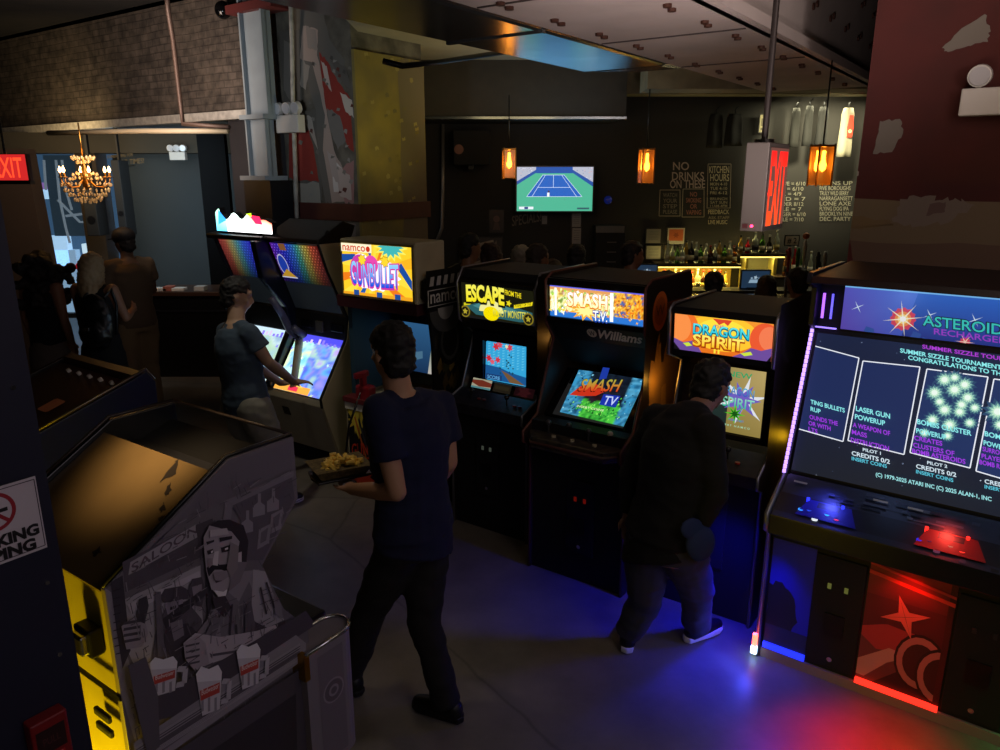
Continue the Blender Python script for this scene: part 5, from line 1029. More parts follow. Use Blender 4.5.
MB().cyl((.09, .05, .36), (.09, .05, 2.0), .013).cyl((.09, .05, .36), (.09, .05, .375), .04).build('hanging_pole', mat('pole_grey', '#2e2826', .4, .5), e)
p = at(15, 181, 4.5)
e = thing('exit_sign', 'flat red glowing exit sign hanging by a rod at the upper left edge', 'exit sign', (p.x, p.y, p.z), -8)
MB().box(-.14, .098, 0, .03, 0, .152).build('housing', mat('sign_dark_red', '#300608', .5), e, bevel=.003)
f = Art((-.135, -.002, .004), (.225, 0, 0), (0, 0, .144), .0004); f.rect(0, 0, 1, 1, '#b02020'); f.text('EXIT', .08, .12, .88, .76, '#ff4a28'); f.build('face', artmat('exit_red', 1.5), e, .002)
MB().cyl((-.05, .015, .15), (-.05, .015, 1.2), .006).build('hanging_rod', DARKMET, e); MB().box(-.16, .1, -.005, .035, -.018, 0).build('lower_rail', BLACK, e)

def emergency(label, M, w, h, nl=3, r=.05, ph=0):
    t = thing('emergency_light', label, 'emergency light', M.translation); t.rotation_euler = M.to_euler(); MM_ = t
    MB().box(-w / 2, w / 2, -.09, -.005, -h, 0).build('battery_box', WHITEPL, t, bevel=.006)
    for k in range(nl):
        x = (k - (nl - 1) / 2) * w * (.40 if nl == 3 else .6)
        l = MB().cyl((x, -.05, r * 1.1), (x, -.09, r * 1.0), r, r * .95, 18).cyl((x, -.05, 0), (x, -.05, r * .4), .012).build('lamp_head', WHITEPL, t)
        MB().cyl((x, -.09, r), (x, -.096, r), r * .85, r * .8, 18).build('lens', mat('lens_glass', '#d8d8dc', .12, .3), l)
    return t
q = plp(296, 116, -.02); emergency('white emergency light with three round lamps on the concrete pier', PL @ Matrix.Translation((q[0] + .02, -.06, q[1])), .30, .15, 3, .055)
q = PR.inverted() @ hit(990, 89, PR.translation, PR.to_3x3() @ V((0, 1, 0))); emergency('white emergency light with round lamps on the dark red pier', PR @ Matrix.Translation((q.x + .055, -.005, q.z)), .34, .13, 2, .055)
q = at(178, 152, BY - .55); emergency('small cream emergency light high on the far left wall', Matrix.Translation((q.x, BY - .505, q.z)), .2, .1, 3, .045)
# dome camera on the brick
q = plp(223, 10, -.1); o = MB().ball((0, 0, 0), (.075, .075, .08), 12).cyl((0, 0, .03), (0, .12, .05), .05).build('dome_camera', mat('dome_black', '#08080a', .12)); o.location = PL @ V((q[0], -.1, q[1])); tag(o, 'black dome camera high on the brick wall', 'camera')

# chandelier
p = at(86, 181, 7.0)
ch = thing('chandelier', 'small gilt crystal chandelier with lit candle bulbs under the lintel', 'chandelier', p)
GOLD = mat('gilt', '#a87838', .3, 1); CRY = mat('crystal', '#e8d0a0', .08, trans=.6)
MB().lathe([(.01, .22), (.02, .2), (.012, .15), (.03, .1), (.015, .05), (.04, 0), (.02, -.05), (.005, -.08)], n=14).build('stem', GOLD, ch)
MB().tube([(0, 0, .22), (0, 0, .50)], .006, 6).build('chain', GOLD, ch)
bulb = None
for k in range(6):
    a = 2 * math.pi * k / 6 + .12; c_, s_n = math.cos(a), math.sin(a)
    arm = MB().tube([(c_ * r, s_n * r, z) for r, z in ((.02, .02), (.08, -.05), (.15, -.055), (.205, -.01), (.21, .03))], .006, 6).lathe([(.02, .03), (.026, .036), (.01, .04), (.01, .075)], (c_ * .21, s_n * .21, 0), 10).build('arm', GOLD, ch)
    MB().lathe([(.007, .075), (.013, .09), (.011, .105), (.002, .13)], (c_ * .21, s_n * .21, 0), 10).build('candle_bulb', mat('bulb_warm', '#ffd090', .4, emit='#ffca80', es=14), arm)
cr_ = MB()
for rr, zz, n_ in ((.09, .20, 16), (.05, .17, 10), (.18, -.08, 22), (.15, -.12, 20), (.11, -.16, 16), (.06, -.18, 9), (.20, -.03, 18), (.13, .02, 12), (.1, .06, 10)):
    for k in range(n_):
        a = 2 * math.pi * k / n_ + rr * 9; cr_.ball((math.cos(a) * rr, math.sin(a) * rr, zz + random.uniform(-.01, .01)), (.011, .011, .017), 4)
tag(cr_.build('crystal_drops', CRY, ch), kind='stuff')
lamp('chandelier_glow', 'POINT', (p.x, p.y, p.z + .10), 9.0, '#ffb860', r=.16)

# TV over the bar
a, b = at(517, 167, 9.45), at(592, 211, 9.45); wv, hv = b.x - a.x, a.z - b.z
tv = thing('television', 'wall television showing a blue tennis court', 'television', (a.x, 9.45, b.z))
MB().box(-.02, wv + .02, 0, .06, -.02, hv + .02).build('cabinet', BLACK, tv, bevel=.006); MB().box(wv * .35, wv * .65, .06, .245, hv * .3, hv * .7).build('wall_bracket', DARKMET, tv)
s6 = Art((0, -.002, 0), (wv, 0, 0), (0, 0, hv), .0004)
s6.rect(0, 0, 1, 1, '#4cae8e'); s6.poly([(0, 1), (1, 1), (1, .62), (.72, .9), (.26, .9), (0, .6)], '#b0b4c4')
for i in range(160):
    x = random.random(); y = random.uniform(.66, 1)
    if (x < .26 and y > .62 + x) or (x > .74 and y > .62 + (1 - x)): s6.disc(x, y, .006, random.choice(['#f4f0f0', '#d08080', '#4858a0', '#ffffff', '#606070', '#e0a090']), 4, nl=(i == 0))
s6.poly([(0, .6), (.26, .88), (.72, .88), (1, .56), (1, .66), (.72, .95), (.26, .95), (0, .68)], '#28509c'); s6.rect(.25, .86, .73, 1, '#2450a0')
s6.poly([(.13, .33), (.86, .33), (.62, .82), (.34, .82)], '#2860b8')
for p_, q_ in (((.13, .33), (.34, .82)), ((.86, .33), (.62, .82)), ((.2, .33), (.375, .82)), ((.79, .33), (.585, .82)), ((.13, .33), (.86, .33)), ((.34, .82), (.62, .82)), ((.27, .54), (.70, .54)), ((.48, .54), (.48, .82))): s6.line(p_, q_, .008, '#e0ecff')
s6.rect(.40, .33, .43, .42, '#f4f4f4'); s6.disc(.42, .45, .012, '#503020', 8); s6.rect(.03, .04, .22, .1, '#e0e8f0'); s6.rect(.1, .045, .15, .095, '#203a80'); s6.rect(.8, .04, .96, .08, '#305a60')
s6.build('screen', artmat('tv_glow', 1.15), tv)
# pendants
def pendant(u, v0, v1, Y, label, tilt=0):
    a = at(u, v0, Y); b = at(u, v1, Y); t = thing('pendant_lamp', label, 'pendant lamp', (a.x, Y, b.z), 8, 'pendant lamps over the bar')
    hh = a.z - b.z; w = .058
    MB().box(-w, w, -w, w, .0, hh).build('glass_shade', mat('amber_glass', '#b87a30', .3, trans=.8, emit='#c87820', es=.10), t, bevel=.004)
    for sx_ in (-1, 1):
        for sy_ in (-1, 1): MB().box(sx_ * w - .005, sx_ * w + .005, sy_ * w - .005, sy_ * w + .005, -.01, hh + .02).build('corner_bar', mat('aged_brass', '#6a4a20', .4, .8), t)
    MB().box(-w - .005, w + .005, -w - .005, w + .005, hh, hh + .015).build('cap', mat('aged_brass'), t)
    MB().lathe([(.001, hh * .35), (.022, hh * .42), (.026, hh * .52), (.014, hh * .66), (.012, hh * .9)], n=14).build('bulb', mat('bulb_amber', '#ffb040', .4, emit='#ffb848', es=26), t)
    MB().tube([(0, 0, hh + .01), (0, 0, 3.1 - b.z)], .006, 6).build('cord', BLACK, t)
    lamp('pendant_glow', 'POINT', (a.x, Y - .16, b.z + hh * .3), 1.0, '#ff9a3a', r=.08)
    return t
pendant(509, 150, 178, 8.0, 'amber glass pendant lamp left of the television')
pendant(647, 150, 183, 7.4, 'amber glass pendant lamp right of the television')
pendant(823, 147, 185, 5.6, 'amber glass pendant lamp in front of the hanging shirts, right')
# speaker
a, b = at(453, 130, 9.2), at(490, 165, 9.2)
sk = thing('wall_speaker', 'black speaker hung high on the bar wall left of the television', 'speaker', (a.x, 9.2, b.z)); w_, h_ = b.x - a.x, a.z - b.z
MB().box(0, w_, 0, .3, 0, h_).build('cabinet', BLK_MATTE, sk, bevel=.01); MB().cyl((w_ * .15, -.004, h_ * .45), (w_ * .15, 0, h_ * .45), .055, n=20).build('horn', mat('horn_copper', '#6a4034', .4, .3), sk); MB().box(w_ * .4, w_ * .55, .1, .55, -.05, .0).build('bracket', DARKMET, sk)
for (u0, v0, u1, v1, Y, lab) in ((80, 182, 100, 236, 9.4, 'black hanging speaker beside the far window, left of the brown post'), (110, 160, 128, 236, 9.4, 'tall black hanging speaker right of the brown post at the far window')):
    a, b = at(u0, v0, Y), at(u1, v1, Y); k = thing('wall_speaker', lab, 'speaker', (a.x, Y, b.z)); w_, h_ = b.x - a.x, a.z - b.z
    MB().box(0, w_, 0, .25, 0, h_).build('cabinet', BLK_MATTE, k, bevel=.01); MB().cyl((w_ / 2, 0, h_ * .3), (w_ / 2, -.006, h_ * .3), w_ * .32, n=20).build('cone', DARKMET, k); MB().box(w_ * .4, w_ * .6, .1, .15, h_, 3.3 - b.z).build('hanger', DARKMET, k)

# chalk lettering painted on the bar wall
def chalk(name, label, O, W, H_): a = Art(O, W, H_, .0005); return a
CH = Art((-2.2, 9.695, 0), (9.2, 0, 0), (0, 0, 4), .0005)
ck = '#8a7f72'
def ct(s_, u0, v0, u1, h, col=ck, v1=None): CH.text(s_, u0, v0, u1, h, col, y1=v1 if v1 else v0, px=True)
def cl(*p, col=ck, w=.002): CH.loop([CH.P(*q) for q in p], w, col)
ct('NO', 673, 170, 689, 8, '#9a8a88'); ct('DRINKS', 672, 180, 704, 8, '#9a8a88'); ct('ON THESE', 670, 188, 705, 8, '#9a8a88')
cl((660, 190), (680, 190), (680, 216), (659, 216)); cl((683, 189), (704, 189), (704, 217), (682, 217)); cl((708, 164), (731, 164), (730, 208), (707, 208)); cl((707, 196), (730, 196))
for i, s_ in enumerate(('WATCH', 'YOUR', 'STEP', 'PLEASE')): ct(s_, 663, 197 + i * 5.6, 677, 4, '#6e665e')
for i, s_ in enumerate(('NO', 'SMOKING', 'OR', 'VAPING')): ct(s_, 686 + (4 if len(s_) < 3 else 0), 196.5 + i * 6, 701 - (4 if len(s_) < 3 else 0), 4.6, '#8a5a50')
ct('KITCHEN', 709, 173, 729, 7, '#a0967c'); ct('HOURS', 710, 181, 729, 7, '#a0967c')
for i, s_ in enumerate(('MON 4-10', 'TUE 4-10', 'FRI 4-12')): ct(s_, 710, 185.5 + i * 4.4, 727, 3, '#968c74')
for i, s_ in enumerate(('BRUNCH', 'SAT SUN', '11AM-4PM')): ct(s_, 710, 200 + i * 3.6, 727, 2.6, '#8a806c')
ct('FEEDBACK', 708, 214, 729, 4.5, '#9a9078'); ct('ASK STAFF', 708, 219, 729, 3, '#7a7060'); ct('LIVE MUSIC', 708, 224, 727, 4, '#9a9078')
ct('SPECIALS!', 512, 226, 541, 10, '#6a6058', 221)
for i, s_ in enumerate(('TRUE = 6/10', 'IPA = 6/10', 'XX = 4/9', 'RED = 7', 'CIDER 8/12', 'ALE = 7', 'LAGER = 6/10', 'PALE = 7/10')): ct(s_, 776, 185.5 + i * 5.1, 805 - (i % 3) * 2, 3.8, '#7c786a')
for i, s_ in enumerate(('GUNS UP', 'FIVE BOROUGHS', 'TRULY WILD BERRY', 'NARRAGANSETT', 'LONE AXE', 'FLYING DOG IPA', 'BROOKLYN NINE', 'DEC. PARTY')): ct(s_, 819, 185 + i * 5.1, 852 - (i % 3) * 2, 4, '#7c786a')
o = CH.build('chalk_lettering', artmat('chalk', 0, .95), None, 0); tag(o, 'cream chalk lettering of rules, kitchen hours and beer list on the black bar wall', 'lettering')
CL = Art((-9, BY - .505, 0), (6.7, 0, 0), (0, 0, 4), .0005); CL.text('SOMEWHERE FOR', 107, 158.5, 133, 3, '#6a5c44', y1=156, px=True); CL.text('GOOD TIMES!', 112, 165.5, 144, 5, '#6a5c44', y1=163, px=True); CL.loop([CL.P(116, 167), CL.P(135, 165.5)], .002, '#6a5c44')
o = CL.build('wall_lettering', artmat('chalk'), None, 0); tag(o, 'faint chalk words high on the far left wall above the blue wall', 'lettering')

# posters and papers on the bar wall
def poster(name, label, u0, v0, u1, v1, Y, fn, m='printed_satin', group=None, cat='poster', fr='#1a1410'):
    a, b = at(u0, v1, Y), at(u1, v0, Y); t = thing(name, label, cat, (a.x, Y, a.z), 0, group); w_, h_ = b.x - a.x, b.z - a.z
    MB().box(-.012, w_ + .012, 0, .015, -.012, h_ + .012).build('frame', mat('fr' + fr, fr, .4), t)
    A_ = Art((0, -.001, 0), (w_, 0, 0), (0, 0, h_), .0005); fn(A_); A_.build('print', artmat(m), t, .001); return t
def plain(c, lines=5, lc='#5a5650'):
    def f(a):
        a.rect(0, 0, 1, 1, c)
        for i in range(lines): a.rect(.15, .82 - i * .7 / lines, .85, .85 - i * .7 / lines, lc, nl=(i == 0))
    return f
def dark(a): a.rect(0, 0, 1, 1, '#2a1a18'); a.disc(.5, .62, .25, '#5a3a34', 16); a.poly([(.2, .1), (.8, .1), (.65, .45), (.35, .45)], '#48302c')
poster('poster', 'small dark reddish framed poster left of the television', 490, 211, 503, 232, 9.68, dark)
poster('notice', 'tall white paper notice under the right end of the television, upper', 572, 213, 581, 227, 9.68, plain('#8a8480'), cat='notice')
poster('notice', 'white paper notice below the television, lower of the two by the dark doorway', 572, 228, 581, 244, 9.68, plain('#8a8480'), cat='notice')
poster('notice', 'tiny white switch notice beside the chalk word under the television', 542, 216, 547, 224, 9.68, plain('#7a7470', 2), cat='notice')
def jpo(a):
    a.rect(0, 0, 1, 1, '#3a3230')
    for i in range(26): a.poly(jag([(random.random() * .85, random.random() * .9), (random.random() * .3 + .6, random.random()), (random.random(), random.random() * .3)], .02, 1), random.choice(['#6a5a50', '#2a2624', '#8a7a6a', '#4a3430', '#96887c']), nl=True)
poster('poster', 'large black framed collage poster behind the standing couple at the left of the bar', 460, 238, 502, 268, 9.6, jpo)
poster('poster', 'grey poster behind the short-haired man under the notices', 570, 246, 584, 278, 9.62, plain('#7a7870', 7))
poster('notice', 'framed grey notice left of the orange one over the bottles, upper', 646, 229, 661, 243, 9.66, plain('#6e6a62', 6), cat='notice', fr='#14100e')
poster('notice', 'framed pale notice left of the orange one over the bottles, lower', 646, 246, 661, 259, 9.66, plain('#8a8674', 6), cat='notice', fr='#14100e')
def org(a): a.rect(0, 0, 1, 1, '#a8a294'); a.rect(.08, .2, .92, .92, '#b05a30'); a.star(.5, .55, .2, .1, 6, '#8a4020')
poster('notice', 'white and orange notice above the left bottles', 667, 228, 685, 244, 9.66, org, cat='notice')
poster('notice', 'small cream card standing left of the first bottles', 664, 245, 674, 258, 9.5, plain('#a09c84', 3), cat='notice')
def yp(a): a.rect(0, 0, 1, 1, '#b8ac80'); a.rect(.2, .35, .8, .8, '#6a6048'); a.rect(.15, .1, .85, .25, '#5a5040')
poster('poster', 'cream framed picture high on the bar wall beside the hanging shirts', 759, 115, 768, 132, 9.6, yp)
def tw(a): a.rect(0, 0, 1, 1, '#d8d4cc'); a.text('# 2', .15, .2, .85, .6, '#1a1818')
poster('number_card', 'white table-number card above the bottles right of the lit shelf', 785, 236, 799, 245, 9.3, tw, cat='card')
# dark doorway panel and shelf lamp left of the bottles
a, b = at(585, 120, 9.66), at(640, 300, 9.66)
rk = thing('equipment_rack', 'black equipment rack with faint glints left of the bottles', 'rack', (at(596, 226, 9.3).x, 9.3, 0)); w_ = at(626, 226, 9.3).x - at(596, 226, 9.3).x; zt2 = at(600, 226, 9.3).z
MB().box(0, w_, 0, .35, 0, zt2).build('case', BLK_MATTE, rk, bevel=.008); MB().box(0, w_ * .95, -.01, 0, zt2 - .08, zt2).build('top_unit', mat('unit_grey', '#5a5654', .5), rk)
for i in range(6): MB().box(w_ * .4, w_ * .7, -.008, 0, zt2 - .2 - i * .12, zt2 - .19 - i * .12).build('unit_front', mat('unit_grey'), rk)
MB().ball((0, 0, 0), .02, 8).build('blue_indicator_tmp', BLACK) if 0 else None
p = at(608, 200, 9.55); o = MB().ball((0, 0, 0), (.05, .04, .05), 10).build('sensor_dome', mat('sensor_blue', '#101840', .3, emit='#1a2c90', es=.2)); o.location = p; tag(o, 'small blue-lit sensor dome on the bar wall right of the television', 'sensor')

# hanging shirts
def shirt(label, u0, u1, v0, v1, Y, col, print_=False):
    a, b = at(u0, v1, Y), at(u1, v0, Y); w_, h_ = b.x - a.x, b.z - a.z; t = thing('hanging_shirt', label, 'shirt', ((a.x + b.x) / 2, Y, a.z), 0, 'shirts hung over the bar')
    secs = []
    for k in range(9):
        z = h_ * k / 8; ww = w_ / 2 * (1.05 - k * .02 if k < 8 else .7); secs.append(((0, 0, z), (ww, 0, 0), (0, .04 + .01 * math.sin(k), 0)))
    mb = MB().loft(secs, 28)
    for v in mb.bm.verts: v.co.y += .018 * math.sin(v.co.x * 34)
    mb.build('cloth', mat('cloth' + col, col, .9), t)
    MB().tube([(0, 0, h_ - .02), (0, 0, h_ + .05), (.03, 0, h_ + .08)], .006, 6).build('hanger', DARKMET, t)
    if print_:
        A_ = Art((-w_ * .12, -.062, h_ * .35), (w_ * .45, 0, 0), (0, 0, h_ * .5), .0005); A_.poly([(.1, .1), (.9, .1), (1, .5), (.8, 1), (.2, 1), (0, .5)], '#b03828'); A_.disc(.5, .35, .25, '#e8c8a0', 14); A_.star(.5, .36, .2, .1, 5, '#582018'); A_.build('printed_emblem', artmat('printed_satin'), t, 0)
    return t
shirt('charcoal t-shirt hung over the bar, leftmost of the three dark ones by the white shirt', 788, 802, 108, 147, 9.3, '#191816'); shirt('black t-shirt hung over the bar, second of the three dark ones by the white shirt', 801, 815, 106, 146, 9.28, '#121110'); shirt('black t-shirt hung over the bar, right beside the white shirt', 814, 830, 107, 147, 9.3, '#100f0f')
shirt('white t-shirt with a red emblem hung over the right end of the bar', 836, 856, 108, 157, 9.25, '#8a8470', True)
shirt('black t-shirt hung high on the wall left of the red exit sign', 706, 724, 114, 148, 9.5, '#100e0e'); shirt('black t-shirt hung high on the wall, nearest the kitchen hours board', 724, 744, 114, 146, 9.5, '#0e0c0e')

# bar furniture
zc = 1.06
bc = thing('bar_counter', 'long dark wooden bar counter in front of the bottle shelves', 'bar counter', (1.2, 7.9, 0))
MB().box(-1.1, 4.5, -.35, .35, zc - .05, zc).build('counter_top', mat('counter_brown', '#3a2616', .25), bc, bevel=.008); MB().box(-1.05, 4.45, -.2, .3, 0, zc - .05).build('front_panel', mat('counter_dark', '#140f0c', .6), bc)
x0, x1 = at(655, 262, 9.4).x, at(738, 262, 9.4).x; z1s = at(690, 263, 9.4).z; x2, x3 = at(738, 252, 9.4).x, at(783, 252, 9.4).x; z2s = at(760, 253, 9.4).z; z0s = at(690, 290, 9.4).z
bk = thing('back_bar_shelf', 'back bar shelving with yellow-lit bottle bays', 'shelf', (x0, 9.4, 0))
WD = mat('shelf_wood', '#3a2a1a', .5)
MB().box(0, x1 - x0, -.14, .28, z1s - .03, z1s).build('upper_shelf', WD, bk); MB().box(x2 - x0, x3 - x0, -.14, .28, z2s - .03, z2s).build('high_shelf', WD, bk); MB().box(-.1, 3.0, -.2, .28, z0s - .04, z0s).build('lower_shelf', WD, bk)
MB().box(-.1, 3.0, -.1, .28, 0, z0s - .04).build('cabinet_base', mat('counter_dark'), bk)
MB().box(0, x1 - x0, .25, .29, z0s, z1s - .03).build('back_panel', mat('gold_mirror_panel', '#a89048', .35, .3), bk)
MB().box(0, x1 - x0, -.13, -.11, z1s - .045, z1s - .032).build('shelf_light', mat('led_yellow', '#ffffff', .5, emit='#ffe070', es=2.2), bk)
MB().box(x2 - x0, x3 - x0 - .02, -.13, -.11, z2s - .045, z2s - .032).build('shelf_light', bpy.data.materials['led_yellow'], bk)
MB().box(x2 - x0 + .14, x3 - x0 - .1, .2, .24, z0s, z2s - .06).build('grey_panel', mat('panel_grey_green', '#6a6a50', .6), bk); MB().box(x2 - x0 + .11, x2 - x0 + .14, .0, .24, z0s, z2s - .03).build('panel_frame', mat('frame_yellow', '#b0a860', .5), bk); MB().box(x3 - x0 - .1, x3 - x0 - .06, .0, .24, z0s, z2s - .03).build('panel_frame', mat('frame_yellow'), bk)
xm = at(700, 263, 9.4)
lamp('shelf_glow', 'AREA', (x0 + (x1 - x0) / 2, 9.36, z1s - .05), 13, '#ffd860', size=x1 - x0, sy=.05)
lamp('shelf_glow', 'AREA', ((x2 + x3) / 2, 9.42, z2s - .05), 2.5, '#ffe080', size=.5, sy=.05)
BT = [('clear', '#c8d0c0', .9), ('green', '#4a7a30', .85), ('amber', '#8a4a18', .85), ('dark', '#141410', .2), ('pale gold', '#c8a850', .85), ('brown', '#402010', .5), ('red', '#a01828', .6)]
bcount = {}
def bottle(x, y, z, kind, hgt, shelf, where, idx, shape):
    nm, col, tr = BT[kind]; prof = [(.034, 0), (.036, .01), (.036, .15), (.03, .175), (.013, .21), (.012, .26)] if shape == 0 else [(.04, 0), (.042, .01), (.042, .11), (.036, .135), (.014, .155), (.013, .2)] if shape == 1 else [(.028, 0), (.03, .01), (.03, .17), (.014, .21), (.013, .29)]
    s = hgt / prof[-1][1]; t = thing('bottle', '%s glass bottle, %s from the left %s' % (nm, ORD[idx], where), 'bottle', (x, y, z), 0, 'bottles ' + shelf)
    MB().lathe([(r, zz * s) for r, zz in prof], n=12).build('glass_body', mat('bottle_' + nm, col, .12, trans=tr * .6), t)
    MB().lathe([(.014, hgt), (.014, hgt + .025)], n=10).build('cap', mat('cap%d' % (kind % 3), ['#c8c4b8', '#1a1a1a', '#8a2018'][kind % 3], .4), t)
    MB().lathe([(prof[1][0] + .0006, hgt * .18), (prof[1][0] + .0006, hgt * .42)], n=12).build('label', mat('lab%d' % ((kind + idx) % 4), ['#c8c0a0', '#a89858', '#2a2a28', '#d8d4c8'][(kind + idx) % 4], .7), t)
lamp('bottle_glow', 'AREA', ((x0 + x1) / 2, 9.52, z1s + .01), 2.0, '#ffe890', size=x1 - x0, sy=.06, tgt=((x0 + x1) / 2, 9.50, 3)); lamp('bottle_glow', 'AREA', ((x2 + x3) / 2, 9.52, z2s + .01), 1.2, '#ffe890', size=.6, sy=.06, tgt=((x2 + x3) / 2, 9.50, 3)); lamp('bar_front_fill', 'POINT', (2.2, 8.8, 2.6), 2.0, '#ffe8b0', r=.1)  # the point lamp is an added front fill for the bottles
for i in range(15): bottle(at(668 + i * 4.7, 263, 9.32).x, 9.36 + random.uniform(-.02, .03), z1s, [0, 0, 1, 0, 4, 3, 0, 1, 0, 5, 0, 4, 1, 0, 2][i], random.uniform(.19, .27) + (.05 if i == 4 else 0), 'on the long shelf', 'on the long bar shelf', i, random.randrange(3))
for i in range(6): bottle(at(741 + i * 7.2, 252, 9.32).x, 9.36, z2s, [4, 6, 0, 1, 3, 0][i], [.2, .17, .25, .22, .2, .26][i], 'on the high shelf', 'on the short high shelf', i, random.randrange(3))
for i in range(13): bottle(at(660 + i * 5.6, 290, 9.3).x, 9.42, z0s, [0, 5, 2, 0, 3, 4, 2, 0, 5, 2, 0, 2, 4][i], random.uniform(.17, .24), 'in the lit bay', 'in the yellow-lit lower bay', i, random.randrange(3))
for i in range(5): bottle(at(786 + i * 8.2, 262, 9.3).x, 9.3, z1s - .15, [2, 6, 1, 0, 3][i], [.3, .34, .32, .28, .26][i], 'by the taps', 'behind the beer taps', i, 2)
MB_ = MB().box(at(782, 0, 9.3).x, at(830, 0, 9.3).x, 9.2, 9.5, z1s - .18, z1s - .15); tag(MB_.build('side_shelf', WD), 'small wooden shelf behind the beer taps', 'shelf')
# glasses in front of the lower bay
for i in range(8):
    x = at(664 + i * 9, 296, 9.1).x; t = MB().lathe([(.025, 0), (.032, .11), (.030, .11), (.024, .006)], n=12).build('drinking_glass', mat('clear_glass', '#e8e8d8', .05, trans=.9)); t.location = (x, 9.24, z0s); tag(t, 'short clear glass, %s from the left in front of the yellow-lit bottles' % ORD[i], 'glass', 'glasses in front of the lit bottles')
# beer taps
for i, (u, v0, c, lab) in enumerate(((806, 238, '#d8d4c8', 'tall white tap handle with an orange ball'), (790, 246, '#a02818', 'red tap handle'), (799, 246, '#2a7a38', 'green tap handle'), (819, 250, '#30302c', 'black tap handle'), (826, 250, '#b0b4b8', 'silver tap handle'))):
    p = at(u, v0, 8.0); t = thing('beer_tap', lab + ' at the right end of the bar', 'beer tap', (p.x, 8.0, zc), 0, 'beer taps'); hh = p.z - zc
    MB().cyl((0, 0, 0), (0, 0, hh * .5), .018).cyl((0, 0, hh * .42), (0, -.09, hh * .38), .011).build('faucet', CHROME, t); MB().lathe([(.012, hh * .5), (.014, hh * .6), (.024, hh * .85), (.016, hh * .97)], n=12).build('handle', mat('tap' + c, c, .35), t)
    if i == 0: MB().ball((0, 0, hh + .02), .035, 10).build('ball_top', mat('tap_orange', '#c86a28', .4), t)
# till screens
for (u0, v0, u1, v1, Y, lab) in ((741, 271, 770, 288, 8.6, 'till screen with a white crest in front of the grey panel'), (637, 265, 657, 278, 8.6, 'till screen left of the bottles, half hidden by a patron')):
    a, b = at(u0, v1, Y), at(u1, v0, Y); w_, h_ = b.x - a.x, b.z - a.z; t = thing('till_screen', lab, 'till', (a.x, Y, a.z), 0, 'till screens')
    MB().box(-.015, w_ + .015, 0, .04, -.015, h_ + .015).build('case', BLACK, t, bevel=.006)
    A_ = Art((0, -.001, 0), (w_, 0, 0), (0, 0, h_), .0005); A_.rect(0, 0, 1, 1, '#28405a'); A_.poly([(.25, .3), (.75, .3), (.7, .5), (.3, .5)], '#a8c8e0'); A_.star(.5, .62, .08, .04, 5, '#c8e0f0'); A_.star(.36, .58, .05, .03, 5, '#a8c8e0'); A_.star(.64, .58, .05, .03, 5, '#a8c8e0'); A_.build('screen', artmat('till', .6), t)
    MB().box(w_ * .4, w_ * .6, .01, .05, -(a.z - zc), -.01).box(w_ * .2, w_ * .8, -.06, .12, -(a.z - zc), -(a.z - zc) + .02).build('stand', BLACK, t)
tag(MB().box(1.3, 4.2, 8.45, 8.75, .95, 1.06).box(1.3, 4.2, 8.5, 8.7, 0, .95).build('service_counter', mat('counter_dark')), 'low service counter behind the bar carrying the till screens', 'counter')
# left room counter with papers
a, b = at(146, 292, 8.6), at(240, 292, 8.6)
ct_ = thing('service_counter', 'black counter with a brown top below the blue wall', 'counter', (a.x, 8.6, 0)); w_ = b.x - a.x
MB().box(0, w_, 0, .6, a.z - .05, a.z).build('counter_top', mat('counter_brown2', '#3a261c', .35), ct_, bevel=.006); MB().box(.02, w_, .05, .58, 0, a.z - .05).build('front_panel', BLACK, ct_); MB().box(.0, w_, .03, .05, a.z - .24, a.z - .22).build('chrome_rail', mat('dull_rail', '#3a3a42', .3, .8), ct_)
for i, (dx, ww, c) in enumerate(((.04, .16, '#c8c4bc'), (.16, .1, '#a86050'), (.26, .14, '#d8d4cc'), (.52, .12, '#b8b8b4'))):
    o = MB().box(0, ww, 0, .12, 0, .03 + .02 * (i % 2)).build('flyer_stack', mat('flyer' + c, c, .8), None, bevel=.003); o.location = (a.x + dx, 8.68, a.z); tag(o, ['white flyer stack at the left end of the counter', 'reddish flyer stack on the left counter', 'larger white flyer stack on the left counter', 'grey flyer stack standing apart on the left counter'][i], 'flyers', 'flyer stacks on the left counter')
# stools at the bar
def stool(x, y, lab):
    t = thing('bar_stool', lab, 'bar stool', (x, y, 0), 0, 'bar stools')
    MB().cyl((0, 0, .70), (0, 0, .75), .18, n=24).build('seat', mat('stool_seat', '#1a1412', .5), t, bevel=.01)
    for k in range(4): a = R(45 + 90 * k); MB().cyl((math.cos(a) * .13, math.sin(a) * .13, .70), (math.cos(a) * .21, math.sin(a) * .21, 0), .013).build('leg', DARKMET, t)
    MB().tube([(math.cos(R(d)) * .18, math.sin(R(d)) * .18, .32) for d in range(0, 370, 20)], .009, 6).build('foot_ring', DARKMET, t)
    MB().tube([(-.17, -.06, .74), (-.17, -.16, .95), (-.1, -.2, 1.06), (0, -.21, 1.09), (.1, -.2, 1.06), (.17, -.16, .95), (.17, -.06, .74)], .012, 8).build('back_hoop', DARKMET, t)
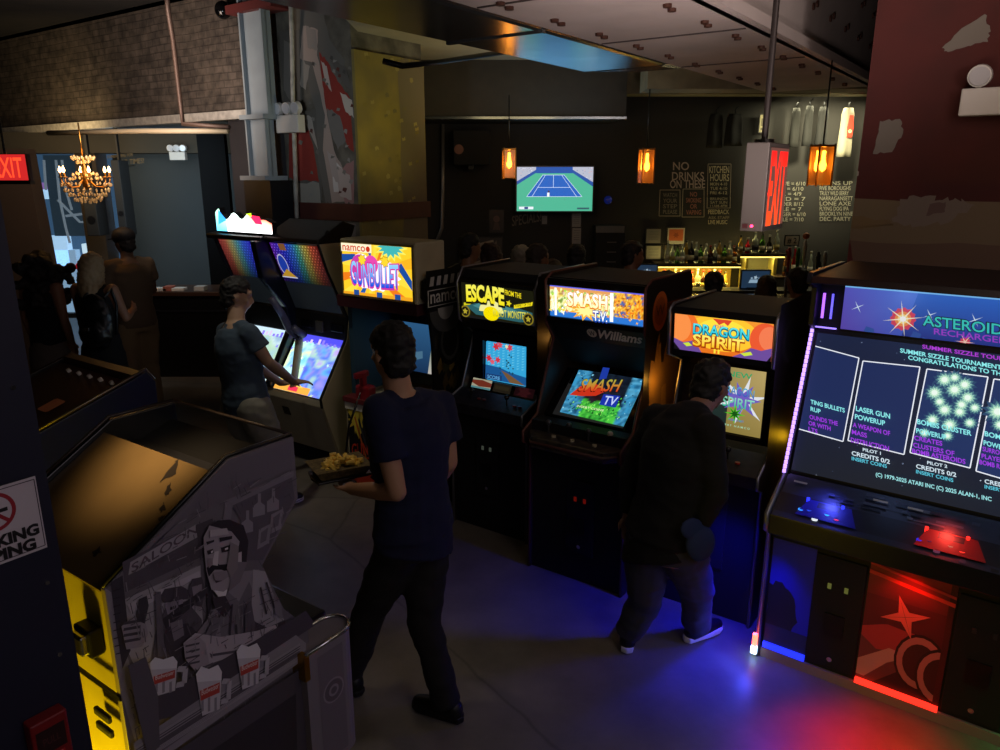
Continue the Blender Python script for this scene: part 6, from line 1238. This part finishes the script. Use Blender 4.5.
# ================================================================== people
def ell(mb, c, r, f=None, u=None):
    """ellipsoid with radii (side, forward, up)"""
    f = V(f or (0, 1, 0)).normalized(); u = V(u or (0, 0, 1)); s = f.cross(u).normalized(); u = s.cross(f).normalized()
    M = Matrix((s, f, u)).transposed(); mb.ball(c, r, 10, 0, M); return mb
def hand(mb, w, d, pn, thumb, curl=.5, s=1.0):
    """palm and five fingers: w wrist, d direction of the fingers, pn the way the palm faces, thumb +1/-1 side"""
    d = V(d).normalized(); pn = V(pn); pn = (pn - d * pn.dot(d)).normalized(); sd = d.cross(pn) * thumb
    c = w + d * .045 * s
    mb.limb([w - d * .01, w + d * .03 * s], [.024 * s, .026 * s]); ell(mb, w + d * .05 * s, (.039 * s, .048 * s, .015 * s), d, -pn)
    for k, (off, L) in enumerate(((.030, .068), (.010, .078), (-.011, .072), (-.030, .055))):
        p0 = w + d * .085 * s + sd * off * s; L *= s; a1, a2, a3 = curl * .5, curl * 1.2, curl * 1.7
        v = lambda a: d * math.cos(a) + pn * math.sin(a)
        p1 = p0 + v(a1) * L * .42; p2 = p1 + v(a2) * L * .32; p3 = p2 + v(a3) * L * .26
        mb.limb([p0 - d * .02, p0, p1, p2, p3], [.010 * s, .0098 * s, .0088 * s, .008 * s, .0068 * s], 8)
    t0 = w + d * .02 * s + sd * .026 * s; t1 = t0 + (d * .6 + sd * .8 + pn * .15).normalized() * .036 * s; t2 = t1 + (d * .9 + sd * .25 + pn * .35 * (curl + .2)).normalized() * .03 * s
    mb.limb([t0, t1, t2], [.014 * s, .011 * s, .009 * s], 8)
def head_shapes(mb, c, f, u=(0, 0, 1), s=1.0):
    f = V(f).normalized(); u = V(u); sd = f.cross(u).normalized(); u = sd.cross(f).normalized(); E_ = lambda x, y, z, r: ell(mb, c + (sd * x + f * y + u * z) * s, tuple(q * s for q in r), f, u)
    E_(0, -.008, .028, (.074, .094, .088)); E_(0, .022, -.035, (.058, .068, .072)); E_(0, .048, -.082, (.032, .034, .026)); E_(0, .065, .035, (.058, .028, .035))
    mb.limb([c + (f * .088 + u * .018) * s, c + (f * .106 - u * .022) * s], [.009 * s, .015 * s], 8)
    E_(.010, .098, -.028, (.010, .010, .009)); E_(-.010, .098, -.028, (.010, .010, .009)); E_(0, .088, -.052, (.024, .011, .006)); E_(0, .086, -.062, (.021, .012, .007))
    for q in (-1, 1): E_(q * .074, -.012, -.004, (.009, .019, .031)); E_(q * .036, .072, .032, (.024, .014, .006)); E_(q * .042, .058, -.012, (.022, .022, .016))
SK = {}
def skin(col): return mat('skin_' + col, col, .55)
def person(label, J, skincol, hair, hairstyle, shirt, trousers, shoes, f, hf=None, vox=.011, sleeve=.62, legw=1.0, bulk=1.0, hem=.06, hands=None, hu=(0, 0, 1), group=None, skirt=None, feet=None, cap=None, hoodie=False, shortleg=None, tank=False, seated=False):
    """J: joint positions in the room; every figure is one continuous body with clothes and hair as children"""
    J = {k: V(v) for k, v in J.items()}; f = V(f).normalized(); hf = V(hf or f).normalized()
    base = V((J['pelvis'].x, J['pelvis'].y, 0)); 
    if 'anL' in J: base = V(((J['anL'].x + J['anR'].x) / 2, (J['anL'].y + J['anR'].y) / 2, 0))
    t = thing('person', label, 'person', base, 0, group)
    lat = (J['shR'] - J['shL']).normalized(); latp = (J['hpR'] - J['hpL']).normalized()
    def tors(mb, g, lo, hi):
        P, Cn, N = J['pelvis'], J['chest'], J['neck']; ax = [(P + V((0, 0, -.10)), .155, .11), (P, .165, .118), (P.lerp(Cn, .45), .140, .10), (Cn, .165, .118), (Cn.lerp(N, .5), .165, .11), (N - (N - Cn).normalized() * .045, .115, .08), (N, .062, .06)]
        secs = []
        for i, (c, a, b) in enumerate(ax):
            if not (lo <= i <= hi): continue
            up_ = (ax[min(i + 1, 6)][0] - ax[max(i - 1, 0)][0]).normalized(); L_ = latp.lerp(lat, min(1, i / 4)).normalized(); L_ = (L_ - up_ * L_.dot(up_)).normalized(); dpt = up_.cross(L_); gg = g * bulk
            secs.append((c, L_ * (a * bulk + g), dpt * (b * bulk + g)))
        mb.loft(secs, 20); return mb
    mb = MB(); tors(mb, 0, 0, 6); mb.limb([J['neck'] - V((0, 0, .03)), J['head'] + hf * -.012 - V((0, 0, .05))], [.060, .056]); head_shapes(mb, J['head'], hf, hu)
    for S in 'LR':
        mb.limb([J['chest'].lerp(J['sh' + S], .7), J['sh' + S], J['sh' + S].lerp(J['el' + S], .5), J['el' + S], J['el' + S].lerp(J['wr' + S], .35), J['wr' + S]], [.05, .056, .047, .039, .040, .027])
        h_ = (hands or {}).get(S) or dict(d=(J['wr' + S] - J['el' + S]), pn=-lat * (1 if S == 'R' else -1), curl=.6)
        if vox < .016: hand(mb, J['wr' + S], h_['d'], h_['pn'], h_.get('th', 1), h_['curl'])
        else: hand(mb, J['wr' + S], h_['d'], h_['pn'], 1, h_['curl'], 1.1)
        mb.limb([J['hp' + S], J['hp' + S].lerp(J['kn' + S], .5), J['kn' + S], J['kn' + S].lerp(J['an' + S], .3), J['an' + S]], [.088, .074, .056, .055, .040])
        ff = V((feet or {}).get(S, f)); ff.z = 0; ff.normalize(); mb.limb([J['an' + S] - ff * .02 + V((0, 0, -.03)), J['an' + S] + ff * .12 + V((0, 0, -.06))], [.032, .024])
    blob(mb, 'body', skin(skincol), base, t, vox, 3)
    # shirt
    ms = mat('cloth_' + shirt, shirt, .9); mb = MB(); tors(mb, .02, 1, 5); un = (J['neck'] - J['chest']).normalized(); mb.cyl(J['neck'] - un * .09, J['neck'] - un * .005, .10, .074, 18)
    P = J['pelvis']; lw = latp; up_ = (J['chest'] - P).normalized(); dp = up_.cross(lw)
    mb.loft([(P - up_ * hem, lw * (.172 * bulk + .012), dp * (.125 * bulk + .012)), (P + up_ * .08, lw * (.16 * bulk + .012), dp * (.118 * bulk + .012))], 20)
    for S in 'LR':
        a, b = J['sh' + S], J['el' + S]
        if tank: mb.limb([J['chest'].lerp(a, .6), J['neck'].lerp(a, .55)], [.06, .03]); continue
        if sleeve <= 1: e_ = a.lerp(b, sleeve); mb.limb([J['chest'].lerp(a, .6), a], [.07, .068]); mb.cyl(a, e_, .068, .066 + .01 * bulk, 16); mb.cyl(J['neck'].lerp(a, .35), a, .05, .06, 14)
        else: mb.limb([J['chest'].lerp(a, .6), a, a.lerp(b, .5), b, b.lerp(J['wr' + S], .5)], [.07, .072, .062, .056, .05]); mb.cyl(b, b.lerp(J['wr' + S], .95), .055, .040, 14); mb.cyl(J['neck'].lerp(a, .35), a, .05, .062, 14)
    if hoodie: ell(mb, J['neck'] - f * .055 - V((0, 0, .035)), (.13, .085, .075), f); ell(mb, J['neck'] - f * .03 - V((0, 0, .0)), (.09, .07, .05), f)
    blob(mb, 'hoodie' if hoodie else ('top' if tank else 'shirt'), ms, base, t, max(vox, .010), 4, wr=.007)
    # trousers or skirt
    mt = mat('cloth_' + trousers, trousers, .9); mb = MB(); tors(mb, .008, 0, 1)
    if skirt:
        k0 = P - V((0, 0, skirt)); mb.loft([(P + V((0, 0, .03)), latp * .16, dp * .12), (P - V((0, 0, .1)), latp * .19, dp * .15), (k0, latp * .21, dp * .17)], 20)
    else:
        for S in 'LR':
            h_, k, a = J['hp' + S], J['kn' + S], J['an' + S]; e_ = a + V((0, 0, -.01)) if not shortleg else k.lerp(a, shortleg)
            if shortleg is not None and shortleg < 0: e_ = h_.lerp(k, 1 + shortleg)
            mb.limb([h_, h_.lerp(k, .5), k] if not (shortleg and shortleg < 0) else [h_, h_.lerp(k, .4)], [.102 * legw, .092 * legw, .074 * legw][:3 if not (shortleg and shortleg < 0) else 2]); mb.cyl(k if not (shortleg and shortleg < 0) else h_.lerp(k, .4), e_, .074 * legw if not (shortleg and shortleg < 0) else .1 * legw, .062 * legw if not shortleg else .1 * legw, 16)
    blob(mb, 'skirt' if skirt else ('shorts' if shortleg else 'trousers'), mt, base, t, max(vox, .011), 4, wr=.010, wf=7)
    # shoes
    for S in 'LR':
        ff = V((feet or {}).get(S, f)); lift = 0; ff = V((ff.x, ff.y, ff.z)).normalized(); a = J['an' + S]; sole = a - V((0, 0, .075)); mb = MB(); up2 = V((0, 0, 1)) if abs(ff.z) < .1 else None
        mb.limb([a - ff * .035 + V((0, 0, -.02)), a - ff * .035 - V((0, 0, .035)), a + ff * .06 - V((0, 0, .035)), a + ff * .145 - V((0, 0, .045))], [.042, .043, .042, .032]); blob(mb, 'shoe', mat('shoe_' + shoes[0], shoes[0], .5), base, t, .010, 3)
        mb = MB(); sdv = ff.cross(V((0, 0, 1))).normalized()
        pts = [(a + ff * x + sdv * y * (1 if S == 'L' else 1)) for x, y in ((-.085, 0), (-.07, .03), (0, .036), (.07, .042), (.13, .040), (.17, .022), (.182, 0), (.17, -.022), (.13, -.038), (.07, -.038), (0, -.033), (-.07, -.03))]
        zz = a.z - .078; mb.hull([V((p.x, p.y, zz + (p - a).dot(ff) * 0 + (ff.z * (p - a).dot(ff)))) - base for p in pts], [V((p.x, p.y, zz + .030 + (ff.z * (p - a).dot(ff)))) - base for p in pts]).build('sole', mat('sole_' + shoes[1], shoes[1], .6), t, bevel=.006)
    # hair
    mh = mat('hair_' + hair, hair, .7); hc = J['head']; s_ = hf.cross(V(hu)).normalized(); u_ = s_.cross(hf).normalized(); mb = MB()
    if hairstyle == 'short':
        ell(mb, hc - hf * .022 + u_ * .048, (.083, .096, .082), hf, hu); ell(mb, hc - hf * .052 + u_ * .0, (.072, .060, .062), hf, hu)
        ell(mb, hc - hf * .01 + u_ * .062, (.082, .092, .074), hf, hu); ell(mb, hc - hf * .048 - u_ * .035, (.070, .062, .062), hf, hu); ell(mb, hc - hf * .03 + u_ * .0, (.080, .06, .05), hf, hu)
    elif hairstyle == 'long':
        ell(mb, hc - hf * .02 + u_ * .045, (.086, .10, .085), hf, hu); mb.limb([hc - hf * .05 + u_ * .03, hc - hf * .085 - u_ * .08, hc - hf * .09 - u_ * .20, hc - hf * .08 - u_ * .30], [.085, .085, .085, .05]); mb.limb([hc + s_ * .06, hc + s_ * .075 - u_ * .1 - hf * .03, hc + s_ * .06 - u_ * .22 - hf * .06], [.035, .035, .03]); mb.limb([hc - s_ * .06, hc - s_ * .075 - u_ * .1 - hf * .03, hc - s_ * .06 - u_ * .22 - hf * .06], [.035, .035, .03])
    elif hairstyle == 'curly':
        ell(mb, hc - hf * .02 + u_ * .04, (.095, .10, .09), hf, hu)
        for k in range(150): q = V((random.gauss(0, .06), random.gauss(0, .05), random.uniform(-.34, .08))); w2 = 1 - .3 * (q.z > 0); mb.ball(hc - hf * .07 + s_ * q.x * 1.2 * w2 + hf * q.y * .7 + u_ * q.z, random.uniform(.035, .055), 6)
    blob(mb, 'hair', mh, base, t, .009 if vox < .016 else .012, 2, wr=.012, wf=32)
    if cap:
        mc = mat('cap_' + cap, cap, .7); mb = MB(); ell(mb, hc - hf * .01 + u_ * .062, (.100, .116, .088), hf, hu); ell(mb, hc + hf * .13 + u_ * .055, (.066, .085, .008), hf, hu); blob(mb, 'cap', mc, base, t, .009, 3)
    return t
def std(x, y, az, h=1.72, lean=0, seat=False, arms='front', spread=.1, turn=0):
    """joints of an easy standing or seated pose; az = bearing faced, degrees clockwise from straight ahead"""
    a = R(az); f = V((math.sin(a), math.cos(a), 0)); r = V((math.cos(a), -math.sin(a), 0)); s = h / 1.75; o = V((x, y, 0)); Z = V((0, 0, 1)); D = {}
    ph = .96 * s if not seat else .84
    D['pelvis'] = o + Z * ph - f * (lean * .3); D['chest'] = D['pelvis'] + Z * .36 * s + f * lean * .5; D['neck'] = D['pelvis'] + Z * .56 * s + f * lean; D['head'] = D['neck'] + Z * .145 * s + f * (.03 + lean * .3)
    for S, q in (('L', -1), ('R', 1)):
        D['sh' + S] = D['neck'] + r * q * .175 * s - Z * .055 * s; D['hp' + S] = D['pelvis'] + r * q * .09 * s - Z * .06
        if arms == 'front': D['el' + S] = D['sh' + S] - Z * .26 * s + r * q * .05 + f * .06; D['wr' + S] = D['el' + S] + f * .21 * s - r * q * .07 + Z * .03
        else: D['el' + S] = D['sh' + S] - Z * .29 * s + r * q * .04 - f * .01; D['wr' + S] = D['el' + S] - Z * .24 * s + f * .05
        if seat: D['kn' + S] = D['hp' + S] + f * .40 + r * q * .05; D['an' + S] = D['kn' + S] - Z * .36 - f * .02
        else: D['kn' + S] = o + r * q * spread * .95 + Z * .50 * s + f * .02; D['an' + S] = o + r * q * spread + Z * .085
    return D, f
# --- the walking man with the tray
jw = dict(head=at(392, 354, 2.93), neck=at(400, 394, 2.92), chest=at(410, 436, 2.92), pelvis=at(414, 528, 2.93), shL=at(379, 410, 2.80), shR=at(441, 406, 3.05), elL=at(397, 492, 2.74), wrL=at(352, 489, 2.98), elR=at(449, 462, 3.03), wrR=at(430, 490, 3.16),
          hpL=at(400, 545, 2.89), hpR=at(427, 542, 2.98), knL=at(370, 612, 2.98), knR=at(424, 618, 2.92), anL=V((-.70, 3.02, .088)), anR=V((-.235, 2.83, .088)))
tray_c = at(344, 480, 3.12)
person('person in a navy t-shirt and black trousers walking away with a food tray', jw, '#b08468', '#0b0807', 'short', '#0a1034', '#131012', ('#08080a', '#0a0a0c'), (-.72, .69, 0), (-.62, .78, -.12), .010, .60, legw=1.02, bulk=1.04, hem=.10,
       hands=dict(L=dict(d=tray_c - jw['wrL'], pn=(0, 0, 1), curl=.35, th=-1), R=dict(d=(-.6, .7, -.2), pn=(-.7, -.7, 0), curl=.9)), feet=dict(L=(-.75, .66, 0), R=(-.90, .43, 0)))
hc = jw['wrL'] + (tray_c - jw['wrL']).normalized() * .10
ty = thing('food_tray', 'small dark food tray of fries in paper carried on the walking person\'s palm', 'food tray', (hc.x - .035, hc.y + .03, hc.z + .028), 30)
MB().prz([(-.12, -.08), (.12, -.08), (.13, 0), (.12, .08), (-.12, .08), (-.13, 0)], 0, .012).build('tray', mat('tray_black', '#141210', .4), ty, bevel=.004)
lm = MB().hull([(-.10, -.065, .012), (.10, -.065, .012), (.10, .065, .012), (-.10, .065, .012)], [(-.125, -.085, .055), (.125, -.085, .05), (.12, .085, .06), (-.13, .085, .06)]).build('paper_liner', mat('checked_paper', '#6a5a34', .8, noise_amt=.5, nscale=60), ty)
fm = MB()
for i in range(70):
    a_, b_ = random.gauss(0, .045), random.gauss(0, .028); a_ = max(-.085, min(.085, a_)); b_ = max(-.05, min(.05, b_)); z = .045 + random.random() * .04 * (1 - abs(a_) * 6); d_ = V((random.uniform(-1, 1), random.uniform(-1, 1), random.uniform(-.3, .3))).normalized() * random.uniform(.014, .026); fm.cyl(V((a_, b_, z)) - d_, V((a_, b_, z)) + d_, random.uniform(.009, .015), random.uniform(.006, .012), n=6)
tag(fm.build('fries', mat('fries_gold', '#f0cc60', .6), ty), kind='stuff')

# --- the dark-clad man leaning to his screen
jd = dict(head=at(711, 386, 3.42), neck=at(694, 410, 3.30), chest=at(679, 455, 3.24), pelvis=at(664, 535, 3.22), shL=at(656, 419, 3.42), shR=at(709, 430, 3.12), elL=at(630, 476, 3.42), wrL=at(628, 514, 3.40), elR=at(716, 492, 3.05), wrR=at(700, 528, 3.08),
          hpL=at(648, 545, 3.27), hpR=at(682, 546, 3.16), knL=at(645, 600, 3.30), knR=at(696, 588, 3.30), anL=at(640, 640, 3.36), anR=at(697, 628, 3.42))
jd['anL'] = V((.655, 3.36, .088)); jd['anR'].z = .088
person('person in a black hoodie and grey trousers leaning to a game screen', jd, '#8e6852', '#0a0809', 'short', '#050507', '#3c3c46', ('#101014', '#d8d8dc'), (.57, .82, 0), (.72, .62, -.32), .010, 1.2, legw=1.14, bulk=1.12, hem=.12, hoodie=True,
       hands=dict(R=dict(d=(-.75, .0, -.5), pn=(-.3, .7, .2), curl=1.0, th=1)), feet=dict(L=(.25, .97, 0), R=(.86, .5, 0)))
cp = jd['wrR'] + V((-.01, -.055, -.045)); mb = MB(); ell(mb, V((0, 0, 0)), (.075, .03, .085), (.3, -1, .2)); ell(mb, V((-.045, -.01, .075)), (.06, .012, .05), (.3, -1, .2))
o = blob(mb, 'baseball_cap', mat('cap_blue_cloth', '#1a2a58', .8), V((0, 0, 0)), None, .008, 2); o.location = cp; tag(o, 'blue cap held at the hip of the person in black', 'cap')

# --- the player at the twin-bay machine
jp = dict(head=at(237, 296, 5.08), neck=at(236, 322, 5.03), chest=at(238, 350, 5.0), pelvis=at(246, 400, 5.0), shL=at(225, 332, 5.22), shR=at(249, 333, 4.88), elL=at(252, 365, 5.30), wrL=at(281, 383, 5.48), elR=at(268, 362, 4.90), wrR=at(294, 382, 5.28),
          hpL=at(238, 408, 5.1), hpR=at(254, 408, 4.92))
for S, dx in (('L', -.16), ('R', .06)): jp['an' + S] = V((-1.66 + dx, 5.12 + (.08 if S == 'L' else -.08), .085)); jp['kn' + S] = jp['hp' + S].lerp(jp['an' + S], .5) + V((.04, .02, .02))
person('person in a grey-blue t-shirt and pale shorts playing the twin-bay machine', jp, '#a88870', '#0c0a0a', 'short', '#3c4c5c', '#868478', ('#202024', '#c8c8c8'), (.80, .60, 0), (.93, .36, -.25), .011, .55, legw=1.22, bulk=1.12, hem=.10, shortleg=.15,
       hands=dict(L=dict(d=(.8, .5, -.1), pn=(0, 0, -1), curl=.5), R=dict(d=(.8, .55, -.1), pn=(0, 0, -1), curl=.5)))

# --- three people at the far left
def px_std(u, v, Y, az, h, **k): p = at(u, v, Y); return std(p.x, Y, az, h, **k)
D, f = px_std(127, 253, 7.1, -50, 1.80, arms='front'); pc = person('person in a dark cap, tan shirt and tan trousers at the far left', D, '#7a5a44', '#1a1412', 'short', '#6a5844', '#8a7454', ('#2a2420', '#2a2420'), f, V((-.85, .5, -.15)), .016, .6, cap='#100e10', bulk=1.12, legw=1.15)
D, f = px_std(93, 280, 6.35, 10, 1.66, arms='front'); pb = person('person with long blonde hair in a black top and long black skirt, far left', D, '#9a6e54', '#9a8260', 'long', '#0c0c0e', '#0a0a0c', ('#101010', '#101010'), f, None, .016, bulk=.92, tank=True, skirt=.5)
bp_ = D; bx = D['chest'] + V((.10, -.23, -.10))
bk2 = thing('backpack', 'black backpack on the back of the blonde-haired person at the far left', 'backpack', bx, -10)
mb = MB(); ell(mb, V((0, 0, 0)), (.16, .09, .24)); ell(mb, V((0, -.06, -.08)), (.12, .06, .12)); blob(mb, 'pack', mat('nylon_black', '#0a0a0c', .4), V((0, 0, 0)), bk2, .014, 3, wr=.01)
MB().tube([(-.1, .03, .2), (-.11, .14, .26), (-.12, .2, .12), (-.12, .1, -.12)], .014, 6).tube([(.08, .03, .2), (.07, .14, .26), (.06, .2, .12), (.1, .1, -.12)], .014, 6).build('strap', mat('nylon_black'), bk2); MB().box(-.03, .03, -.135, -.125, -.05, -.02).build('buckle', CHROME, bk2)
D, f = px_std(40, 282, 6.5, 15, 1.66, arms='down'); person('person with long curly dark hair, black top and striped grey skirt at the far left', D, '#8a6048', '#120d0c', 'curly', '#0c0c10', '#5a5048', ('#101010', '#101010'), f, V((-.5, .8, 0)), .016, bulk=.92, tank=True, skirt=.45)

# --- patrons along the bar
pat = [(467, 250, 6.6, 60, 0, 'short', '#0e0c0c', '#15151c', 'person with short dark hair and a dark jacket facing right, leftmost at the bar', 60),
       (491, 258, 7.15, -50, 0, 'long', '#2a1410', '#4a2620', 'person with reddish long hair facing left, opposite the dark jacket', -50),
       (520, 262, 6.85, 25, 0, 'short', '#8a8478', '#3a3e48', 'white-haired person in a grey top behind the yellow comic marquee', 25),
       (536, 262, 6.2, 40, 0, 'short', '#2a2018', '#5a5e70', 'person with brown hair in a pale blue shirt turned right behind the comic marquee', 55),
       (553, 276, 7.0, -10, 0, 'long', '#3a2c20', '#1a1a20', 'person half hidden to the right of the pale blue shirt', -10),
       (576, 262, 6.5, 10, 0, 'short', '#0a0808', '#101014', 'short dark-haired person seen from behind under the wall notices', 10),
       (630, 258, 6.7, 65, 0, 'short', '#120c0a', '#0c0e12', 'person in black facing right toward the left till screen', 75),
       (667, 284, 7.1, 10, 1, 'long', '#0a0808', '#0c0c10', 'seated person with long black hair, left of the two broad backs', 10),
       (714, 287, 6.5, 5, 1, 'short', '#0c0a0a', '#0a0a0e', 'seated broad-backed person in black below the lit bottles', 10),
       (766, 289, 6.95, 30, 1, 'long', '#2e1c12', '#101014', 'seated person with brown long hair before the crested till screen', 30),
       (799, 283, 6.5, -20, 1, 'short', '#0c0a0a', '#0c0e14', 'person in dark clothes seated rightmost, below the beer taps', -20)]
for (u, v, Y, az, seat, hs, hcol, sh, lab, haz) in pat:
    p = at(u, v, Y)
    if seat:
        D, f = std(p.x, Y, az, 1.72, seat=True); dz = p.z - D['head'].z; Yc = Y; D = {k: q + V((0, 0, dz if k in ('head', 'neck', 'chest', 'shL', 'shR', 'elL', 'elR', 'wrL', 'wrR') else 0)) for k, q in D.items()}
    else:
        hgt = (p.z + .10) if p.z > 1.3 else 1.5; D, f = std(p.x, Y, az, min(max(hgt, 1.5), 1.85))
    a_ = R(haz); person(lab, D, '#7a563e', hcol, hs, sh, '#141418', ('#101012', '#101012'), f, V((math.sin(a_), math.cos(a_), -.05)), .018, .6 if not seat else 1.2, bulk=1.0 if u != 714 else 1.15, group='people along the bar')
    if seat: stool(D['pelvis'].x, Y, {667: 'bar stool under the person with long black hair', 714: 'bar stool under the broad-backed person in black', 766: 'bar stool under the person with brown hair', 799: 'bar stool with a hooped back under the rightmost seated person'}[u])

# ================================================================== light of the place, plus added unseen fills and washes
lamp('warm_can', 'SPOT', (-.75, 1.78, 3.04), 330, '#ffd8a0', r=.08, tgt=(-.88, 1.87, 1.55), spot=18, blend=1)
lamp('yellow_work_light', 'POINT', (-1.12, 1.22, .60), 42, '#ffd810', r=.05)
lamp('room_fill', 'AREA', (.6, -.8, 3.7), 7.5, '#e0dcd0', size=3.0, tgt=(0, 3.5, .5))
lamp('row_fill', 'AREA', (1.3, 1.6, 3.0), 3.5, '#ffeacc', size=1.0, tgt=(-.6, 5.2, 1.0))
lamp('side_fill', 'AREA', (2.2, -.8, 3.2), 18, '#e0d0dc', size=1.6, tgt=(-.5, 1.9, 1.0))
lamp('pier_wash', 'SPOT', (-1.9, 4.6, 2.6), 62, '#d8e4f0', r=.15, tgt=(-2.0, 6.8, 3.1), spot=85, blend=1)
lamp('pier_yellow', 'SPOT', (-.2, 6.0, 2.4), 24, '#f0e080', r=.1, tgt=(-.95, 7.0, 2.9), spot=75, blend=1)
lamp('brick_wash', 'AREA', (-3.2, 6.6, 2.9), 32, '#ffe8d8', size=.9, tgt=(-3.7, 8.3, 3.5))
lamp('beam_wash', 'SPOT', (.75, 2.1, 1.9), 230, '#e8d4d0', r=.3, tgt=(1.0, 3.8, 3.3), spot=78, blend=1)
lamp('red_pier_wash', 'AREA', (2.0, 2.2, 3.4), 6, '#ffd8c8', size=.8, tgt=(3.0, 3.8, 2.5))
lamp('menu_spot', 'SPOT', (3.6, 8.4, 3.05), 330, '#f4ecc0', r=.08, tgt=(3.9, 9.7, 2.5), spot=75, blend=1)
lamp('bar_ceiling_wash', 'AREA', (.2, 7.2, 2.7), 5, '#ffe0a0', size=1.0, tgt=(.3, 8.3, 3.5))
lamp('duct_blue', 'AREA', (.66, 8.0, 2.75), 4.5, (.22, .6, 1.0), size=1.0, sy=1.9, tgt=(.66, 8.001, 4))  # unseen upward panel, added so the duct reflects blue
# coloured accent lights of the big machine
def am(x, y, z): return AM @ V((x, y, z))
lamp('blue_footlight', 'SPOT', am(-.03, -.06, .12), 3, (.05, .08, 1.0), r=.03, tgt=am(-.4, -.5, 0), spot=150, blend=.8)
lamp('blue_footlight', 'SPOT', am(.10, -.05, .66), 14, (.005, .01, 1.0), r=.03, tgt=am(-.1, -.35, 0), spot=120, blend=1)
lamp('blue_side_light', 'SPOT', am(-.07, .05, .70), 50, (.005, .008, 1.0), r=.05, tgt=am(-.55, .0, 0), spot=115, blend=1)
lamp('red_footlight', 'SPOT', am(.60, -.30, .50), 30, (1.0, .006, .004), r=.03, tgt=am(.62, -.42, 0), spot=105, blend=1)
lamp('red_panel_light', 'SPOT', am(.60, -.06, .69), 2.5, (1.0, .02, .015), r=.02, tgt=am(.60, .05, .45), spot=100, blend=1)
lamp('green_footlight', 'SPOT', am(1.15, -.05, .66), 5, (.02, 1.0, .12), r=.03, tgt=am(1.15, -.3, 0), spot=100, blend=1)
for x, c in ((.19, (.08, .10, 1.0)), (.68, (1, .06, .04)), (1.17, (.05, 1, .2))):
    lamp('console_light', 'SPOT', am(x, .10, 1.10), 3.0, c, r=.02, tgt=am(x, .03, .80), spot=75, blend=1)
lamp('beer_list_wash', 'AREA', (4.0, 9.3, 3.15), 26, '#f4ecc0', size=1.4, sy=.2, tgt=(4.0, 9.45, 2))
lamp('far_upper_wash', 'AREA', (-5.2, 8.9, 2.55), 14, '#e8c890', size=.9, tgt=(-5.2, 10.1, 2.8))  # added wash to lift the far upper wall
lamp('gap_light', 'POINT', WM @ V((.70, .30, 1.22)), .55, '#ffb040', r=.03)
lamp('gap_light', 'POINT', DM @ V((DW + .09, .50, .95)), .35, '#ffc020', r=.03)
lamp('gap_light', 'POINT', EM @ V((EW + .10, .40, 1.30)), .3, '#ffb050', r=.03)
lamp('beam_side_wash', 'SPOT', (2.3, 1.6, 2.7), 130, '#e8d8d0', r=.2, tgt=(1.75, 4.2, 3.6), spot=52, blend=1)  # added lamp to brighten the beam's right face
lamp('table_glow', 'AREA', MM @ V((-.72, -.02, 1.0)), 2.2, '#a8ccf0', size=.5, tgt=MM @ V((-.75, -.6, 1.25)))
lamp('aisle_fill', 'SPOT', (-1.0, 3.5, 3.04), 16, '#ffe8c8', r=.06, tgt=(-.72, 3.08, 1.2), spot=38, blend=1)  # added spot to brighten the tray and forearm, no fitting there
lamp('machine_fill', 'SPOT', (-1.75, 4.5, 3.35), 46, '#f4ecd8', r=.06, tgt=(-1.50, 5.45, .6), spot=48, blend=1)  # added spot to lighten the beige machine and its player
lamp('hood_light', 'POINT', am(.35, .30, 1.80), .5, (.3, .45, 1.0), r=.05)
w = bpy.data.worlds.new('world'); scene.world = w; w.use_nodes = True; w.node_tree.nodes['Background'].inputs['Color'].default_value = (.3, .32, .4, 1); w.node_tree.nodes['Background'].inputs['Strength'].default_value = .02
scene.cycles.use_denoising = True; scene.cycles.max_bounces = 6; scene.cycles.sample_clamp_indirect = 4.0

bpy.data.scenes.remove(WORK)
